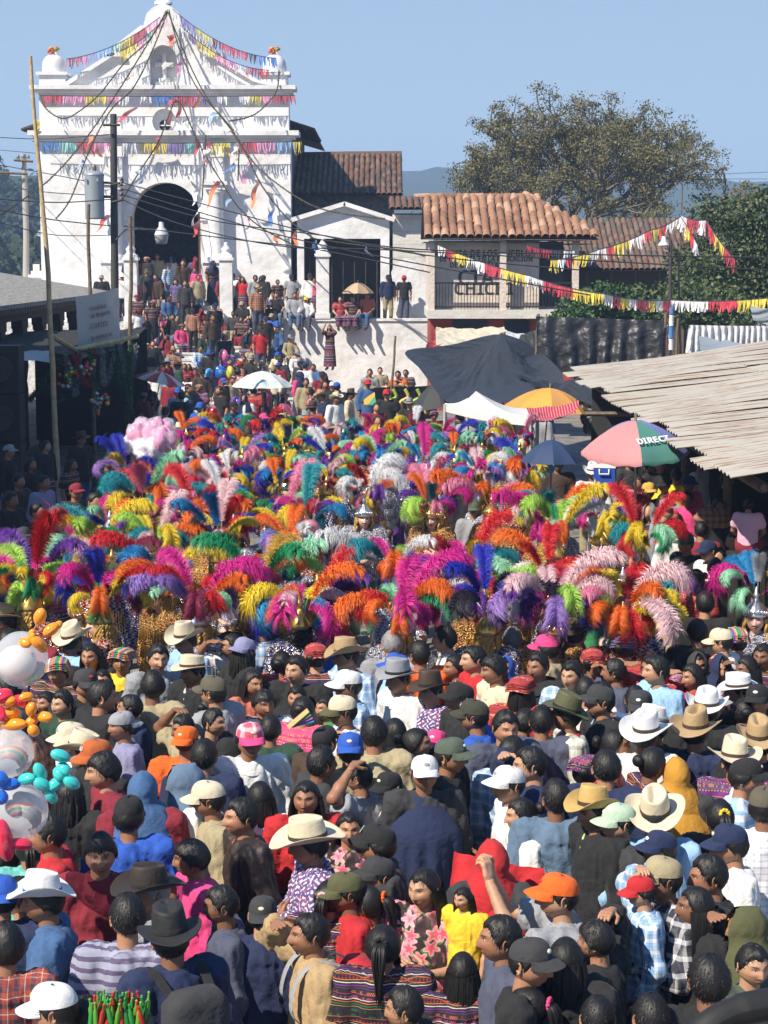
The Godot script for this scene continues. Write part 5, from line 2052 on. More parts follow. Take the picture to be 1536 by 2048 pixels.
func build_left_hall() -> void:
	var o := thing("arcade", "old arcade with timber posts and a grey weathered roof on the left", "building", Vector3.ZERO)
	var gy := surface("greyroof", Color(0.27, 0.26, 0.24), Color(0.12, 0.115, 0.105), 0.03, 0.45, 5.0)
	var rf := MB.new()
	# eave runs away from the viewer, the roof rises to the left
	var a := Vector3(-8.15, 3.42, -38.0)
	var b := Vector3(-8.05, 3.42, -57.0)
	rf.quad(Vector3(-15.0, 4.6, -38.0), Vector3(-15.0, 4.6, -57.0), b, a)
	rf.quad(a, b, b - Vector3(0, 0.10, 0), a - Vector3(0, 0.10, 0))
	rf.quad(a - Vector3(0, 0.10, 0), b - Vector3(0, 0.10, 0), Vector3(-15, 4.5, -57.0), Vector3(-15, 4.5, -38.0))
	rf.quad(b, Vector3(-15, 4.6, -57), Vector3(-15, 4.5, -57), b - Vector3(0, 0.1, 0))
	part("roof", rf, gy, o)
	for k in 60:
		var m := MB.new()
		var z := -38.2 - 18.6 * k / 59.0
		m.box(Vector3(-8.2, 3.26, z), Vector3(0.22, 0.11, 0.13))
		part("rafter_end", m, mats["wood"], o)
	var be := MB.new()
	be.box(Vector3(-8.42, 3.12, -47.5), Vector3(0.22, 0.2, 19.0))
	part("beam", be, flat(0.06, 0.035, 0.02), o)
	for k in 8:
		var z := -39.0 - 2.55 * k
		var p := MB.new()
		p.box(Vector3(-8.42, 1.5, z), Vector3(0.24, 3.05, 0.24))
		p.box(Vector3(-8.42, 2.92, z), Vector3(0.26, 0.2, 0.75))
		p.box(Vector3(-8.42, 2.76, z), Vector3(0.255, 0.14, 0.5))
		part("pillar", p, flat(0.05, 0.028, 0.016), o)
	var w := MB.new()
	plaster_box(w, -12.2, -12.0, 0, 4.0, -57, -38)
	part("back_wall", w, surface("arcadewall", Color(0.5, 0.5, 0.5), Color(0.3, 0.3, 0.3), 0.02, 0.5, 1.0), o)
	# two storeyed house further along, whose shade lies over the left of the square
	var h := thing("shop_house", "two storey shop house on the left edge of the square", "building", Vector3.ZERO)
	var hm := MB.new()
	plaster_box(hm, -14.0, -8.4, 0, 6.6, -37.8, -17.5)
	part("wall", hm, surface("housewall", Color(0.5, 0.46, 0.4), Color(0.35, 0.32, 0.28), 0.02, 0.5, 1.5), h)
	var hr := MB.new()
	hr.quad(Vector3(-14.4, 7.4, -38), Vector3(-14.4, 7.4, -17.3), Vector3(-7.9, 6.5, -17.3), Vector3(-7.9, 6.5, -38))
	part("roof", hr, tile_mats[0], h)
	for k in 6:
		var wn := MB.new()
		plaster_box(wn, -8.42, -8.38, 4.2, 5.6, -20.5 - 3.2 * k, -19.3 - 3.2 * k)
		part("window", wn, flat(0.02, 0.025, 0.03, 0.2), h)

# ---------------------------------------------------------------- trees
func leaf_cloud(centres: Array, leaves: int, size: float, seed_: int, tones: Array, hang := 0.3) -> MB:
	var r := RandomNumberGenerator.new()
	r.seed = seed_
	var o := MB.new()
	for k in leaves:
		var cc: Array = centres[r.randi() % centres.size()]
		var d := Vector3(r.randfn(), r.randfn(), r.randfn())
		var q: Vector3 = cc[0] + d.normalized() * pow(r.randf(), 0.5) * cc[1] * Vector3(1, 0.75, 1)
		var a := Vector3(r.randf_range(-1, 1), r.randf_range(-1, 0.6) - hang, r.randf_range(-1, 1)).normalized()
		var b := a.cross(Vector3(r.randf_range(-1, 1), r.randf_range(-1, 1), r.randf_range(-1, 1))).normalized()
		var s := size * r.randf_range(0.6, 1.3)
		var t: Color = tones[r.randi() % tones.size()]
		var j := r.randf_range(0.75, 1.2)
		o.col = Color(t.r * j, t.g * j, t.b * j)
		var i := o.p(q)
		o.p(q + a * s * 0.5 + b * s * 0.28)
		o.p(q + a * s)
		o.p(q + a * s * 0.5 - b * s * 0.28)
		o.ix.append_array(PackedInt32Array([i, i + 1, i + 2, i, i + 2, i + 3]))
	return o

func branch(o: MB, tips: Array, from: Vector3, dir: Vector3, length: float, r0: float, depth: int, r: RandomNumberGenerator, lift: float) -> void:
	var path := PackedVector3Array([from])
	var q := from
	var d := dir
	for k in 4:
		d = (d + Vector3(r.randf_range(-0.22, 0.22), r.randf_range(-0.1, 0.16) + lift, r.randf_range(-0.22, 0.22))).normalized()
		q += d * length / 4.0
		path.append(q)
	o.tube(path, [r0, r0 * 0.88, r0 * 0.77, r0 * 0.68, r0 * 0.6], 6 if depth > 1 else 4, false)
	if depth == 0:
		tips.append(q)
		return
	if depth <= 3: tips.append(q)
	for k in (3 if depth > 1 else 3):
		var side := Vector3(r.randfn(), r.randfn() * 0.5, r.randfn()).normalized()
		branch(o, tips, path[2 + (k % 3)] if k else q, (d + side * 0.75).normalized(), length * r.randf_range(0.58, 0.78), r0 * 0.58, depth - 1, r, lift)

func big_tree() -> void:
	var z := -85.0
	var at := at_z(1128, 470, 85.0)
	var o := thing("shade_tree", "huge spreading tree with thin olive brown leaves behind the tile roofs", "tree", Vector3(at.x, 0, z))
	var r := RandomNumberGenerator.new()
	r.seed = 77
	var w := MB.new()
	var tips := []
	w.tube(PackedVector3Array([Vector3(0, 0, 0), Vector3(0.1, 1.6, 0), Vector3(0, 3.3, 0.1)]), [0.75, 0.62, 0.58], 10, false)
	var fk := [[-0.95, 0.52, 0.1], [-0.6, 0.9, -0.3], [-0.2, 1.0, 0.4], [0.25, 1.0, -0.2], [0.62, 0.85, 0.3], [0.98, 0.5, -0.1], [0.1, 0.8, 0.8], [-0.1, 0.8, -0.8], [-0.8, 0.3, 0.5], [0.85, 0.28, 0.45]]
	for q in fk:
		branch(w, tips, Vector3(0, 3.1 + r.randf_range(-0.5, 0.3), 0), Vector3(q[0], q[1], q[2]).normalized(), r.randf_range(2.9, 3.5), 0.24, 4, r, 0.04)
	o.scale.x = 1.07
	var bark := flat(0.14, 0.12, 0.10)
	part("trunk", w, bark, o)
	var centres := []
	for t in tips:
		centres.append([t, r.randf_range(0.25, 0.55)])
	for k in 120:
		var a := TAU * k / 120.0 + r.randf_range(-0.1, 0.1)
		var rad := r.randf_range(1.6, 6.3)
		centres.append([Vector3(cos(a) * rad, 4.9 + r.randf_range(-1.2, 2.2), sin(a) * rad * 0.8), r.randf_range(0.35, 0.7)])
	var tones := [Color(0.115, 0.112, 0.034), Color(0.16, 0.142, 0.042), Color(0.085, 0.095, 0.03), Color(0.21, 0.165, 0.055), Color(0.13, 0.10, 0.034)]
	var lv := leaf_cloud(centres, 84000, 0.115, 6, tones)
	var lm := vcol(0.7, 0.5)
	tag(part("crown", lv, lm, o), "", "", "", "")

func bushy_tree(px: float, py: float, z: float, w: float, h: float, label: String, seed_: int, tones: Array, leaf: float, count: int, called := "tree") -> void:
	var at := at_z(px, py, z)
	var o := thing(called, label, "tree" if called != "shrub" else "shrub", Vector3(at.x, 0, at.z))
	var r := RandomNumberGenerator.new()
	r.seed = seed_
	var t := MB.new()
	var tips := []
	t.tube(PackedVector3Array([Vector3.ZERO, Vector3(0.05, maxf(0.4, at.y * 0.5), 0), Vector3(0, maxf(0.8, at.y), 0)]), [0.16, 0.13, 0.1], 8, false)
	var centres := []
	for k in 26:
		var d := Vector3(r.randf_range(-1, 1), r.randf_range(0, 1), r.randf_range(-1, 1))
		if Vector2(d.x, d.z).length() > 1.0: d = d.normalized()
		var fall := 1.0 - 0.55 * d.y
		var q := Vector3(d.x * w * 0.5 * fall, at.y + d.y * h, d.z * w * 0.4 * fall)
		centres.append([q, r.randf_range(0.16, 0.26) * w * 0.8])
		t.tube(PackedVector3Array([Vector3(0, at.y * 0.8 + 0.1 * d.y * h, 0), q * Vector3(0.5, 1, 0.5) - Vector3(0, 0.1 * h, 0), q]), [0.06, 0.04, 0.015], 4, false)
	part("trunk", t, flat(0.09, 0.075, 0.06), o)
	part("crown", leaf_cloud(centres, count, leaf, seed_ + 1, tones), vcol(0.6, 0.4), o)

func build_land() -> void:
	var g := MB.new()
	for i in 24:
		for j in 24:
			var x0 := -420.0 + 35.0 * i
			var z0 := 40.0 - 35.0 * j
			g.quad(Vector3(x0, 0, z0 - 35), Vector3(x0 + 35, 0, z0 - 35), Vector3(x0 + 35, 0, z0), Vector3(x0, 0, z0))
	struct("ground", g, surface("ground", Color(0.20, 0.185, 0.17), Color(0.11, 0.10, 0.09), 0.02, 0.25, 3.0))
	var no := FastNoiseLite.new()
	no.seed = 4
	no.frequency = 0.006
	# hills: ridge height by azimuth, seen left of the chapel and right of the hall
	var forest := StandardMaterial3D.new()
	forest.albedo_texture = noise_tex(256, 0.05, 8, [0.0, Color(0.012, 0.022, 0.012), 0.5, Color(0.03, 0.048, 0.022), 1.0, Color(0.06, 0.075, 0.035)], 5)
	forest.roughness = 1.0
	tri_map(forest, Vector3(0.03, 0.03, 0.03), true)
	for band in 2:
		var h := MB.new()
		var rows := []
		for i in 12:
			var line := PackedVector3Array()
			for j in 90:
				var x := lerpf(-260.0, 260.0, j / 89.0) * (1.0 if band == 0 else 2.6)
				var f := i / 11.0
				var z: float = (-230.0 - 130.0 * f) if band == 0 else (-620.0 - 300.0 * f)
				var top: float
				if band == 0:
					top = 19.0 * smoothstep(-18.0, -58.0, x) + 7.5 * smoothstep(38.0, 75.0, x)
				else:
					top = 34.0 + 10.0 * sin(x * 0.011 + 1.0)
				var y := top * sin(f * PI * 0.5) + (no.get_noise_2d(x * 3.0, z * 3.0) * 5.0 + no.get_noise_2d(x * 14, z * 14) * 1.6) * f * (1.0 if band == 0 else 2.0)
				line.append(Vector3(x, y, z))
			rows.append(line)
		h.loft(rows, false)
		struct("hill", h, forest)
	# trees on the left slope
	var cen := []
	var r := RandomNumberGenerator.new()
	r.seed = 31
	for k in 420:
		var x := r.randf_range(-100, -28)
		var z := r.randf_range(-300, -150)
		var f := clampf((-z - 230.0) / 130.0, 0, 1)
		var y := 19.0 * smoothstep(-18.0, -58.0, x) * sin(f * PI * 0.5)
		if z > -230: y = 0
		cen.append([Vector3(x, y + r.randf_range(1.5, 6.0), z), r.randf_range(1.6, 3.2)])
	var fo := leaf_cloud(cen, 46000, 1.1, 9, [Color(0.02, 0.035, 0.018), Color(0.03, 0.05, 0.022), Color(0.045, 0.06, 0.03)])
	tag(part("forest", fo, vcol(0.9, 0.2), self), "", "", "", "stuff")
	var cen2 := []
	for k in 160:
		var x := r.randf_range(8, 130)
		var z := r.randf_range(-300, -190)
		cen2.append([Vector3(x, 2.5 * smoothstep(30.0, 80.0, x) + r.randf_range(0.5, 3.5), z), r.randf_range(1.5, 2.8)])
	var fo2 := leaf_cloud(cen2, 20000, 1.1, 19, [Color(0.03, 0.04, 0.022), Color(0.045, 0.05, 0.025), Color(0.07, 0.06, 0.03)])
	tag(part("forest", fo2, vcol(0.9, 0.2), self), "", "", "", "stuff")
# ---------------------------------------------------------------- cloths, ropes, umbrellas
func sheet_shape(a: Vector3, b: Vector3, c: Vector3, d: Vector3, nx: int, ny: int, sag: float, rough: float, seed_: int, pleats := 0.0, pleat_n := 14.0) -> MB:
	# a b along the top, d c along the bottom
	var no := FastNoiseLite.new()
	no.seed = seed_
	no.frequency = 1.0
	no.fractal_type = FastNoiseLite.FRACTAL_RIDGED
	no.fractal_octaves = 3
	var n := (b - a).cross(d - a).normalized()
	var rows := []
	for i in ny + 1:
		var line := PackedVector3Array()
		for j in nx + 1:
			var f := float(j) / nx
			var g := float(i) / ny
			var q := a.lerp(b, f).lerp(d.lerp(c, f), g)
			q.y -= sag * (sin(PI * f) * (0.35 + 0.65 * sin(PI * g)))
			q += n * (rough * no.get_noise_2d(q.x * 1.3 + g, q.y * 1.3 + q.z * 1.3) + pleats * sin(f * pleat_n * TAU + 1.2 * sin(g * 2.0 + f * 9.0)) * (0.35 + 0.65 * g))
			line.append(q)
		rows.append(line)
	var o := MB.new()
	o.loft(rows, false)
	return o

func cloth_thing(called: String, label: String, category: String, m: Material, a: Vector3, b: Vector3, c: Vector3, d: Vector3, sag: float, rough: float, seed_: int, pleats := 0.0, pleat_n := 14.0) -> MeshInstance3D:
	var o := part(called, sheet_shape(a, b, c, d, 56, 28, sag, rough, seed_, pleats, pleat_n), m, self)
	tag(o, label, category)
	return o

func hang(pts: Array, sag: float, steps := 10) -> PackedVector3Array:
	var path := PackedVector3Array()
	for i in pts.size() - 1:
		for k in steps:
			var t := float(k) / steps
			path.append((pts[i] as Vector3).lerp(pts[i + 1], t) - Vector3(0, sag * 4.0 * t * (1 - t), 0))
	path.append(pts[-1])
	return path

func px_path(s: String) -> Array:
	# "x y z" triples
	var pts := []
	for q in s.split(","):
		var k := q.strip_edges().split(" ")
		pts.append(at_z(float(k[0]), float(k[1]), float(k[2])))
	return pts

func smooth_path(pts: Array, steps := 8) -> PackedVector3Array:
	var c := Curve3D.new()
	for i in pts.size():
		var t := Vector3.ZERO
		if i > 0 and i < pts.size() - 1: t = (pts[i + 1] - pts[i - 1]) / 6.0
		c.add_point(pts[i], -t, t)
	c.bake_interval = 0.2
	var n := maxi(8, (pts.size() - 1) * steps)
	var path := PackedVector3Array()
	for i in n + 1: path.append(c.sample_baked(c.get_baked_length() * i / n, true))
	return path

func wire(s: String, r: float, label: String) -> void:
	var o := MB.new()
	o.tube(smooth_path(px_path(s)), [r, r], 4, false)
	tag(part("wire", o, flat(0.02, 0.02, 0.022, 0.6), self), label, "wire", "wires strung from the utility poles")

func pine_garland(s: String, label: String) -> void:
	var path := smooth_path(px_path(s), 10)
	var o := MB.new()
	o.tube(path, [0.022, 0.022], 5, false)
	var r := RandomNumberGenerator.new()
	r.seed = hash(s)
	for i in path.size() - 1:
		var l := path[i].distance_to(path[i + 1])
		for k in int(l * 60.0):
			var q := path[i].lerp(path[i + 1], r.randf())
			var d := Vector3(r.randfn(), r.randfn(), r.randfn()).normalized() * r.randf_range(0.04, 0.085)
			var w := d.cross(Vector3(r.randfn(), r.randfn(), r.randfn())).normalized() * 0.012
			var j := r.randf()
			o.col = Color(0.05, 0.055, 0.018) if j < 0.6 else (Color(0.10, 0.075, 0.03) if j < 0.85 else Color(0.16, 0.12, 0.05))
			o.tri(q - w, q + w, q + d)
	o.col = Color(0.05, 0.045, 0.02)
	for i in mini(o.c.size(), path.size() * 6): o.c[i] = Color(0.05, 0.045, 0.02)
	tag(part("pine_garland", o, vcol(), self), label, "garland", "pine needle ropes hung from the chapel gable")

const PAPER := {"r": [0.55, 0.03, 0.06], "p": [0.72, 0.26, 0.48], "y": [0.72, 0.58, 0.06], "w": [0.76, 0.76, 0.78], "b": [0.05, 0.20, 0.58], "l": [0.26, 0.44, 0.72], "v": [0.26, 0.18, 0.48], "t": [0.24, 0.60, 0.56], "o": [0.75, 0.18, 0.06], "d": [0.20, 0.03, 0.08], "k": [0.03, 0.04, 0.06]}
func paper(k: String) -> StandardMaterial3D:
	var key := "paper " + k
	if mats.has(key): return mats[key]
	var m := StandardMaterial3D.new()
	m.albedo_color = Color(PAPER[k][0], PAPER[k][1], PAPER[k][2]).linear_to_srgb()
	m.roughness = 0.7
	m.backlight_enabled = true
	m.backlight = Color(0.5, 0.5, 0.5)
	mats[key] = m
	return m

# a cord with fringes of cut paper, one section per letter
func bunting(path: PackedVector3Array, colours: String, drop: float, label: String, seed_: int, dense := 26.0, group := "paper fringe buntings") -> void:
	var o := thing("bunting", label, "bunting", Vector3.ZERO, 0, group)
	var cord := MB.new()
	cord.tube(path, [0.012, 0.012], 4, false)
	part("cord", cord, paper("k"), o)
	var r := RandomNumberGenerator.new()
	r.seed = seed_
	var cum := PackedFloat32Array([0.0])
	for i in path.size() - 1: cum.append(cum[i] + path[i].distance_to(path[i + 1]))
	var total := cum[-1]
	var n := colours.length()
	for s in n:
		if colours[s] == "-": continue
		var m := MB.new()
		var cnt := int(total / n * dense)
		for k in cnt:
			var d := total * (s + (k + r.randf_range(0.0, 0.9)) / cnt) / n
			var i := 0
			while i < cum.size() - 2 and cum[i + 1] < d: i += 1
			var q := path[i].lerp(path[i + 1], clampf((d - cum[i]) / maxf(1e-6, cum[i + 1] - cum[i]), 0, 1))
			var along := (path[i + 1] - path[i]).normalized() * r.randf_range(0.012, 0.024)
			var l := drop * r.randf_range(0.65, 1.12)
			var sway := Vector3(r.randf_range(-0.25, 0.25), 0, r.randf_range(-0.3, 0.3)) * l
			var q1 := q + Vector3(0, -l * 0.5, 0) + sway * 0.3
			var q2 := q + Vector3(0, -l, 0) + sway
			var tw := Basis(Vector3.UP, r.randf_range(-0.9, 0.9))
			m.quad(q - along, q + along, q1 + tw * along, q1 - tw * along)
			m.quad(q1 - tw * along, q1 + tw * along, q2 + tw * tw * along, q2 - tw * tw * along)
		part("fringe", m, paper(colours[s]), o)

func ribbon(px: float, py: float, z: float, dx: float, dy: float, k: String, label: String) -> void:
	var a := at_z(px, py, z)
	var b := at_z(px + dx, py + dy, z)
	var o := MB.new()
	var rows := []
	for i in 9:
		var t := i / 8.0
		var q := a.lerp(b, t) + Vector3(0.05 * sin(t * 7.0 + px), 0, 0.08 * sin(t * 5.0 + py))
		var w := Vector3(0.075 * cos(t * 2.5 + px), 0.02, 0.075 * sin(t * 2.5 + px))
		rows.append(PackedVector3Array([q - w, q, q + w]))
	o.loft(rows, false)
	tag(part("paper_ribbon", o, paper(k), self), label, "ribbon", "crepe ribbons fluttering from the garlands")

func umbrella(at: Vector3, radius: float, rise: float, tones: Array, label: String, pole := 2.0, tilt := Vector3.ZERO, ribs := 8, valance := 0.0) -> Node3D:
	var o := thing("umbrella", label, "umbrella", at)
	o.rotation = tilt
	for k in ribs:
		var m := MB.new()
		var rows := []
		for i in 7:
			var t := i / 6.0
			var line := PackedVector3Array()
			for j in 7:
				var f := j / 6.0
				var a := TAU * (k + f) / ribs
				var inn := 1.0 - 0.10 * t * sin(PI * f)
				var y := rise * (1.0 - pow(t, 1.75)) - 0.03 * radius * sin(PI * f) * t
				line.append(Vector3(cos(a) * radius * t * inn, y, sin(a) * radius * t * inn))
			rows.append(line)
		if valance > 0:
			var line2 := PackedVector3Array()
			for j in 7:
				var q: Vector3 = rows[-1][j]
				line2.append(q + Vector3(0, -valance * (0.9 + 0.2 * sin(j * 2.0)), 0))
			rows.append(line2)
		m.loft(rows, false)
		part("canopy_panel", m, tones[k % tones.size()], o)
		var rb := MB.new()
		var a := TAU * k / ribs
		var path := PackedVector3Array()
		for i in 6:
			var t := i / 5.0
			path.append(Vector3(cos(a) * radius * t, rise * (1.0 - pow(t, 1.75)) - 0.012, sin(a) * radius * t))
		rb.tube(path, [0.007, 0.007], 4)
		part("rib", rb, flat(0.3, 0.3, 0.3, 0.4, 0.6), o)
	var p := MB.new()
	p.bar(Vector3(0, rise + 0.08, 0), Vector3(0, -pole, 0), 0.014)
	part("pole", p, flat(0.35, 0.33, 0.3, 0.4, 0.5), o)
	return o

func canvas(n: String, c: Color, back := 0.3) -> StandardMaterial3D:
	var key := "canvas " + n
	if mats.has(key): return mats[key]
	var m := StandardMaterial3D.new()
	m.albedo_color = c.linear_to_srgb()
	m.albedo_texture = weave
	m.roughness = 0.75
	m.backlight_enabled = back > 0
	m.backlight = Color(back, back, back)
	tri_map(m, Vector3(1.5, 1.5, 1.5))
	mats[key] = m
	return m

func pole(called: String, px: float, py0: float, py1: float, z: float, r0: float, r1: float, m: Material, label: String, bend := 0.0) -> Node3D:
	var a := at_z(px, py1, z)
	a.y = 0.0
	var b := at_z(px + bend, py0, z)
	var o := MB.new()
	var path := PackedVector3Array()
	var rad := []
	var no := FastNoiseLite.new()
	no.seed = int(px)
	for k in 15:
		var t := k / 14.0
		path.append(a.lerp(b, t) + Vector3(no.get_noise_1d(t * 90.0), 0, no.get_noise_1d(t * 90.0 + 400)) * 0.10 * (1.0 if called != "utility_pole" else 0.05))
		rad.append(lerpf(r0, r1, t) * (1.0 + 0.08 * no.get_noise_1d(t * 700.0)))
	o.tube(path, rad, 10)
	var t := thing(called, label, "pole")
	part("shaft", o, m, t)
	return t

func build_utilities() -> void:
	var dark := flat(0.045, 0.043, 0.04, 0.8)
	var steel := flat(0.30, 0.33, 0.36, 0.45, 0.3)
	var z := 50.0
	var u := pole("utility_pole", 227, 228, 600, z, 0.12, 0.085, dark, "dark utility pole carrying a grey transformer and a street lamp before the chapel")
	var zc := z - 0.25
	for q in [[206, 250, 240, 250], [222, 370, 248, 364], [222, 405, 248, 399], [204, 365, 226, 366], [204, 394, 226, 394]]:
		var m := MB.new()
		m.bar(at_z(q[0], q[1], zc), at_z(q[2], q[3], zc), 0.035)
		part("bracket", m, dark, u)
	for k in 5:
		var m := MB.new()
		var q := at_z(243, 362 + k * 10, zc)
		m.lathe([Vector2(0, 0), Vector2(0.05, 0.0), Vector2(0.055, 0.04), Vector2(0.03, 0.05), Vector2(0.05, 0.08), Vector2(0, 0.09)], 8, q)
		part("insulator", m, flat(0.06, 0.04, 0.03, 0.3), u)
	var t := thing("transformer", "grey cylindrical transformer bolted to the dark utility pole", "transformer")
	var c := at_z(190, 438, zc)
	var top := at_z(190, 352, zc)
	var m := MB.new()
	var h := top.y - c.y
	m.lathe([Vector2(0, 0), Vector2(0.24, 0), Vector2(0.25, 0.03), Vector2(0.25, h), Vector2(0.262, h + 0.01), Vector2(0.262, h + 0.05), Vector2(0.2, h + 0.10), Vector2(0.08, h + 0.13), Vector2(0, h + 0.135)], 24, c)
	part("tank", m, steel, t)
	var bsh := MB.new()
	bsh.lathe([Vector2(0.07, h + 0.1), Vector2(0.05, h + 0.15), Vector2(0.075, h + 0.17), Vector2(0.05, h + 0.19), Vector2(0.075, h + 0.21), Vector2(0.045, h + 0.24), Vector2(0.06, h + 0.26), Vector2(0.02, h + 0.30), Vector2(0, h + 0.31)], 12, c)
	part("bushing", bsh, flat(0.16, 0.15, 0.14, 0.3), t)
	for k in 2:
		var lg := MB.new()
		lg.box(c + Vector3(0.12 - 0.3 * k, h * 0.9, 0.25), Vector3(0.05, 0.08, 0.05))
		part("lug", lg, steel, t)
	var lp := thing("street_lamp", "grey street lamp with a clear bowl on a curved arm by the utility pole", "lamp")
	var arm := MB.new()
	arm.tube(smooth_path([at_z(232, 480, zc), at_z(246, 464, zc), at_z(262, 458, zc - 0.3), at_z(320, 460, zc - 0.8)]), [0.022, 0.022], 6)
	part("arm", arm, dark, lp)
	var lc := at_z(323, 470, zc - 0.8)
	var hd := MB.new()
	hd.lathe([Vector2(0, 0.33), Vector2(0.06, 0.33), Vector2(0.07, 0.2), Vector2(0.13, 0.14), Vector2(0.18, 0.02), Vector2(0.18, 0.0)], 18, lc)
	part("head", hd, flat(0.5, 0.52, 0.54, 0.4), lp)
	var bowl := MB.new()
	bowl.lathe([Vector2(0.175, 0.0), Vector2(0.165, -0.1), Vector2(0.13, -0.22), Vector2(0, -0.24)], 18, lc)
	part("bowl", bowl, flat(0.30, 0.31, 0.30, 0.15), lp)
	# the concrete pole at the left edge
	var cp := pole("concrete_pole", 47, 308, 525, 66.0, 0.13, 0.09, flat(0.36, 0.35, 0.33), "pale concrete pole with crossarms at the far left before the forested slope")
	for q in [[28, 320, 66, 323], [0, 345, 55, 348]]:
		var b := MB.new()
		b.bar(at_z(q[0], q[1], 65.8), at_z(q[2], q[3], 65.8), 0.05)
		part("crossarm", b, mats["wood"], cp)
	for k in 3:
		var b := MB.new()
		b.lathe([Vector2(0, 0), Vector2(0.06, 0), Vector2(0.07, 0.07), Vector2(0.03, 0.12), Vector2(0, 0.13)], 8, at_z(36 + 10 * k, 317, 65.8))
		part("insulator", b, flat(0.2, 0.2, 0.2, 0.3), cp)
	# right hand lamp by the trees
	var rp := thing("street_lamp", "slim street lamp with white shade and painted post near the dark trees", "lamp")
	var st := MB.new()
	var b0 := at_z(1341, 700, 47.0)
	b0.y = 0
	var tp := at_z(1341, 480, 47.0)
	st.tube(PackedVector3Array([b0, tp, at_z(1334, 474, 47.0), at_z(1327, 480, 47.0)]), [0.06, 0.04, 0.03, 0.03], 8)
	part("post", st, dark, rp)
	var hd2 := MB.new()
	hd2.lathe([Vector2(0.0, 0.14), Vector2(0.05, 0.13), Vector2(0.07, 0.02), Vector2(0.13, -0.06), Vector2(0.135, -0.09), Vector2(0.1, -0.09), Vector2(0, -0.14)], 14, at_z(1327, 484, 47.0))
	part("shade", hd2, flat(0.75, 0.77, 0.8, 0.3), rp)
	for k in 4:
		var bandm := MB.new()
		var yy := at_z(1341, 700 - 24 * k, 46.9).y
		bandm.lathe([Vector2(0.068, 0), Vector2(0.068, 0.27)], 12, Vector3(b0.x, yy, b0.z))
		part("painted_band", bandm, flat(0.06, 0.2, 0.5) if k % 2 else flat(0.72, 0.72, 0.72), rp)
	var ws := ["0 275 66, 95 278 64, 227 268 50", "0 330 66, 120 352 58, 227 374 50", "0 372 66, 100 385 60, 227 392 50", "0 398 40, 120 405 46, 227 398 50", "0 420 40, 110 440 45, 227 452 50",
		"247 366 50, 420 412 48, 620 465 45, 850 510 42, 1160 540 40", "247 378 50, 400 425 48, 600 480 45, 850 530 42, 1180 590 40", "247 390 50, 420 440 48, 640 470 45, 860 500 42, 1536 515 40",
		"247 400 50, 360 448 48, 560 492 45, 780 500 42, 1536 540 40", "247 452 50, 330 462 48, 480 480 45, 640 500 43, 860 545 42", "0 445 40, 110 470 45, 227 470 50", "0 300 70, 200 318 66, 235 320 64", "1180 346 75, 1360 350 80, 1536 344 85", "1180 358 75, 1360 358 80, 1536 358 85"]
	var wl := ["thin wire over the forested slope to the top of the utility pole", "wire from the concrete pole to the upper bracket of the utility pole", "wire from the concrete pole to the middle of the utility pole", "sagging wire at the left crossing before the concrete pole", "lowest sagging wire left of the utility pole",
		"long wire from the pole insulators past the portal to the hall roof", "long wire from the pole crossing the hall balcony lettering", "wire from the pole running under the hall eaves to the right", "wire from the pole across the dark doorway to the far right", "wire leaving the pole beside the lamp arm towards the hall",
		"wire dipping low behind the tall bamboo pole", "faint wire just under the chapel cornice", "upper thin wire in the sky right of the big tree", "lower thin wire in the sky right of the big tree"]
	for k in ws.size(): wire(ws[k], 0.014 if k < 10 else 0.010, wl[k])

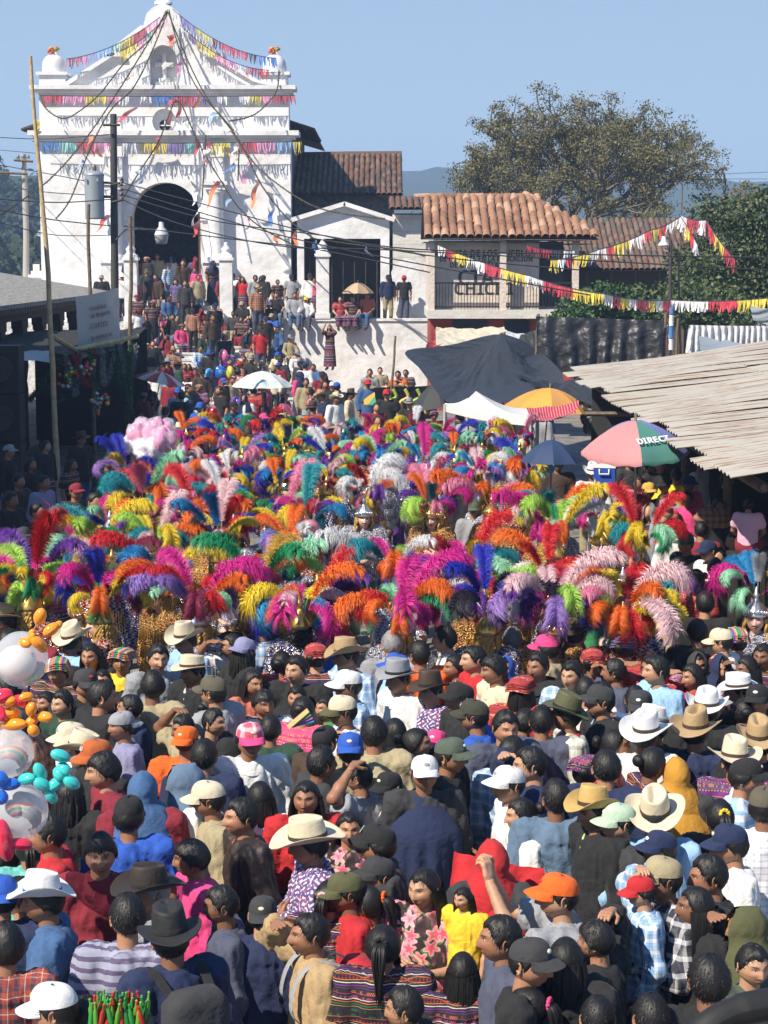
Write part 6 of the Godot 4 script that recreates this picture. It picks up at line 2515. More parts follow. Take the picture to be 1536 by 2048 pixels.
func build_festoons() -> void:
	pine_garland("335 20 64.9, 300 78 64.5, 250 125 64.2, 200 187 63.9, 158 223 63.8, 125 237 63.9, 92 217 64.2, 81 190 64.6", "pine rope from the gable top swagging to the left end of the cornice")
	pine_garland("333 22 64.9, 300 80 64.3, 225 200 62.5, 167 283 61, 96 362 59, 0 430 56", "pine rope from the gable top down to the far left edge")
	pine_garland("335 24 64.9, 305 100 64.2, 267 175 63.5, 221 221 63, 179 300 62, 142 396 61, 112 437 60", "pine rope from the gable top passing behind the transformer")
	pine_garland("338 20 64.9, 358 96 64.3, 396 179 63.6, 458 250 62.6, 487 300 62, 542 358 61, 640 417 60, 770 437 59", "long pine rope from the gable top across the side wing to the portal")
	pine_garland("336 24 64.9, 375 120 64.2, 417 200 63.2, 479 283 62.2, 521 367 61.5, 575 437 61, 625 475 60.6", "pine rope from the gable top to the left of the portal")
	pine_garland("346 206 64.7, 362 208 64.7, 396 283 64, 437 354 63, 479 417 62.4, 530 460 62, 600 496 61", "pine rope from the upper cornice down past the right column")
	pine_garland("346 208 64.7, 317 283 64.2, 283 337 63.8, 246 396 63", "pine rope from the upper cornice down to the left column")
	pine_garland("458 242 63.0, 500 233 63.6, 530 212 64.2, 554 179 64.7, 558 140 64.9", "pine rope swag hung below the right turret")
	pine_garland("412 270 64.6, 408 340 64.2, 404 400 63.9", "short pine rope hanging straight beside the arch")
	pine_garland("478 300 64.2, 476 362 63.9", "short pine rope end hanging right of the column")
	pine_garland("620 476 60.6, 700 488 60.5, 800 500 58, 850 512 56", "pine rope from the portal to the hall corner")
	var cz := CZ
	var line := func(x0, y0, x1, y1, z, sag): return hang([at_z(x0, y0, z), at_z(x1, y1, z)], sag, 24)
	bunting(line.call(82, 191, 590, 191, 64.8, 0.03), "rrppyypw-wbbrrv-w-wyprr", 0.30, "paper fringe bunting along the upper chapel cornice", 1)
	bunting(line.call(64, 283, 604, 283, 64.75, 0.05), "-bbttrrpp-wwyyyvvtw-yywrrpplly", 0.42, "paper fringe bunting along the lower chapel cornice", 2)
	bunting(line.call(133, 118, 320, 34, 64.8, 0.25), "rrpvlltyyrrpp", 0.34, "fringe bunting from the left turret up to the gable top", 3)
	bunting(line.call(240, 102, 335, 30, 64.7, 0.15), "yyptrp", 0.34, "short double fringe bunting left of the gable top", 4)
	bunting(line.call(345, 18, 552, 116, 64.8, 0.35), "wvvyydrrrkbb", 0.30, "fringe bunting from the gable top to the right turret", 5)
	bunting(line.call(360, 50, 538, 140, 64.75, 0.35), "wvyyppwrr", 0.30, "lower fringe bunting from the gable to the right turret", 6)
	var rb := "272 215 -40 30 r, 345 70 -12 26 r, 300 68 -30 14 r, 338 72 8 22 o, 268 150 -28 18 o, 366 118 -12 30 p, 182 270 -8 36 o, 196 288 3 26 o, 400 180 -8 36 o, 356 195 2 40 r, 343 200 -4 48 r, 470 258 -28 14 o, 430 225 -16 28 l, 318 275 -5 26 r, 395 278 -3 40 r, 415 285 -6 40 r, 480 285 -18 22 w, 470 325 -22 24 b, 497 322 -12 44 p, 517 360 -16 56 o, 436 362 -28 64 o, 462 398 -24 30 l, 548 412 -10 40 b, 592 456 -2 36 o, 398 375 -14 36 w, 402 408 -18 44 w, 398 442 -12 32 r, 280 340 2 28 l, 168 318 -12 18 l, 88 448 -12 24 w, 216 430 -24 34 r, 75 240 -4 40 y, 78 262 -12 26 y, 630 480 2 30 b, 730 490 10 22 l, 555 470 -4 20 o, 500 438 -6 22 p, 412 300 -6 28 w"
	var names := {"r": "red", "o": "orange", "p": "pink", "l": "pale blue", "b": "blue", "w": "white", "y": "yellow"}
	var spots := ["left of the gable niche", "at the gable top", "beside the gable top", "under the gable finial", "on the pine rope left of the niche", "beside the gable niche", "on the left pine rope over the cornice", "under the left pine rope", "hanging over the upper cornice", "below the upper cornice middle", "tied beside the round window", "on the right ropes over the lower cornice", "on the upper wall right of the window", "below the round window", "at the lower cornice above the arch", "at the lower cornice right of the arch", "on the right ropes below the cornice", "beside the right column capital", "on the rope right of the column", "on the far right rope", "hanging before the right column", "hanging low on the right column", "on the rope near the portal", "at the portal corner", "at the right side of the arch", "lower at the right side of the arch", "lowest at the right side of the arch", "on the rope left of the arch", "near the transformer top", "by the bamboo pole", "beside the transformer base", "at the left cornice end", "lower at the left cornice end", "hanging in the portal", "on the rope before the portal", "near the portal wall", "low on the right facade", "left of the right rope bundle"]
	var i := 0
	for q in rb.split(","):
		var k := q.strip_edges().split(" ")
		ribbon(float(k[0]), float(k[1]), 64.2 if i < 20 else 63.0, float(k[2]), float(k[3]), k[4], "%s crepe ribbon %s" % [names[k[4]], spots[i]])
		i += 1
	# red, yellow and white lines over the market
	bunting(hang(px_path("876 490 46, 1060 552 44, 1210 588 43, 1341 600 46.8"), 0.06, 12), "wryywwrryyywwrrryyywwrryywwrrryywwrr", 0.26, "long red yellow and white fringe line from the hall to the lamp post", 7, 34.0)
	bunting(hang(px_path("1341 600 46.8, 1536 596 44"), 0.05, 16), "wwwwrrryyy", 0.26, "fringe line from the lamp post to the right edge", 8, 34.0)
	bunting(hang(px_path("1100 520 47, 1200 498 47, 1300 460 47, 1362 432 47"), 0.05, 10), "ywryywwryywwryrww", 0.30, "fringe line rising across the old tile roof to the flag stick", 9, 34.0)
	bunting(hang(px_path("1362 430 47, 1412 440 45, 1470 520 44"), 0.05, 10), "wrrwryr", 0.34, "short red fringe line at the flag stick", 10, 34.0)
	bunting(hang(px_path("1362 434 46.8, 1385 470 46, 1395 490 45.5"), 0.0, 8), "wyrw", 0.30, "drooping fringe end beside the flag stick", 11, 34.0)
	bunting(hang(px_path("1338 602 46.7, 1334 690 46.6"), 0.0, 8), "rwr", 0.22, "red and white paper tied down the lamp post", 12, 30.0)
	bunting(hang(px_path("1055 490 53, 1100 500 53, 1150 500 53"), 0.02, 8), "rrkw", 0.24, "dark red fringe piece under the hall eaves", 13, 30.0)
	pole("flag_stick", 1364, 372, 640, 47.2, 0.035, 0.02, mats["wood"], "thin flag stick behind the street lamp holding bunting")

func build_stalls() -> void:
	var black := StandardMaterial3D.new()
	black.albedo_color = Color(0.020, 0.021, 0.024).linear_to_srgb()
	black.roughness = 0.46
	black.normal_enabled = true
	black.normal_texture = rumple
	black.normal_scale = 0.7
	tri_map(black, Vector3(0.9, 0.9, 0.9))
	mats["black tarp"] = black
	var P := func(px, py, z): return at_z(px, py, z)
	var peak: Vector3 = P.call(1004, 664, 42.0)
	var rim := smooth_path(px_path("1076 700 43.5, 1004 668 43.6, 900 690 43.6, 812 702 43.0, 840 738 41.0, 872 780 39.0, 900 806 37.8, 980 806 37.0, 1060 800 36.6, 1122 768 37.0, 1118 738 39.5, 1076 700 43.5"), 6)
	var no := FastNoiseLite.new()
	no.seed = 6
	no.frequency = 2.2
	var folds := []
	for i in 15:
		var t := i / 14.0
		var line := PackedVector3Array()
		for q in rim:
			var w := peak.lerp(q, t)
			w.y -= 0.42 * sin(PI * t) * smoothstep(0.0, 1.2, peak.y - q.y + 0.4)
			w += Vector3(0.05, 0.15, 0.08) * no.get_noise_3d(w.x * 1.4, w.y * 1.4, w.z) * sin(PI * t)
			line.append(w)
		folds.append(line)
	var tent := MB.new()
	tent.loft(folds, false)
	tag(part("tarp", tent, black, self), "big black plastic tarp tented from a peak above the stalls", "tarp")
	cloth_thing("blanket", "large plain red woollen cloth held up behind the smiling woman and child", "blanket", plain_cloth("red"), P.call(908, 1702, 9.75), P.call(1088, 1735, 9.6), P.call(1112, 1890, 9.5), P.call(890, 1830, 9.5), 0.03, 0.03, 41, 0.02, 3.0)
	cloth_thing("tarp", "long black plastic sheet hanging in folds from a pole line", "tarp", black, P.call(1072, 632, 43.0), P.call(1328, 640, 43.0), P.call(1322, 748, 42.8), P.call(1076, 745, 42.8), 0.03, 0.05, 4, 0.09, 7.0)
	cloth_thing("tarp", "black tarp flap drooping between the tent and the tin roof", "tarp", black, P.call(1020, 745, 36.0), P.call(1190, 752, 35.0), P.call(1310, 830, 31.2), P.call(1150, 810, 33.0), 0.25, 0.10, 5)
	cloth_thing("tarp", "ragged black cloth hanging under the edge of the tin roof", "tarp", black, P.call(1150, 800, 32.0), P.call(1296, 830, 31.3), P.call(1290, 880, 31.2), P.call(1165, 870, 32.0), 0.1, 0.10, 6, 0.05, 4.0)
	cloth_thing("tarp", "dark grey tarp side sheet between cream awning and black sheet", "tarp", black, P.call(1036, 668, 45.0), P.call(1074, 660, 44.0), P.call(1074, 745, 43.0), P.call(1030, 745, 44.0), 0.05, 0.08, 8)
	cloth_thing("awning", "sagging cream canvas awning below the hall balcony", "awning", canvas("cream", Color(0.62, 0.55, 0.42)), P.call(872, 654, 49.5), P.call(1008, 652, 49.5), P.call(1030, 686, 46.5), P.call(866, 690, 46.5), 0.10, 0.06, 9)
	cloth_thing("awning", "white and blue plastic scrap tied beside the cream awning", "awning", canvas("pale", Color(0.5, 0.53, 0.58)), P.call(1010, 660, 48.5), P.call(1062, 668, 48), P.call(1066, 690, 46), P.call(1012, 692, 46), 0.06, 0.06, 10)
	cloth_thing("awning", "patterned red cloth hanging at the left of the cream awning", "awning", cloth("huipil:red"), P.call(852, 690, 46.4), P.call(872, 662, 46.6), P.call(874, 735, 46.2), P.call(850, 730, 46.2), 0.02, 0.03, 11)
	cloth_thing("curtain", "white pleated curtain strung up at the right edge beyond the tin roof", "curtain", canvas("white", Color(0.66, 0.67, 0.70)), P.call(1378, 650, 42.0), P.call(1560, 652, 42.0), P.call(1560, 715, 42.0), P.call(1372, 706, 42.0), 0.02, 0.02, 12, 0.10, 15.0)
	cloth_thing("tarp", "grey blue plastic sheet stretched before the white curtain", "tarp", canvas("greyblue", Color(0.20, 0.24, 0.29), 0.1), P.call(1398, 672, 39.0), P.call(1560, 690, 37.0), P.call(1560, 735, 36.0), P.call(1400, 700, 38.0), 0.1, 0.05, 13)
	cloth_thing("tarp", "silvery sheet corner at the right edge under the trees", "tarp", canvas("silver", Color(0.32, 0.36, 0.40), 0.1), P.call(1500, 612, 44.0), P.call(1560, 618, 44.0), P.call(1560, 655, 44.0), P.call(1506, 640, 44.0), 0.05, 0.05, 14)
	# white canopy tent
	var o := thing("canopy_tent", "small white canopy tent on steel legs amid the crowd", "canopy", Vector3.ZERO)
	var c := P.call(952, 782, 30.5) as Vector3
	var e := [P.call(890, 806, 31.0), P.call(1062, 834, 29.4), P.call(1075, 818, 31.5), P.call(935, 796, 32.5)]
	var wm := canvas("tent", Color(0.74, 0.73, 0.72))
	for k in 4:
		var m := MB.new()
		var a: Vector3 = e[k]
		var b: Vector3 = e[(k + 1) % 4]
		var rows := []
		for i in 9:
			var t := i / 8.0
			var line := PackedVector3Array()
			for j in 9:
				var f := j / 8.0
				var q: Vector3 = c.lerp(a.lerp(b, f), t)
				q.y -= 0.10 * sin(PI * t) + 0.04 * sin(PI * f) * t
				line.append(q)
			rows.append(line)
		var last: PackedVector3Array = rows[-1]
		var hem := PackedVector3Array()
		for j in 9: hem.append(last[j] + Vector3(0, -0.14, 0))
		rows.append(hem)
		m.loft(rows, false)
		part("canopy_panel", m, wm, o)
		var l := MB.new()
		l.bar(a - Vector3(0, 0.02, 0), Vector3(a.x, 0, a.z), 0.035)
		part("leg", l, flat(0.5, 0.52, 0.54, 0.4, 0.3), o)
	cloth_thing("awning", "red and white striped cloth sagging beside the orange umbrella", "awning", fabric("awning stripes", func(x, y): return (Color(0.36, 0.02, 0.05) if int(x) % 12 < 8 else Color(0.42, 0.22, 0.24)), 1.4), P.call(1052, 812, 31.0), P.call(1158, 800, 31.0), P.call(1152, 828, 30.2), P.call(1062, 838, 30.2), 0.10, 0.05, 15)
	var floral := fabric("umbrella floral", func(x, y):
		var cx := fposmod(x, 64.0) - 32.0
		var cy := fposmod(y + (32.0 if int(x / 64) % 2 else 0.0), 64.0) - 32.0
		var r := sqrt(cx * cx + cy * cy)
		return Color(0.28, 0.42, 0.58) if r < 12.0 and hash2(int(x / 64), int(y / 64)) > 0.3 else (Color(0.42, 0.46, 0.36) if absf(r - 20.0) < 2.5 else Color(0.55, 0.60, 0.58)), 1.6)
	var A := func(px, py, s): return at_z(px, py, 3800.0 / s)
	umbrella(A.call(525, 772, 88), 0.70, 0.34, [floral], "pale umbrella printed with blue flowers at the foot of the steps", 1.1)
	umbrella(A.call(320, 762, 85), 0.62, 0.22, [canvas("redstripe", Color(0.60, 0.07, 0.09)), canvas("whitestripe", Color(0.72, 0.66, 0.64))], "red and white striped umbrella at the left foot of the steps", 1.1, Vector3(0.05, 0.2, -0.2), 14)
	umbrella(A.call(775, 806, 88), 0.62, 0.34, [canvas("ublue", Color(0.05, 0.26, 0.52)), canvas("ublue", Color(0.05, 0.26, 0.52)), canvas("ugreen", Color(0.04, 0.30, 0.15)), canvas("uorange", Color(0.6, 0.33, 0.05))], "blue green and orange sun umbrella beside the dark banner", 1.3)
	umbrella(A.call(882, 798, 92), 0.66, 0.38, [canvas("ublack", Color(0.035, 0.036, 0.042), 0.0)], "black umbrella in front of the black tent", 1.2, Vector3(0.2, 0, 0.28))
	umbrella(A.call(716, 586, 61), 0.52, 0.34, [canvas("ubeige", Color(0.50, 0.36, 0.22)), canvas("ubeige2", Color(0.42, 0.29, 0.18))], "beige patterned umbrella held up on the terrace", 1.0)
	umbrella(A.call(1096, 818, 118), 0.75, 0.36, [canvas("uo1", Color(0.72, 0.34, 0.05)), canvas("uo2", Color(0.62, 0.30, 0.08)), canvas("uo1", Color(0.72, 0.34, 0.05)), canvas("uo3", Color(0.66, 0.28, 0.05))], "big orange umbrella with blue patches above the stalls", 1.6, Vector3(0, 0, -0.08))
	umbrella(A.call(1102, 922, 165), 0.38, 0.26, [canvas("unavy", Color(0.02, 0.045, 0.12), 0.15)], "dark blue umbrella above the feathers on the right", 0.9)
	var u := umbrella(A.call(1271, 900, 195), 0.56, 0.31, [canvas("ugreen2", Color(0.07, 0.22, 0.19)), canvas("upink", Color(0.55, 0.23, 0.24)), canvas("upink", Color(0.58, 0.19, 0.20)), canvas("uviolet", Color(0.20, 0.21, 0.46)), canvas("upink", Color(0.58, 0.19, 0.20)), canvas("uviolet", Color(0.20, 0.21, 0.46)), canvas("ugreen2", Color(0.05, 0.24, 0.19)), canvas("uviolet", Color(0.20, 0.21, 0.46))], "large faded umbrella of green pink and violet panels lettered DIRECT", 2.0, Vector3(0.10, -0.80, -0.06), 8, 0.05)
	var t := TextMesh.new()
	t.text = "DIRECT"
	var f := SystemFont.new()
	f.font_names = PackedStringArray(["Droid Sans"])
	f.font_weight = 700
	t.font = f
	t.font_size = 32
	t.pixel_size = 0.0034
	t.depth = 0.006
	var ang := TAU * 0.5 / 8.0
	var nrm := Vector3(cos(ang) * 0.56, 0.83, sin(ang) * 0.56).normalized()
	var xa := Vector3(sin(ang) * 1.0, 0, -cos(ang)).normalized()
	part("lettering", t, flat(0.7, 0.7, 0.7), u, Transform3D(Basis(xa, nrm.cross(xa), nrm), Vector3(cos(ang) * 0.36, 0.172, sin(ang) * 0.36)))
	# cool box carried on a shoulder
	var cb := thing("cool_box", "blue cool box with a white lid held up under the lettered umbrella", "cool box", A.call(1210, 946, 160), -0.2)
	var m := MB.new()
	m.box(Vector3(0, -0.05, 0), Vector3(0.27, 0.25, 0.22))
	part("box", m, flat(0.02, 0.07, 0.36, 0.4), cb)
	m = MB.new()
	m.box(Vector3(0, 0.105, 0), Vector3(0.285, 0.06, 0.235))
	m.box(Vector3(0, 0.142, 0), Vector3(0.25, 0.016, 0.2))
	part("lid", m, flat(0.70, 0.72, 0.74, 0.4), cb)
	m = MB.new()
	m.tube(PackedVector3Array([Vector3(-0.06, 0.06, 0.112), Vector3(-0.06, 0.0, 0.14), Vector3(0.06, 0.0, 0.14), Vector3(0.06, 0.06, 0.112)]), [0.012, 0.012], 6)
	part("handle", m, flat(0.70, 0.72, 0.74, 0.4), cb)
	# dark banner with coloured shapes
	var bn := thing("stall_banner", "black stall banner painted with green and yellow shapes near the blue umbrella", "banner", Vector3.ZERO)
	part("cloth", sheet_shape(A.call(748, 775, 90), A.call(880, 770, 88), A.call(872, 838, 88), A.call(756, 832, 90), 20, 10, 0.04, 0.03, 16), black, bn)
	for k in 4:
		var mm := MB.new()
		var q0 := A.call(786 + k * 24, 778, 90.8) as Vector3
		var q1 := A.call(782 + k * 24, 828, 90.8) as Vector3
		mm.tube(smooth_path([q0, q0.lerp(q1, 0.3) + Vector3(0.09, 0, 0.01), q0.lerp(q1, 0.55) - Vector3(0.07, 0, 0), q1]), [0.04, 0.05, 0.03], 6)
		part("painted_shape", mm, flat(0.55, 0.42, 0.12) if k % 2 else flat(0.3, 0.42, 0.06), bn)
	pole("stake", 778, 672, 800, 42.0, 0.035, 0.025, mats["wood"], "leaning wooden stake before the white terrace wall", 10)
	pole("stake", 1074, 628, 780, 43.2, 0.04, 0.035, mats["wood"], "wooden stake holding the left end of the hanging black sheet")
	pole("stake", 1326, 628, 780, 43.2, 0.04, 0.035, mats["wood"], "wooden stake holding the right end of the hanging black sheet")
	pole("stake", 1356, 636, 740, 42.5, 0.035, 0.03, mats["wood"], "wooden stake beside the white curtain", -4)
	pole("stake", 1008, 664, 800, 43.6, 0.035, 0.03, mats["wood"], "wooden stake propping the peak of the black tent")

func build_left_stall() -> void:
	# black draped booth in the shade with tinsel garlands
	var bk: StandardMaterial3D = mats["black tarp"]
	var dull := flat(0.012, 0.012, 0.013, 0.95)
	var b := thing("market_booth", "dark market booth draped in black under a white cloth edge on the left", "stall", Vector3.ZERO)
	var P := func(px, py, z): return at_z(px, py, z)
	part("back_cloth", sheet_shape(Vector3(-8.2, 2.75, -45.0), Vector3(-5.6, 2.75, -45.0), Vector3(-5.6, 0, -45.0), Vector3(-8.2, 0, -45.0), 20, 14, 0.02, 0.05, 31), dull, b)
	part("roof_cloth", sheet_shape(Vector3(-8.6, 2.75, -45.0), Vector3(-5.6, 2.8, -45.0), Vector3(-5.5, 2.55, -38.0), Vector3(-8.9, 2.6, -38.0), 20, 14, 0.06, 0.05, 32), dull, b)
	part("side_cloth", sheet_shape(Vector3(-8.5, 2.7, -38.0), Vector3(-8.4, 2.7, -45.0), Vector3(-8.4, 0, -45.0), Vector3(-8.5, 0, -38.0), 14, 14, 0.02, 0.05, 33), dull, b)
	part("white_edge", sheet_shape(P.call(-20, 700, 38.0), P.call(105, 698, 38.0), P.call(100, 722, 37.6), P.call(-20, 716, 37.6), 24, 8, 0.06, 0.05, 34), canvas("edge", Color(0.62, 0.62, 0.64)), b)
	var sp := thing("loudspeaker", "tall stack of black loudspeaker cabinets at the left edge of the booth", "loudspeaker", Vector3.ZERO)
	for k in 3:
		var m := MB.new()
		m.box(Vector3(-7.35, 0.46 + 0.93 * k, -36.6), Vector3(0.75, 0.9, 0.6))
		var cab := part("cabinet", m, flat(0.015, 0.015, 0.016, 0.7), sp)
		var g := MB.new()
		g.lathe([Vector2(0.0, 0.0), Vector2(0.24, 0.02), Vector2(0.27, 0.03), Vector2(0.27, 0.0)], 20)
		part("cone", g, flat(0.03, 0.03, 0.032, 0.5), cab, Transform3D(Basis(Vector3.RIGHT, PI / 2), Vector3(-7.35, 0.46 + 0.93 * k, -36.29)))
	var wood := mats["bamboo"] as StandardMaterial3D
	pole("bamboo_pole", 117, 112, 985, 37.0, 0.062, 0.032, wood, "very tall pale bamboo pole at the left standing in the shaded crowd", -56)
	pole("bamboo_pole", 184, 408, 700, 40.0, 0.05, 0.035, mats["wood"], "short crooked wooden pole behind the lettered cloth banner", -4)
	pole("bamboo_pole", 264, 432, 800, 40.5, 0.05, 0.035, mats["wood"], "wooden pole at the right end of the lettered cloth banner", -8)
	var hz := thing("festoon_pole", "horizontal pole that carries tinsel between the tall poles", "pole", Vector3.ZERO)
	var hm := MB.new()
	hm.tube(PackedVector3Array([P.call(98, 668, 37.2), P.call(150, 700, 38.3), P.call(275, 672, 40.3)]), [0.06, 0.06, 0.05], 8)
	part("shaft", hm, wood, hz)
	# the cloth banner
	var bn := thing("cloth_banner", "white cloth banner with faded red lettering tied between poles", "banner", Vector3.ZERO)
	var a := P.call(152, 594, 39.0) as Vector3
	var c := P.call(238, 575, 40.2) as Vector3
	var d := P.call(243, 690, 40.2) as Vector3
	var e := P.call(158, 718, 39.0) as Vector3
	var cm := canvas("banner", Color(0.52, 0.49, 0.47), 0.5)
	part("cloth", sheet_shape(a, c, d, e, 20, 20, 0.05, 0.03, 35), cm, bn)
	var f := SystemFont.new()
	f.font_names = PackedStringArray(["Droid Serif"])
	var xd := (c - a).normalized()
	var yd := (a - e).normalized()
	var zd := xd.cross(yd).normalized()
	for q in [["Contra", 0.46, 0.50, 0.0075], ["la violencia", 0.5, 0.30, 0.0052], ["Comision", 0.45, 0.78, 0.0050], ["de Mujeres", 0.5, 0.66, 0.0050]]:
		var t := TextMesh.new()
		t.text = q[0]
		t.font = f
		t.font_size = 24
		t.pixel_size = q[3]
		t.depth = 0.01
		part("lettering", t, flat(0.30, 0.16, 0.14), bn, Transform3D(Basis(xd, zd.cross(xd), zd), e.lerp(d, q[1]) + (a - e) * q[2] + zd * 0.05 - Vector3(0, 0.05, 0)))
	# tinsel garlands
	var tin := "100 690 130 745 180 745 g, 120 720 75 780 60 800 g, 130 700 150 790 160 700 s, 150 705 175 770 190 700 r, 180 700 195 780 215 695 g, 205 700 210 770 235 690 s, 232 690 245 770 262 690 g, 240 690 258 760 272 690 s, 262 690 260 780 262 840 g, 255 700 256 790 255 850 g, 90 760 120 800 150 740 k"
	var words := ["left of the banner", "hanging at the far left", "silver below the banner", "red below the banner", "below the banner middle", "silver below the banner middle", "below the banner right end", "silver at the right pole", "hanging long at the right pole", "second long one at the right pole", "dark low at the left"]
	var i := 0
	for q in tin.split(","):
		var k := q.strip_edges().split(" ")
		var pts := [P.call(float(k[0]), float(k[1]), 37.6), P.call(float(k[2]), float(k[3]), 37.8), P.call(float(k[4]), float(k[5]), 38.2)]
		var path := smooth_path(pts, 12)
		var r := RandomNumberGenerator.new()
		r.seed = 50 + i
		var m := MB.new()
		var tone: Color = {"g": Color(0.015, 0.10, 0.025), "s": Color(0.22, 0.23, 0.25), "r": Color(0.4, 0.03, 0.03), "k": Color(0.02, 0.06, 0.02)}[k[6]]
		for s in path.size() - 1:
			for n in 40:
				var p := path[s].lerp(path[s + 1], r.randf())
				var dd := Vector3(r.randfn(), r.randfn(), r.randfn()).normalized() * r.randf_range(0.05, 0.11)
				var w := dd.cross(Vector3(r.randfn(), r.randfn(), 1)).normalized() * 0.012
				var j := r.randf_range(0.5, 1.4)
				m.col = Color(tone.r * j, tone.g * j, tone.b * j)
				m.tri(p - w, p + w, p + dd)
		var tm := StandardMaterial3D.new()
		tm.vertex_color_use_as_albedo = true
		tm.roughness = 0.35
		tm.metallic = 0.3
		tag(part("tinsel_garland", m, tm, self), "tinsel garland " + words[i], "garland", "tinsel garlands on the left booth")
		i += 1
	for q in [[150, 740], [205, 800], [130, 760], [175, 735], [190, 815]]:
		var r := RandomNumberGenerator.new()
		r.seed = q[0]
		var o := thing("bauble_bunch", "bunch of coloured foil baubles %s" % ["below the banner left corner", "hanging low in the dark booth", "at the left of the booth", "below the banner middle", "lowest in the dark booth"][[150, 205, 130, 175, 190].find(q[0])], "decoration", P.call(q[0], q[1], 37.5), 0, "foil baubles in the left booth")
		for k in 9:
			var m := MB.new()
			m.ball(Vector3(r.randf_range(-0.14, 0.14), r.randf_range(-0.14, 0.14), r.randf_range(-0.1, 0.1)), Vector3.ONE * 0.05, 10, 6)
			part("bauble", m, [flat(0.5, 0.05, 0.05, 0.2, 0.6), flat(0.6, 0.4, 0.05, 0.2, 0.6), flat(0.05, 0.3, 0.1, 0.2, 0.6), flat(0.4, 0.4, 0.5, 0.2, 0.7)][k % 4], o)

# ---------------------------------------------------------------- balloons and sweets
func latex(c: Color, alpha := 1.0) -> StandardMaterial3D:
	var m := StandardMaterial3D.new()
	m.albedo_color = c.linear_to_srgb()
	m.roughness = 0.12
	m.clearcoat_enabled = true
	m.clearcoat = 0.6
	m.clearcoat_roughness = 0.05
	m.subsurf_scatter_enabled = alpha >= 1.0
	m.subsurf_scatter_strength = 0.4
	if alpha < 1.0:
		m.transparency = BaseMaterial3D.TRANSPARENCY_ALPHA
		m.albedo_color.a = alpha
		m.clearcoat_enabled = false
		m.roughness = 0.08
	return m

func long_balloon(o: Node3D, m: Material, a: Vector3, b: Vector3, r: float) -> void:
	var mb := MB.new()
	var path := PackedVector3Array()
	var rad := []
	for k in 11:
		var t := k / 10.0
		path.append(a.lerp(b, t))
		rad.append(maxf(0.004, r * pow(sin(PI * clampf(t * 0.96 + 0.02, 0, 1)), 0.42)))
	mb.tube(path, rad, 12)
	part("balloon_segment", mb, m, o)

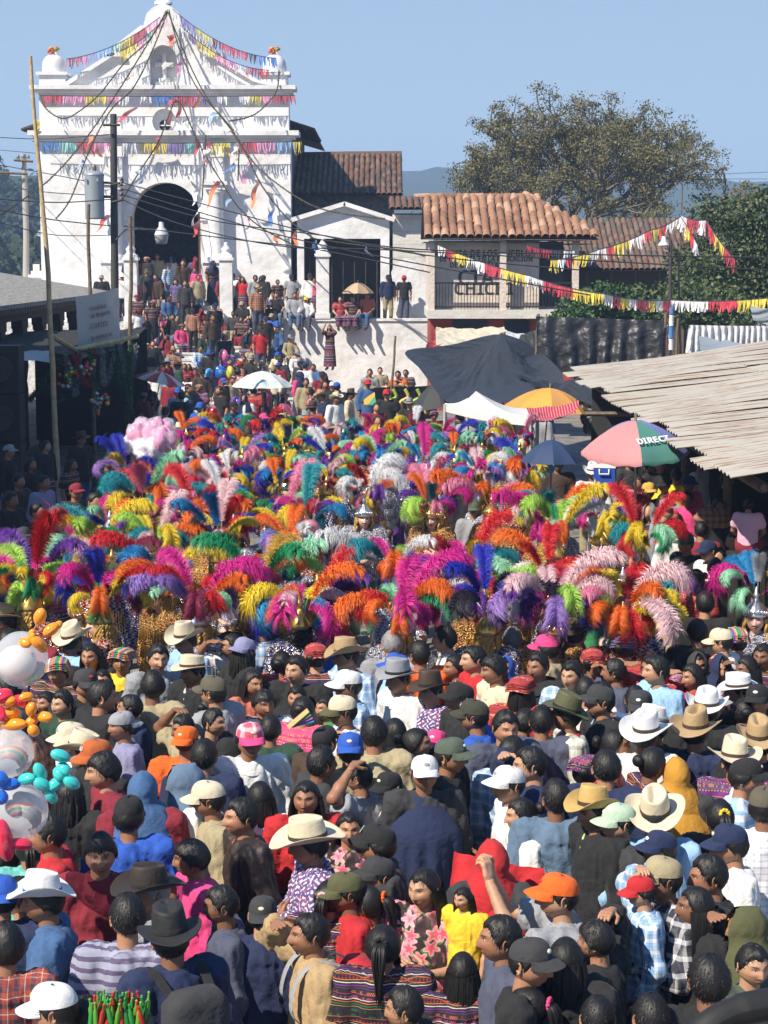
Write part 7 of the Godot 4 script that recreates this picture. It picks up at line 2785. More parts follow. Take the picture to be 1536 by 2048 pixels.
func build_balloons() -> void:
	# px size of things here: about 270 px per metre
	var z := 3800.0 / 420.0
	var P := func(px, py, dz): return at_z(px, py, z + dz)
	var clear := latex(Color(0.86, 0.88, 0.92), 0.34)
	var q := 0
	for c in [[42, 1318, 0.132, "large clear balloon with a white balloon inside at the left edge"], [20, 1505, 0.118, "clear balloon holding dark coloured swirls below the white one"], [42, 1622, 0.134, "lowest clear balloon with rainbow swirls inside at the left edge"]]:
		var o := thing("clear_balloon", c[3], "balloon", P.call(c[0], c[1], 0.0))
		var m := MB.new()
		m.ball(Vector3.ZERO, Vector3(c[2], c[2] * 1.03, c[2]), 40, 26)
		m.lathe([Vector2(0.012, -c[2] * 1.0), Vector2(0.02, -c[2] * 1.09), Vector2(0.0, -c[2] * 1.10)], 8)
		part("skin", m, clear, o)
		if q == 0:
			m = MB.new()
			m.ball(Vector3(-0.02, -0.02, 0), Vector3(0.095, 0.088, 0.095), 24, 16)
			part("inner_balloon", m, latex(Color(0.66, 0.60, 0.60)), o)
			m = MB.new()
			for k in 30: m.ball(Vector3(0.035 + 0.04 * sin(k * 2.4), -0.105 + 0.007 * (k % 4), 0.035 * cos(k * 1.7)), Vector3.ONE * 0.007, 6, 4)
			part("confetti", m, flat(0.4, 0.6, 0.25), o)
		else:
			for k in 7:
				m = MB.new()
				var path := PackedVector3Array()
				for i in 9:
					var a := -0.4 + PI * 0.9 * i / 8.0
					path.append(Vector3(cos(a) * c[2] * (0.72 - 0.05 * k), sin(a) * c[2] * 0.55 - 0.04 - 0.005 * k, c[2] * (0.1 + 0.05 * k) * sin(a)))
				m.tube(path, [0.004, 0.011, 0.014, 0.011, 0.003], 6)
				part("swirl", m, [flat(0.5, 0.05, 0.05, 0.4), flat(0.55, 0.35, 0.03, 0.4), flat(0.05, 0.3, 0.08, 0.4), flat(0.03, 0.1, 0.4, 0.4), flat(0.4, 0.2, 0.02, 0.4), flat(0.2, 0.3, 0.03, 0.4), flat(0.35, 0.03, 0.1, 0.4)][k], o)
		q += 1
	var og := latex(Color(0.85, 0.30, 0.015))
	var tl := latex(Color(0.05, 0.52, 0.50))
	var bl := latex(Color(0.02, 0.14, 0.62))
	var rd := latex(Color(0.72, 0.03, 0.08))
	var dogs := [[og, "orange twisted balloon animal above the white balloon", "85 1218 75 1248 .05, 66 1262 62 1272 .03, 55 1290 68 1268 .036, 88 1270 116 1248 .045, 112 1255 122 1244 .03, 40 1282 60 1290 .04, 62 1275 90 1296 .045, 72 1280 92 1302 .045"],
		[og, "orange twisted balloon animal between two clear balloons", "65 1406 60 1430 .045, 52 1450 78 1432 .04, 75 1432 104 1436 .045, 60 1452 74 1470 .045, 26 1412 32 1440 .036, 5 1450 52 1448 .05, 38 1397 66 1390 .036, 2 1428 40 1424 .05, 0 1400 30 1402 .05"],
		[rd, "red twisted balloon animal beside the clear balloons", "-10 1400 24 1384 .06, 24 1398 62 1406 .05, -6 1412 8 1442 .05, -10 1435 6 1420 .05"],
		[tl, "teal twisted balloon animal over the dark crowd", "102 1505 140 1518 .05, 72 1528 88 1560 .05, 38 1560 70 1556 .05, 68 1560 100 1578 .05, 96 1580 128 1555 .05, 118 1528 138 1548 .05, 128 1556 158 1574 .05, 93 1582 112 1604 .045, 112 1535 125 1560 .05"],
		[bl, "blue twisted balloon piece at the left edge", "-10 1545 12 1570 .06, 0 1572 42 1565 .05, -8 1590 12 1600 .06"],
		[rd, "red long balloon at the left edge below the blue one", "0 1640 16 1720 .075, 18 1686 64 1690 .05, -6 1660 20 1700 .07"]]
	for d in dogs:
		var o := thing("balloon_animal", d[1], "balloon", Vector3.ZERO, 0, "twisted balloon animals at the left edge")
		var i := 0
		for s in (d[2] as String).split(","):
			var k := s.strip_edges().split(" ")
			long_balloon(o, d[0], P.call(float(k[0]), float(k[1]), -0.18 + 0.02 * (i % 3)), P.call(float(k[2]), float(k[3]), -0.18 + 0.03 * ((i + 1) % 3)), float(k[4]) * 0.62)
			i += 1
	# foil balloons by the steps
	var foil := [[440, 745, "blue", Color(0.03, 0.14, 0.5)], [455, 725, "purple", Color(0.2, 0.04, 0.35)], [430, 760, "red", Color(0.55, 0.03, 0.08)], [448, 768, "red round", Color(0.6, 0.04, 0.05)], [418, 750, "sky blue", Color(0.08, 0.3, 0.6)], [428, 772, "deep blue", Color(0.03, 0.1, 0.45)], [460, 745, "yellow", Color(0.65, 0.6, 0.06)], [447, 712, "pink", Color(0.7, 0.15, 0.3)], [472, 810, "violet", Color(0.16, 0.06, 0.34)], [425, 830, "red and yellow", Color(0.6, 0.04, 0.05)]]
	for k in foil.size():
		var b: Array = foil[k]
		var o := thing("foil_balloon", "%s foil balloon %s" % [b[2], ["in the bunch before the steps", "at the top of the bunch before the steps", "low in the bunch before the steps", "in the bunch front", "left in the bunch", "lowest in the bunch", "right in the bunch", "peeping out at the bunch top", "alone to the right below the bunch", "with yellow spots, lowest of all"][k]], "balloon", at_z(b[0], b[1], (52.0 if k < 8 else 42.0) + 0.15 * (k % 3)), 0.3 * k, "foil balloons before the steps")
		var m := MB.new()
		m.ball(Vector3.ZERO, Vector3(0.19, 0.19, 0.11), 20, 14)
		part("balloon", m, latex(b[3]), o)
		var mm := MB.new()
		mm.ball(Vector3(0.02, 0.02, 0.085), Vector3(0.08, 0.08, 0.03), 10, 6)
		part("print", mm, flat(0.65, 0.45, 0.08) if k % 2 else flat(0.1, 0.25, 0.5), o)
		mm = MB.new()
		mm.bar(Vector3(0, -0.18, 0), Vector3(0.02, -1.0, 0), 0.004, 0.004, 4)
		part("string", mm, flat(0.4, 0.4, 0.4), o)
	# candy floss in bags
	var r := RandomNumberGenerator.new()
	r.seed = 3
	var bag := latex(Color(0.9, 0.9, 0.95), 0.22)
	var pts := "272 868 p, 285 858 p, 312 858 p, 330 862 p, 322 878 p, 335 880 p, 300 870 p, 262 892 w, 282 898 w, 304 896 w, 322 900 w, 292 910 w, 312 912 w, 270 905 w"
	var place := ["at the upper left", "second at the top left", "at the top middle", "at the top right", "in the upper right middle", "at the right end", "in the upper middle", "at the lower left", "left of the lower middle", "in the lower middle", "at the lower right", "at the bottom middle", "at the bottom right", "at the bottom left"]
	var i := 0
	for s in pts.split(","):
		var k := s.strip_edges().split(" ")
		var o := thing("candy_floss", "%s candy floss bag %s of the seller's bunch" % ["pink" if k[2] == "p" else "white", place[i]], "sweet", at_z(float(k[0]), float(k[1]), 24.6 + r.randf_range(-0.15, 0.15)), r.randf_range(-1, 1), "bags of candy floss on the left")
		var no := FastNoiseLite.new()
		no.seed = i
		no.frequency = 9.0
		var m := MB.new()
		m.ball(Vector3.ZERO, Vector3(0.115, 0.15, 0.10), 18, 12)
		m.wobble(no, 0.05)
		part("floss", m, flat(0.72, 0.22, 0.42, 1.0) if k[2] == "p" else flat(0.74, 0.72, 0.74, 1.0), o, Transform3D(Basis(Vector3.BACK, r.randf_range(-0.7, 0.7)), Vector3.ZERO))
		m = MB.new()
		m.ball(Vector3.ZERO, Vector3(0.13, 0.165, 0.115), 18, 12)
		m.wobble(no, 0.06)
		part("bag", m, bag, o, Transform3D(Basis(Vector3.BACK, r.randf_range(-0.7, 0.7)), Vector3.ZERO))
		i += 1

func build_small_things() -> void:
	# tray of green bottles at the lower left
	var z := 3800.0 / 520.0
	var o := thing("sweet_tray", "tray crammed with little green wrapped bottles at the bottom left", "tray", at_z(238, 2050, z))
	var m := MB.new()
	m.box(Vector3(0, 0, 0), Vector3(0.24, 0.04, 0.16))
	part("tray", m, flat(0.02, 0.10, 0.03), o)
	var r := RandomNumberGenerator.new()
	r.seed = 15
	for k in 44:
		var b := MB.new()
		b.lathe([Vector2(0, 0), Vector2(0.011, 0), Vector2(0.011, 0.05), Vector2(0.005, 0.065), Vector2(0.005, 0.085), Vector2(0.007, 0.09), Vector2(0, 0.095)], 7)
		part("bottle", b, [flat(0.02, 0.16, 0.03, 0.25), flat(0.03, 0.25, 0.05, 0.25), flat(0.10, 0.3, 0.03, 0.25), flat(0.4, 0.03, 0.02, 0.25)][k % 4 if k % 9 else 3], o, Transform3D(Basis(Vector3.RIGHT, r.randf_range(-0.2, 0.2)) * Basis(Vector3.BACK, r.randf_range(-0.2, 0.2)), Vector3(-0.105 + 0.021 * (k % 11) , 0.02 + 0.012 * r.randf(), -0.06 + 0.04 * (k / 11))))
	# red shoulder bag strap and bag of the boy in tan
	# bundle on a head, right
	var bd := thing("bundle", "pink brown checked cloth bundle carried on a head at the right", "bundle", at_z(1420, 1038, 3800.0 / 172.0))
	var no := FastNoiseLite.new()
	no.seed = 2
	no.frequency = 5.0
	m = MB.new()
	m.ball(Vector3.ZERO, Vector3(0.21, 0.13, 0.18), 28, 18)
	m.wobble(no, 0.08)
	m.bar(Vector3(-0.02, 0.1, 0), Vector3(0.0, 0.17, 0), 0.05, 0.03, 8)
	part("cloth", m, cloth("plaid:brown"), bd)
	# out of focus dark rail close to the camera
	var rl := thing("dark_rail", "blurred black curved rail very near at the lower right corner", "rail", Vector3.ZERO)
	m = MB.new()
	m.tube(smooth_path([at_z(1385, 2090, 3.0), at_z(1415, 2052, 3.0), at_z(1480, 2020, 3.02), at_z(1600, 2000, 3.05)]), [0.024, 0.027, 0.029], 14)
	part("tube", m, flat(0.010, 0.010, 0.011, 0.7), rl)
	# book or folded paper held up by the striped boy
	var bk := thing("paper_fan", "bright folded paper pieces held up by the boy in stripes", "paper", at_z(602, 1446, 3800.0 / 318.0), -0.5)
	for k in 4:
		m = MB.new()
		m.box(Vector3(0.0, 0.012 * k, 0.012 * k), Vector3(0.20, 0.03, 0.004), Basis(Vector3.BACK, 0.35 + 0.12 * k))
		part("sheet", m, [flat(0.08, 0.25, 0.6), flat(0.55, 0.15, 0.4), flat(0.1, 0.35, 0.12), flat(0.6, 0.45, 0.2)][k], bk)

func backpack(p: Node3D, hueb: String, trim: String, label: String) -> void:
	var o := thing("backpack", label, "backpack", p.position, p.rotation.y)
	o.scale = p.scale
	var m := MB.new()
	var rows := []
	for q in [[0.0, 1.36], [0.7, 1.355], [1.0, 1.30], [1.04, 1.1], [1.02, 0.92], [0.8, 0.88], [0.0, 0.88]]:
		var ring := PackedVector3Array()
		for k in 28:
			var a := TAU * k / 28
			var sq := 1.0 / pow(pow(absf(cos(a)), 4.0) + pow(absf(sin(a)), 4.0), 0.25)
			ring.append(Vector3(cos(a) * sq * 0.15 * q[0], q[1], sin(a) * sq * 0.085 * q[0] - 0.23))
		rows.append(ring)
	m.loft(rows)
	part("bag", m, plain_cloth(hueb, 0.7), o)
	m = MB.new()
	m.ball(Vector3(0, 1.03, -0.31), Vector3(0.115, 0.11, 0.035), 16, 10)
	part("pocket", m, plain_cloth(trim, 0.7), o)
	for s in [-1.0, 1.0]:
		m = MB.new()
		var path := smooth_path([Vector3(0.10 * s, 1.33, -0.19), Vector3(0.115 * s, 1.405, -0.02), Vector3(0.115 * s, 1.335, 0.105), Vector3(0.13 * s, 1.16, 0.15), Vector3(0.17 * s, 1.0, 0.02)], 6)
		var rows2 := []
		for q in path: rows2.append(PackedVector3Array([q - Vector3(0.024, 0, 0), q + Vector3(0, 0.008, 0.012), q + Vector3(0.024, 0, 0)]))
		m.loft(rows2, false)
		part("strap", m, plain_cloth(trim, 0.7), o)
# ---------------------------------------------------------------- who stands where
# pixel of the head, who, headwear, hair, top, turn, pose, extras
const FRONT := """
15 1238 m felt:tan s jacket:black -60 down
140 1288 m west:cream s shirt:pale_blue 150 down hat_tilt=-14
183 1320 w n l jacket:black 10 down
120 1352 w cloth:rainbow u huipil:dark -20 down
245 1326 w cloth:rainbow u blouse:yellow 0 down
315 1320 m n s shirt:grey 15 down
376 1290 m west:cream s shirt:pale_blue -50 down skin=3
391 1342 m flat:cream s jacket:black -40 down skin=1 collar=shirt:white
484 1310 m capb:lilac l jacket:black 120 down
168 1370 m cap:charcoal s jacket:black 30 down
206 1366 g n l jacket:black 0 down
304 1374 m n s tee:khaki 170 down
433 1396 m cap:camouflage s jacket:grey -120 down
502 1364 w n l sweater:salmon 40 down
95 1400 g n l jacket:black -20 down
130 1416 b n s jacket:dark_green -40 down
198 1408 m n s jacket:black 120 down
268 1418 b n s tee:navy -70 brow
372 1456 b n s tee:khaki -60 nape
250 1462 b capb:grey s tee:lilac -80 down
150 1472 m cap:cream s shirt:white -60 down
176 1500 m west:cream s jacket:charcoal -70 down hat_tilt=-20
202 1518 m cap:rust s jacket:black -60 down print=KS
372 1492 b capb:orange s tee:orange 170 down
422 1454 b n s jacket:black 70 down
406 1508 m n s jacket:navy 180 down
498 1490 m cap:pink_plaid s shirt:white 20 down
468 1512 b cap:black s tee:white -60 down
380 1562 m shawl:faded_denim s shirt:white -80 down
427 1590 m cap:cream s shirt:khaki -75 down
217 1552 m n s sweater:maroon -75 down
284 1584 m shawl:denim_blue s jacket:maroon 178 down drape=0.2
139 1604 w n l jacket:black 170 down
492 1628 m n s leather:dark_brown -70 down collar=shirt:orange
258 1642 m cap:black s tee:blue -170 down
672 1264 m cap:red s sweater:blue 70 down
700 1314 m west:tan s plaid:blue -50 down
495 1242 m west:tan s jacket:black 0 down
595 1342 m n s jacket:black -10 down
560 1322 w n u huipil:red 150 down
632 1326 w cloth:red u huipil:dark 180 down
784 1290 m n y shirt:grey 178 down
842 1307 m n s tee:orange -150 down
896 1285 m n s jacket:white -90 down
916 1328 w n u huipil:dark -80 down
954 1322 m n s sweater:red -70 down
788 1332 m capb:blue s shirt:pale_blue 90 down
802 1366 m felt:grey s shirt:white -60 down hat_tilt=-4
866 1378 m felt:brown s brocade: -40 down hat_tilt=-4
704 1380 m cap:white s plaid:blue -80 down
527 1406 b n f stripe:white 10 down exact=1
597 1404 g n u jacket:black -30 down
655 1410 g n u tee:green -40 down
694 1430 m cap:cream s shirt:white -80 down bill=olive
748 1482 m n s jacket:khaki 178 down
790 1460 w n l jacket:black 180 down
910 1406 b n s tee:black -5 down
956 1442 m cap:dark_olive s polo:blue -110 down
872 1487 b capb:pink s tee:black 175 down
893 1522 m cap:grey_green s jacket:black 70 down
1008 1468 m n s jacket:blue_grey 15 down
700 1510 m capb:blue s shirt:khaki 178 down
848 1545 m cap:white s wrap:navy 5 down exact=1 skin=1 head=0
786 1567 b cap:black s tee:white -70 down
725 1562 b n s tee:grey -110 nape flip=1
635 1522 m n s jacket:charcoal 110 down
612 1607 w n l sweater:red 15 down
520 1594 w n l tee:white 178 down
784 1514 g n l huipil:red 0 down
826 1492 w n u tee:white 60 down
1025 1292 w n y huipil:purple 175 down
1100 1294 m cap:pink s jacket:khaki -100 down
1152 1280 m felt:brown s brocade: 170 down
1185 1320 w cloth:red u huipil:dark 170 down
1245 1308 w cloth:yellow u huipil:red 160 down
1080 1332 m n s hoodie:black -40 down exact=1
1012 1342 g shawl:blue l huipil:red -10 down
1145 1344 m n s plaid:blue -20 down collar=shirt:white
1235 1344 b n s tee:blue_grey -90 brow
1306 1340 w n u huipil:red -60 brow
1396 1326 w shawl:charcoal l huipil:purple -20 down
1442 1330 w shawl:navy l huipil:red -20 down
1395 1264 m n s jacket:black 170 down
1475 1292 w cloth:rainbow u serape: 175 down
1449 1284 m cap:cream s shirt:white -120 down
1390 1352 w n l sweater:red -60 brow
1500 1340 w n l jacket:black -80 brow
1486 1380 m flat:white s jacket:black -90 down
1208 1414 m cap:charcoal s jacket:black -70 down collar=shirt:pale_blue
1282 1412 m cap:charcoal s tee:grey -20 down
1415 1402 m cap:white s jacket:black 60 down bill=grey
1518 1402 m cap:black s jacket:black -30 down
1140 1434 m felt:olive s plaid:grey -85 down collar=shirt:red hat_tilt=-16
1083 1442 m n s jacket:blue_grey 176 down
1172 1384 b n s tee:white 180 down
1042 1394 w cloth:red l huipil:red 160 down
1312 1458 m west:white s jacket:charcoal -60 down
1290 1484 m wide:white s shirt:white 165 down hat_tilt=-12
1390 1474 m wide:tan s jacket:navy 172 down
1412 1428 m west:white s jacket:black 170 down
1470 1518 m wide:cream s huipil:purple 170 down
1518 1498 m west:tan s jacket:black 172 down
1490 1430 w n u serape: 178 down
1222 1502 w n u huipil:red 80 down
1298 1542 w n u huipil:dark 100 down
1355 1548 w shawl:mustard l wrap:mustard 178 down
1482 1558 m cap:black s stripe:pale_blue 80 down
1026 1568 m cap:white s tee:white -80 down
1070 1542 m n s jacket:navy -90 brow
1170 1542 w cloth:purple u huipil:dark 175 down
1112 1602 m n s jacket:faded_denim 178 down exact=1
1050 1622 w n u tee:white -80 down
1196 1628 m west:straw s jacket:black -60 down collar=shirt:lime
1246 1638 m cap:mint s jacket:charcoal -70 down collar=shirt:lilac
1310 1640 m wide:cream s shirt:pale_blue 175 down hat_tilt=-26 exact=1
200 1706 m n s polo:maroon 10 down exact=1 skin=0 head=0
98 1802 m west:white s jacket:denim_blue -80 carry band=blue exact=1 hat_tilt=-8
48 1806 b n s shirt:white -105 down
0 1795 m capb:blue s jacket:navy 178 down
106 1668 m n s tee:red -80 down
58 1692 g n p tee:teal -165 down
312 1786 m wide:dark_brown y argyle: -75 down collar=shirt:white exact=1 skin=1
392 1717 b n s sweater:pink -75 down exact=1
254 1840 m n s stripe:grey 176 down exact=1
345 1884 m felt:black s jacket:navy -150 down exact=1
452 1818 b n s shirt:blue_grey -90 down
10 1888 m n s plaid:red 178 down
122 2022 m cap:white s tee:white -105 down
172 2052 b n s tee:black 180 down
628 1690 m wide:cream s brocade: -75 folded exact=1 skin=1
698 1664 g n l floral: 0 down
766 1684 m cap:black s jacket:charcoal -85 down print=Arklo ink=mint
766 1744 b cap:charcoal s stripe:navy -90 down
702 1784 b cap:olive s tee:red -88 down
655 1808 g n p huipil:dark 165 down band=pale_pink
742 1808 g n p huipil:red -105 down band=orange
765 1888 w n p huipil:dark 178 down band=black
852 1774 w n l floral: -25 carry exact=1 skin=2 head=-18
985 1742 w shawl:red l wrap:red 175 down drape=0.42
630 1870 b n s jacket:tan -72 brow exact=1
525 1828 b capb:charcoal s jacket:navy 172 down
820 2012 b n s tee:black -105 down
1012 1880 m n s jacket:blue_grey -85 down
1128 1794 m cap:orange s tee:grey -82 lifted exact=1 skin=2
1335 1762 m cap:khaki s plaid:black -70 carry
1330 1696 b cap:navy s shirt:pale_blue -88 down
1470 1688 m cap:navy s tee:white -80 down
1440 1642 w n p jacket:black 172 down
1428 1754 m n s shirt:black -88 down exact=1
1502 1852 w shawl:olive l jacket:black -85 brow
1500 1928 b n s jacket:grey_green 25 down exact=1 head=0
1202 1884 b n f jacket:black -110 nape exact=1
1048 1926 m cap:charcoal s tee:black 75 down exact=1
1065 2014 g n p tee:cream -105 down band=pink
1196 2030 b n s tee:black 178 down
1305 2048 b n s tee:black 180 down
1530 1630 m cap:camouflage s plaid:white 178 down
1400 1820 w n l jacket:black -70 down
925 1940 g n l huipil:dark 178 down
1420 1980 m n s jacket:black 175 down
1130 1935 w n l jacket:black 175 down
"""
const SIDES := """
185 1010 m n s tee:cream 50 down
172 1062 m cap:orange s jacket:dark_green 40 down
45 1072 m cap:charcoal s jacket:black 30 down
15 905 m cap:grey s jacket:black 70 down
85 962 m n s shirt:lilac 60 down
20 1000 m n s jacket:black 60 down
150 990 m cap:maroon s jacket:charcoal 40 down
60 930 w n l jacket:black 60 down
35 960 m n s jacket:brown 60 down
100 1080 w n l jacket:black 40 down
120 1030 m n s jacket:charcoal 60 down
70 1020 m n s jacket:black 70 down
10 1080 m n s jacket:navy 60 down
140 930 w n l huipil:dark 70 down
160 880 m felt:brown s jacket:black 60 down
90 895 w n u jacket:black 60 down
235 880 m n s shirt:pale_blue 60 down
215 930 m n s jacket:black 60 down
350 1015 m n s shirt:white 160 down
380 1005 m n s shirt:pale_blue 170 down
365 1060 m n s jacket:charcoal -60 down
950 1018 m cap:grey_green s shirt:grey -10 down
940 975 m felt:charcoal s jacket:black 10 down
1355 1052 m n s shirt:white 5 down
1330 1020 m felt:grey s jacket:grey 40 down
1300 1030 w shawl:grey l huipil:dark -30 down
1402 1060 m n s shirt:maroon 170 down
1375 1090 m cap:grey_green s jacket:black -50 down
1420 1105 m cap:navy s shirt:white -60 down
1360 1130 b n s jacket:black -60 down
1395 1165 w n u huipil:red -60 down
1440 1110 w n l jacket:black -30 down
1468 1090 w n l huipil:purple -40 down
1330 975 m cap:black s shirt:yellow -30 down
1352 955 m n s tee:yellow 150 down
1375 970 m cap:navy s tee:pink 30 down
1280 968 w n u huipil:pink -40 down
1295 985 m cap:gold s jacket:black 20 down
1325 1000 w n l huipil:red 150 down
1375 995 w n u sweater:pink -30 down
1250 1000 g n u huipil:blue -60 down
1435 1015 w n l jacket:black 30 down
1410 1215 m n s jacket:black 175 down
1430 1140 m n s jacket:black 170 down
1320 930 m felt:dark_brown s jacket:black 10 down
1115 935 m felt:black s jacket:brown 10 down
1185 945 m west:white s shirt:white 170 down
1258 920 m felt:brown s jacket:charcoal 20 down
1400 930 m n s shirt:white 60 down
1450 960 m n s jacket:black 60 down
1290 940 w n l huipil:dark 60 down
"""

func tidy(s: String) -> String:
	return s.replace("_", " ")

func zone_of(px: float, py: float) -> String:
	var side := "left" if px < 400 else ("centre left" if px < 700 else ("centre right" if px < 1050 else "right"))
	if py > 1900: return "at the bottom " + side
	if py > 1660: return "in the %s foreground" % side
	if py > 1440: return "in the %s of the near crowd" % side
	if py > 1200: return "under the feathers at %s" % side
	if px < 270: return "in the shade at left"
	if px > 1000: return "by the tin roof"
	return "among the dancers"

var placed_xy := []
func read_people(text: String, lod_of: Callable) -> void:
	for line in text.split("\n", false):
		var k := line.split(" ", false)
		if k.size() < 8: continue
		var opt := {}
		for e in range(8, k.size()):
			var kv := k[e].split("=")
			match kv[0]:
				"skin", "head", "tilt": opt[kv[0]] = int(kv[1])
				"hat_tilt", "drape": opt[kv[0]] = float(kv[1])
				"flip", "exact": opt[kv[0]] = true
				_: opt[kv[0]] = tidy(kv[1])
		var px := float(k[0])
		var py := float(k[1])
		var at := on_y(px, py, 1.515 * TALL[k[2]])
		at.y = 0
		placed_xy.append(at)
		person(at, k[2], tidy(k[3]), k[4], tidy(k[5]), float(k[6]) + rng.randf_range(-6, 6), k[7], zone_of(px, py), lod_of.call(at.z), opt)

const TOPS_M := ["jacket:black", "shirt:white", "tee:navy", "jacket:charcoal", "shirt:pale blue", "tee:red", "jacket:brown", "polo:blue", "plaid:blue", "jacket:navy", "tee:grey", "shirt:khaki", "plaid:brown", "sweater:maroon", "jacket:dark green", "tee:black", "hoodie:grey", "shirt:cream", "jeans:denim blue", "jacket:black"]
const TOPS_W := ["huipil:red", "huipil:purple", "huipil:dark", "huipil:blue", "huipil:pink", "sweater:maroon", "jacket:black", "floral:", "sweater:pink", "tee:white", "huipil:red", "huipil:dark"]
const HATS_M := ["n", "n", "n", "n", "n", "cap:black", "cap:white", "cap:red", "cap:navy", "west:cream", "west:tan", "cap:khaki", "felt:brown", "cap:blue", "cap:olive", "felt:grey"]
const HATS_W := ["n", "n", "n", "n", "n", "cloth:red", "cloth:rainbow", "cloth:purple", "shawl:navy", "shawl:maroon", "cap:pink"]

var into_mass := false
var mass: Node3D
func stranger(at: Vector3, r: RandomNumberGenerator, yaw: float, pose: String, zone: String, lod: int) -> void:
	placed_xy.append(at)
	var who: String = ["m", "m", "m", "w", "w", "b", "g"][r.randi() % 7]
	var fem := who in ["w", "g"]
	var hat: String = HATS_W[r.randi() % (HATS_W.size() if lod else 5)] if fem else HATS_M[r.randi() % (HATS_M.size() if lod else 6)]
	var hair: String = ["l", "u", "p", "u"][r.randi() % 4] if fem else "s"
	var top: String = TOPS_W[r.randi() % TOPS_W.size()] if fem else TOPS_M[r.randi() % TOPS_M.size()]
	var o := person(at, who, hat, hair, top, yaw, pose, zone, lod)
	if into_mass:
		if mass == null:
			mass = thing("far_crowd", "distant crowd of small figures below the steps and before the chapel door", "crowd")
			mass.set_meta("kind", "stuff")
		people.pop_back()
		remove_child(o)
		mass.add_child(o)
		for key in ["label", "category", "group"]:
			if o.has_meta(key): o.remove_meta(key)

func free_spot(at: Vector3, gap: float) -> bool:
	for q in placed_xy:
		if Vector2(q.x - at.x, q.z - at.z).length() < gap: return false
	return true

func fill_people() -> void:
	var r := RandomNumberGenerator.new()
	r.seed = 2024
	# gaps in the near crowd
	var done := 0
	for k in 900:
		if done >= 48: break
		var py := r.randf_range(1235, 1560)
		var px := r.randf_range(0, 1536)
		var at := on_y(px, py + 24, 1.40)
		at.y = 0
		if not free_spot(at, 0.38): continue
		stranger(at, r, [-75.0, -100.0, 170.0, -60.0, 150.0][r.randi() % 5] + r.randf_range(-15, 15), "brow" if r.randf() < 0.2 else "down", zone_of(px, py), 0)
		done += 1
	# between the steps and the dancers
	done = 0
	for k in 1500:
		if done >= 84: break
		var z := r.randf_range(31.5, 56.0)
		var s := FOCAL / z
		var px := r.randf_range(275, (1090 if z < 39 else 840) if z < 47 else 660)
		if z > 50 and px < 330: continue
		var at := Vector3((px - 768) / s, 0, -z)
		if not free_spot(at, 0.55): continue
		var yaw: float = [0.0, 20.0, -30.0, 160.0, 60.0, -60.0][r.randi() % 6] + r.randf_range(-20, 20)
		into_mass = z > 37.0
		stranger(at, r, yaw, "down", "in the far crowd below the steps" if z > 44 else "behind the feathered dancers", 1)
		into_mass = false
		done += 1

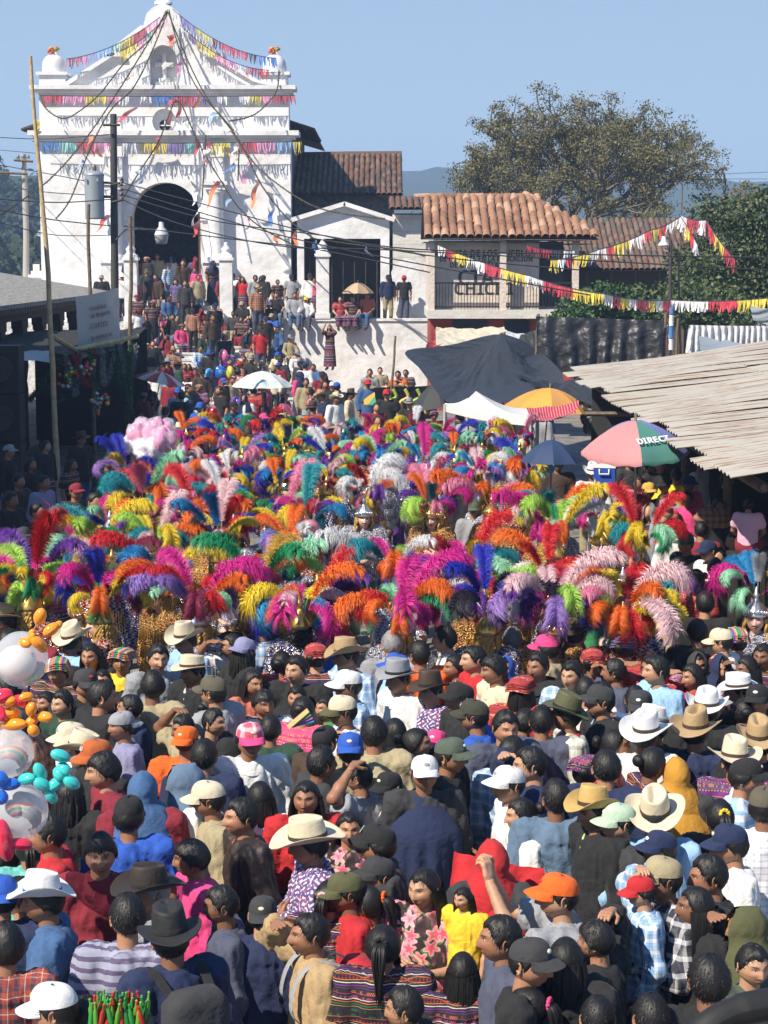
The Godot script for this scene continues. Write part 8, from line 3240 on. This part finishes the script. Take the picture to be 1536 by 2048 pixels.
func fill_steps() -> void:
	var r := RandomNumberGenerator.new()
	r.seed = 808
	var zt := -62.6
	# seated and standing on the flight
	var done := 0
	for k in 800:
		if done >= 62: break
		into_mass = done >= 24
		var st := r.randi() % 12
		var top := 2.34 * (13 - st) / 13.0
		var x1 := lerpf(-3.5, -2.0, clampf((st - 3) / 8.0, 0, 1))
		var x := r.randf_range(-8.1, x1)
		# a lane of bare steps stays open, as in the photograph
		if st > 4 and x > -6.6 and x < -4.4 and r.randf() < 0.75: continue
		var at := Vector3(x, top, zt + 0.36 * st + 0.20)
		if not free_spot(at, 0.42): continue
		var sit := r.randf() < 0.8
		if sit: at.y -= 0.72
		stranger(at, r, r.randf_range(-30, 30), "sit" if sit else "down", "on the chapel steps", 1)
		done += 1
	into_mass = false
	# the landing before the door
	done = 0
	for k in 400:
		if done >= 18: break
		var x := r.randf_range(-8.6, -3.4)
		var z := r.randf_range(-64.6, -62.9)
		var at := Vector3(x, 2.34, z)
		if z < CZ + 2.0 and x > -9.4 and x < -5.2: at.y = 2.34 + 0.66 * clampf(ceil((CZ + 0.75 + 0.99 - z) / 0.33) / 4.0, 0.0, 1.0)
		if not free_spot(at, 0.5): continue
		into_mass = true
		stranger(at, r, r.randf_range(-50, 50), "down", "before the chapel door", 1)
		into_mass = false
		done += 1
	into_mass = true
	for k in 5:
		var at := Vector3(-8.3 + 0.45 * k, 3.0, CZ - 0.5 - r.randf_range(0.2, 1.0))
		stranger(at, r, r.randf_range(-30, 30), "down", "inside the chapel doorway", 1)
	into_mass = false
	var T := func(px, py, who, hat, hair, top, yaw, pose, label):
		var z := 62.35 if pose == "sit" else 62.9
		var at := at_z(px, py, z)
		at.y = 2.46 - (0.72 if pose == "sit" else 0.0) if z < 62.6 else 2.34
		placed_xy.append(at)
		person(at, who, hat, hair, top, yaw, pose, "", 1, {"label": label})
	T.call(776, 585, "m", "cap:navy", "s", "shirt:navy", 10, "down", "man in navy shirt and khaki trousers standing on the terrace wall end")
	T.call(808, 600, "m", "cap:red", "s", "tee:black", 5, "down", "man in red cap and black T-shirt standing at the terrace edge")
	T.call(735, 615, "m", "n", "s", "tee:salmon", -20, "sit", "man in salmon T-shirt sitting under the beige umbrella")
	T.call(705, 620, "w", "n", "u", "huipil:dark", 0, "sit", "woman in dark woven blouse sitting under the beige umbrella")
	T.call(680, 622, "w", "n", "u", "huipil:red", 10, "sit", "woman in red woven blouse sitting right of the terrace post")
	T.call(612, 615, "b", "cap:yellow", "s", "shirt:white", 0, "sit", "boy in yellow cap sitting on the terrace wall left of the post")
	T.call(553, 615, "m", "n", "s", "tee:black", 0, "sit", "man in black T-shirt sitting on the wall above the steps")
	T.call(520, 610, "m", "west:cream", "s", "tee:grey", -10, "sit", "man in cream hat sitting at the top of the steps")
	T.call(590, 622, "m", "n", "s", "jacket:grey", 0, "sit", "man in grey jacket sitting on the wall beside the yellow cap boy")
	T.call(583, 580, "m", "cap:navy", "s", "tee:grey", 0, "down", "man in grey T-shirt and jeans standing by the portal")
	T.call(486, 575, "w", "n", "l", "tee:red", 0, "down", "woman in red T-shirt standing by the right gate post")
	T.call(510, 570, "m", "n", "s", "shirt:grey", 20, "down", "man in grey shirt standing beside the woman in red")
	T.call(528, 572, "m", "cap:charcoal", "s", "jacket:black", -40, "down", "man in black jacket looking down before the right facade")
	T.call(628, 590, "w", "n", "u", "huipil:pink", 0, "down", "woman in pink woven blouse standing left of the terrace post")
	T.call(245, 590, "m", "cap:white", "s", "shirt:white", 10, "down", "man in white shirt and jeans between pole and left gate post")
	T.call(203, 570, "m", "cap:grey", "s", "jacket:black", 0, "down", "man in black jacket and grey cap left of the utility pole")
	T.call(620, 572, "m", "cap:black", "s", "shirt:white", 0, "down", "man in white shirt behind the terrace post")
	# woman with lifted arms against the white wall
	var wz := 61.2
	var at := at_z(660, 690, wz)
	at.y = 0.85
	person(at, "w", "n", "l", "huipil:dark", -10, "lifted", "", 1, {"label": "woman in dark dress lifting both arms against the white wall"})
	for q in [[740, 748, "m", "shirt:grey"], [760, 745, "b", "tee:khaki"], [796, 752, "m", "tee:orange"], [812, 748, "w", "huipil:dark"]]:
		var a2 := on_y(q[0], q[1], 1.5 * TALL[q[2]])
		a2.y = 0.0
		person(a2, q[2], "n", "s" if q[2] != "w" else "u", q[3], r.randf_range(-20, 20), "down", "at the foot of the white wall", 1)

func fill_dancers() -> void:
	var r := RandomNumberGenerator.new()
	r.seed = 99
	var names := PLUMES.keys()
	var weights := ["red", "red", "orange", "orange", "orange", "yellow", "yellow", "yellow", "lime green", "green", "teal", "teal", "sky blue", "royal blue", "royal blue", "purple", "lavender", "magenta", "magenta", "pink", "pale pink", "white", "mint green", "wine red"]
	var some := func(n):
		var l := []
		for k in n: l.append(weights[r.randi() % weights.size()])
		return l
	var D := func(px, py, yaw, kind, hues, label, n, lift, spread):
		var at := on_y(px, py, 1.515)
		at.y = 0
		placed_xy.append(at)
		dancer(at, yaw, kind, hues, 0, r, label, n, lift, spread)
	D.call(727, 1030, 8, "silver", ["white", "white", "pale pink", "white"], "masked dancer in silver with a tall pointed headdress and white plumes", 5, 0.16, 0.35)
	D.call(864, 1032, -12, "gold", ["pink", "orange", "magenta", "purple", "lime green", "orange", "teal"], "masked dancer in gold fringes beside the silver one", 12, 0.0, 0.8)
	D.call(287, 1040, 15, "gold", ["red", "teal", "orange", "royal blue", "yellow", "mint green", "magenta", "pink"], "masked dancer with a broad rainbow headdress beside the shaded crowd", 18, 0.10, 1.2)
	D.call(392, 1062, -50, "gold", ["magenta", "red", "orange", "wine red"], "pale masked dancer turned left before the men in white shirts", 9, 0.1, 0.9)
	D.call(470, 1070, -30, "silver", ["lavender", "royal blue", "yellow", "orange"], "masked dancer in silver sequins with lavender plumes", 10, 0.06, 1.0)
	D.call(985, 1028, -30, "gold", ["orange", "yellow", "orange", "pink"], "gold helmeted dancer right of the man in the green cap", 9, 0.04, 0.9)
	D.call(205, 1240, -80, "red", ["yellow", "magenta", "orange", "green", "royal blue", "red"], "masked dancer in profile with dark curls left of the cowboy hats", 13, 0.08, 1.0)
	D.call(520, 1215, 10, "gold", ["gold", "green", "lime green", "mint green", "orange", "sky blue"], "gold masked dancer behind the tan cowboy hat", 13, 0.08, 1.0)
	D.call(1512, 1228, -15, "silver", ["sky blue", "magenta", "gold", "mint green", "white"], "smiling masked dancer with silver curls at the right edge", 9, 0.10, 0.9)
	D.call(1105, 1262, -10, "gold", ["pale pink", "lavender", "lime green", "purple", "pale pink"], "gold masked dancer beside the tall brown hat", 12, 0.12, 1.0)
	D.call(800, 1262, 170, "silver", ["magenta", "orange", "mint green", "green", "magenta", "orange", "red"], "dancer in silver brocade with magenta orange and green plumes", 16, 0.04, 1.0)
	D.call(975, 1262, 175, "blue", ["black", "royal blue", "purple", "white", "royal blue", "black"], "dancer in blue with black and royal blue plumes over a silver fringe", 14, 0.10, 1.0)
	D.call(1245, 1262, 170, "red", ["red", "orange", "pink", "yellow", "pale pink", "royal blue", "orange"], "dancer with red orange and pink plumes behind the yellow headcloth", 18, 0.04, 1.0)
	D.call(600, 1250, -160, "blue", ["magenta", "orange", "sky blue", "royal blue", "yellow", "pale pink"], "dancer with magenta and orange tufts left of the red cap", 14, 0.0, 1.0)
	D.call(395, 1245, 160, "silver", ["lavender", "red", "wine red", "orange", "magenta", "mint green"], "dancer with red and violet plumes behind the cream cowboy hats", 15, 0.06, 1.0)
	D.call(60, 1215, 160, "red", ["green", "red", "magenta", "yellow", "lime green"], "dancer with red and green plumes at the left edge", 15, 0.12, 1.0)
	# the rest of the troop in uneven rows
	var zs := [30.6, 28.6, 26.7, 24.9, 23.2, 21.5, 19.9, 18.3, 16.9, 15.9]
	var kinds := ["gold", "silver", "red", "blue"]
	var where := ["farthest row", "second farthest row", "third farthest row", "fourth row", "middle row", "row behind silver dancer", "row before silver dancer", "third nearest row", "second nearest row", "nearest row"]
	for row in zs.size():
		var z: float = zs[row]
		var s := FOCAL / z
		var x0: float = [360, 310, 270, 240, 220, 205, 200, 160, 40, 0][row]
		var x1: float = [1010, 1060, 1090, 1120, 1150, 1180, 1230, 1300, 1360, 1390][row]
		var x := x0 + r.randf_range(0, 50)
		var n := 0
		while x < x1:
			var at := Vector3((x - 768) / s, 0, -z + r.randf_range(-0.75, 0.75))
			var near_special: bool = (row in [6, 7] and x > 640 and x < 1000) or (row == 6 and x > 210 and x < 520) or (row == 5 and x > 640 and x < 980)
			if free_spot(at, 0.55) and not near_special:
				placed_xy.append(at)
				var hues: Array = some.call(7)
				var kind: String = kinds[r.randi() % 4]
				var label := "dancer with %s, %s and %s plumes, %s, %s" % [hues[0], hues[1] if hues[1] != hues[0] else "white", hues[2] if hues[2] != hues[0] else "teal", where[row], ["left end", "left part", "centre", "right part", "right end"][clampi(int((x - x0) / (x1 - x0) * 5.0), 0, 4)]]
				if hues[1] == hues[0]: hues[1] = "white"
				if hues[2] == hues[0]: hues[2] = "teal"
				dancer(at, r.randf_range(-180, 180), kind, hues, 1, r, label, 14 if row > 2 else 13, r.randf_range(-0.10, 0.22) - (0.10 if row > 7 else 0.0), r.randf_range(0.85, 1.2), [0.66, 0.66, 0.7, 0.74, 0.78, 0.82, 0.86, 0.9, 0.95, 0.95][row])
			x += s * r.randf_range(0.55, 0.74)
			n += 1

func _ready() -> void:
	# camera, sky, sun, exposure
	var cam := Camera3D.new()
	cam.name = "camera"
	add_child(cam)
	cam.position = Vector3(0, EYE, 0)
	cam.rotation.x = -PITCH
	cam.fov = rad_to_deg(2.0 * atan(1024.0 / FOCAL))
	cam.near = 0.1
	cam.far = 3000.0
	cam.current = true
	var we := WorldEnvironment.new()
	we.name = "daylight"
	var env := Environment.new()
	env.background_mode = Environment.BG_SKY
	var sky := Sky.new()
	var ps := ProceduralSkyMaterial.new()
	ps.sky_top_color = Color(0.12, 0.265, 0.54).linear_to_srgb()
	ps.sky_horizon_color = Color(0.54, 0.69, 0.84).linear_to_srgb()
	ps.sky_curve = 0.16
	ps.ground_bottom_color = Color(0.12, 0.11, 0.10).linear_to_srgb()
	ps.ground_horizon_color = Color(0.40, 0.50, 0.60).linear_to_srgb()
	ps.sky_energy_multiplier = 0.86
	ps.sun_angle_max = 1.0
	sky.sky_material = ps
	env.sky = sky
	env.tonemap_mode = Environment.TONE_MAPPER_LINEAR
	env.tonemap_exposure = 1.6
	env.sdfgi_enabled = true
	env.ssao_enabled = true
	env.ssil_enabled = true
	env.fog_enabled = true
	env.fog_density = 0.0009
	env.fog_light_color = Color(0.62, 0.74, 0.90)
	we.environment = env
	add_child(we)
	var sun := DirectionalLight3D.new()
	sun.name = "sun"
	sun.light_energy = 1.6
	sun.light_color = Color(1.0, 0.955, 0.88)
	sun.light_angular_distance = 0.53
	sun.shadow_enabled = true
	add_child(sun)
	sun.basis = Basis.looking_at(Vector3(0.53, -0.72, -0.45).normalized(), Vector3.UP)

	rng.seed = 4711
	weave = noise_tex(192, 0.18, 77, [0.0, Color(0.72, 0.72, 0.72), 1.0, Color(1, 1, 1)], 3)
	rumple = noise_tex(192, 0.022, 78, [], 3, 5.0)
	white_wall = surface("whitewash", Color(0.77, 0.77, 0.78), Color(0.58, 0.57, 0.56), 0.012, 0.30, 0.9, 0.92, 0.05)
	surface("step", Color(0.66, 0.65, 0.64), Color(0.40, 0.39, 0.38), 0.03, 0.6, 3.0)
	surface("wood", Color(0.17, 0.125, 0.085), Color(0.08, 0.06, 0.045), 0.03, 1.0, 3.0)
	surface("bamboo", Color(0.50, 0.38, 0.20), Color(0.32, 0.22, 0.11), 0.02, 1.2, 2.0)
	var tones := [[0.27, 0.135, 0.08], [0.33, 0.175, 0.105], [0.22, 0.105, 0.063], [0.15, 0.075, 0.05], [0.08, 0.055, 0.045], [0.115, 0.075, 0.055], [0.17, 0.115, 0.085], [0.45, 0.28, 0.18], [0.10, 0.085, 0.07]]
	for k in tones.size():
		var c := Color(tones[k][0], tones[k][1], tones[k][2])
		tile_mats.append(surface("tile%d" % k, c, c * 0.5, 0.03, 1.6, 2.0))

	build_land()
	build_chapel()
	build_side_wing()
	build_annex()
	build_steps()
	build_market_hall()
	build_old_hall()
	build_left_hall()
	build_tin_roof()
	big_tree()
	var dk := [Color(0.025, 0.05, 0.016), Color(0.045, 0.075, 0.022), Color(0.075, 0.11, 0.035), Color(0.11, 0.13, 0.045)]
	var br := [Color(0.035, 0.085, 0.02), Color(0.06, 0.12, 0.028), Color(0.025, 0.06, 0.016)]
	bushy_tree(1490, 640, 52, 4.2, 3.4, "dense dark green tree at the right edge behind the bunting", 5, dk, 0.13, 20000)
	bushy_tree(1400, 620, 56, 2.6, 1.9, "lower dark green tree left of the right edge tree", 6, dk, 0.13, 8000)
	bushy_tree(1425, 655, 50, 3.4, 0.9, "dark hedge like tree beneath the bunting on the right", 16, dk, 0.13, 7000)
	bushy_tree(1205, 640, 50, 2.6, 0.75, "bright green feathery shrub below the hall balcony", 7, br, 0.13, 9000, "shrub")
	bushy_tree(1305, 635, 51, 1.6, 0.8, "small dark shrub right of the bright green shrub", 8, dk, 0.13, 4500, "shrub")
	build_utilities()
	build_stalls()
	build_left_stall()
	build_festoons()
	fill_dancers()
	read_people(FRONT, func(z): return 0 if z > -13.6 else 0)
	read_people(SIDES, func(_z): return 1)
	specials()
	fill_people()
	fill_steps()
	settle_labels()
	build_balloons()
	build_small_things()

func specials() -> void:
	# child on the arm of the smiling woman
	var at := on_y(930, 1796, 1.34)
	at.y = 1.34 - 1.515 * 0.54
	var c := person(at, "k", "n", "l", "tee:yellow", -40, "down", "", 0, {"label": "small child in yellow and red shirt carried by the smiling woman", "exact": true, "skin": 2, "head": 0})
	c.scale = Vector3.ONE * 0.54
	# boy in red cap on the arm of the man in plaid
	at = on_y(1290, 1785, 1.42)
	at.y = 1.42 - 1.515 * 0.72
	c = person(at, "k", "cap:red", "s", "plaid:blue", -85, "nape", "", 0, {"label": "boy in red cap and blue checked shirt held up with a raised arm", "exact": true, "head": 0})
	c.scale = Vector3.ONE * 0.72
	at = at_z(1210, 946, 3800.0 / 160.0) + Vector3(0, 0, -0.34)
	at.y = 0.0
	person(at, "m", "cap:khaki", "s", "shirt:white", 0, "lifted", "", 1, {"label": "man in white shirt holding the blue cool box up with both hands", "exact": true})
	placed_xy.append(at)
	# woman in pink on a high seat at the right
	at = at_z(1497, 1010, 3800.0 / 215.0)
	at.y -= 1.515 * 0.58
	c = person(at, "g", "n", "u", "tee:pale pink", 165, "sit", "", 1, {"label": "girl in pink T-shirt sitting high with her back turned by the shed", "exact": true})
	c.scale = Vector3.ONE * 0.58
	var stool := thing("stool", "high wooden seat under the girl in pink", "stool", Vector3(at.x, 0, at.z))
	var m := MB.new()
	m.box(Vector3(0, at.y + 0.40, 0), Vector3(0.34, 0.05, 0.3))
	part("seat", m, flat(0.02, 0.015, 0.012), stool)
	for k in 4:
		m = MB.new()
		m.box(Vector3(0.13 if k & 1 else -0.13, (at.y + 0.375) / 2, 0.11 if k & 2 else -0.11), Vector3(0.04, at.y + 0.375, 0.04))
		part("leg", m, flat(0.02, 0.015, 0.012), stool)
	for q in people:
		var l: String = q.label
		if not q.node.position.z > -9.5: continue
		if l.begins_with("man in black felt hat and navy jacket"): backpack(q.node, "charcoal", "black", "black backpack worn by the man in the black hat")
		elif l.begins_with("man with short black hair and charcoal jacket facing right"): backpack(q.node, "maroon", "charcoal", "maroon and black backpack behind the waving girl")
		elif l.begins_with("boy with short black hair and tan jacket"): backpack(q.node, "red", "grey", "red backpack with grey strap on the boy in tan")
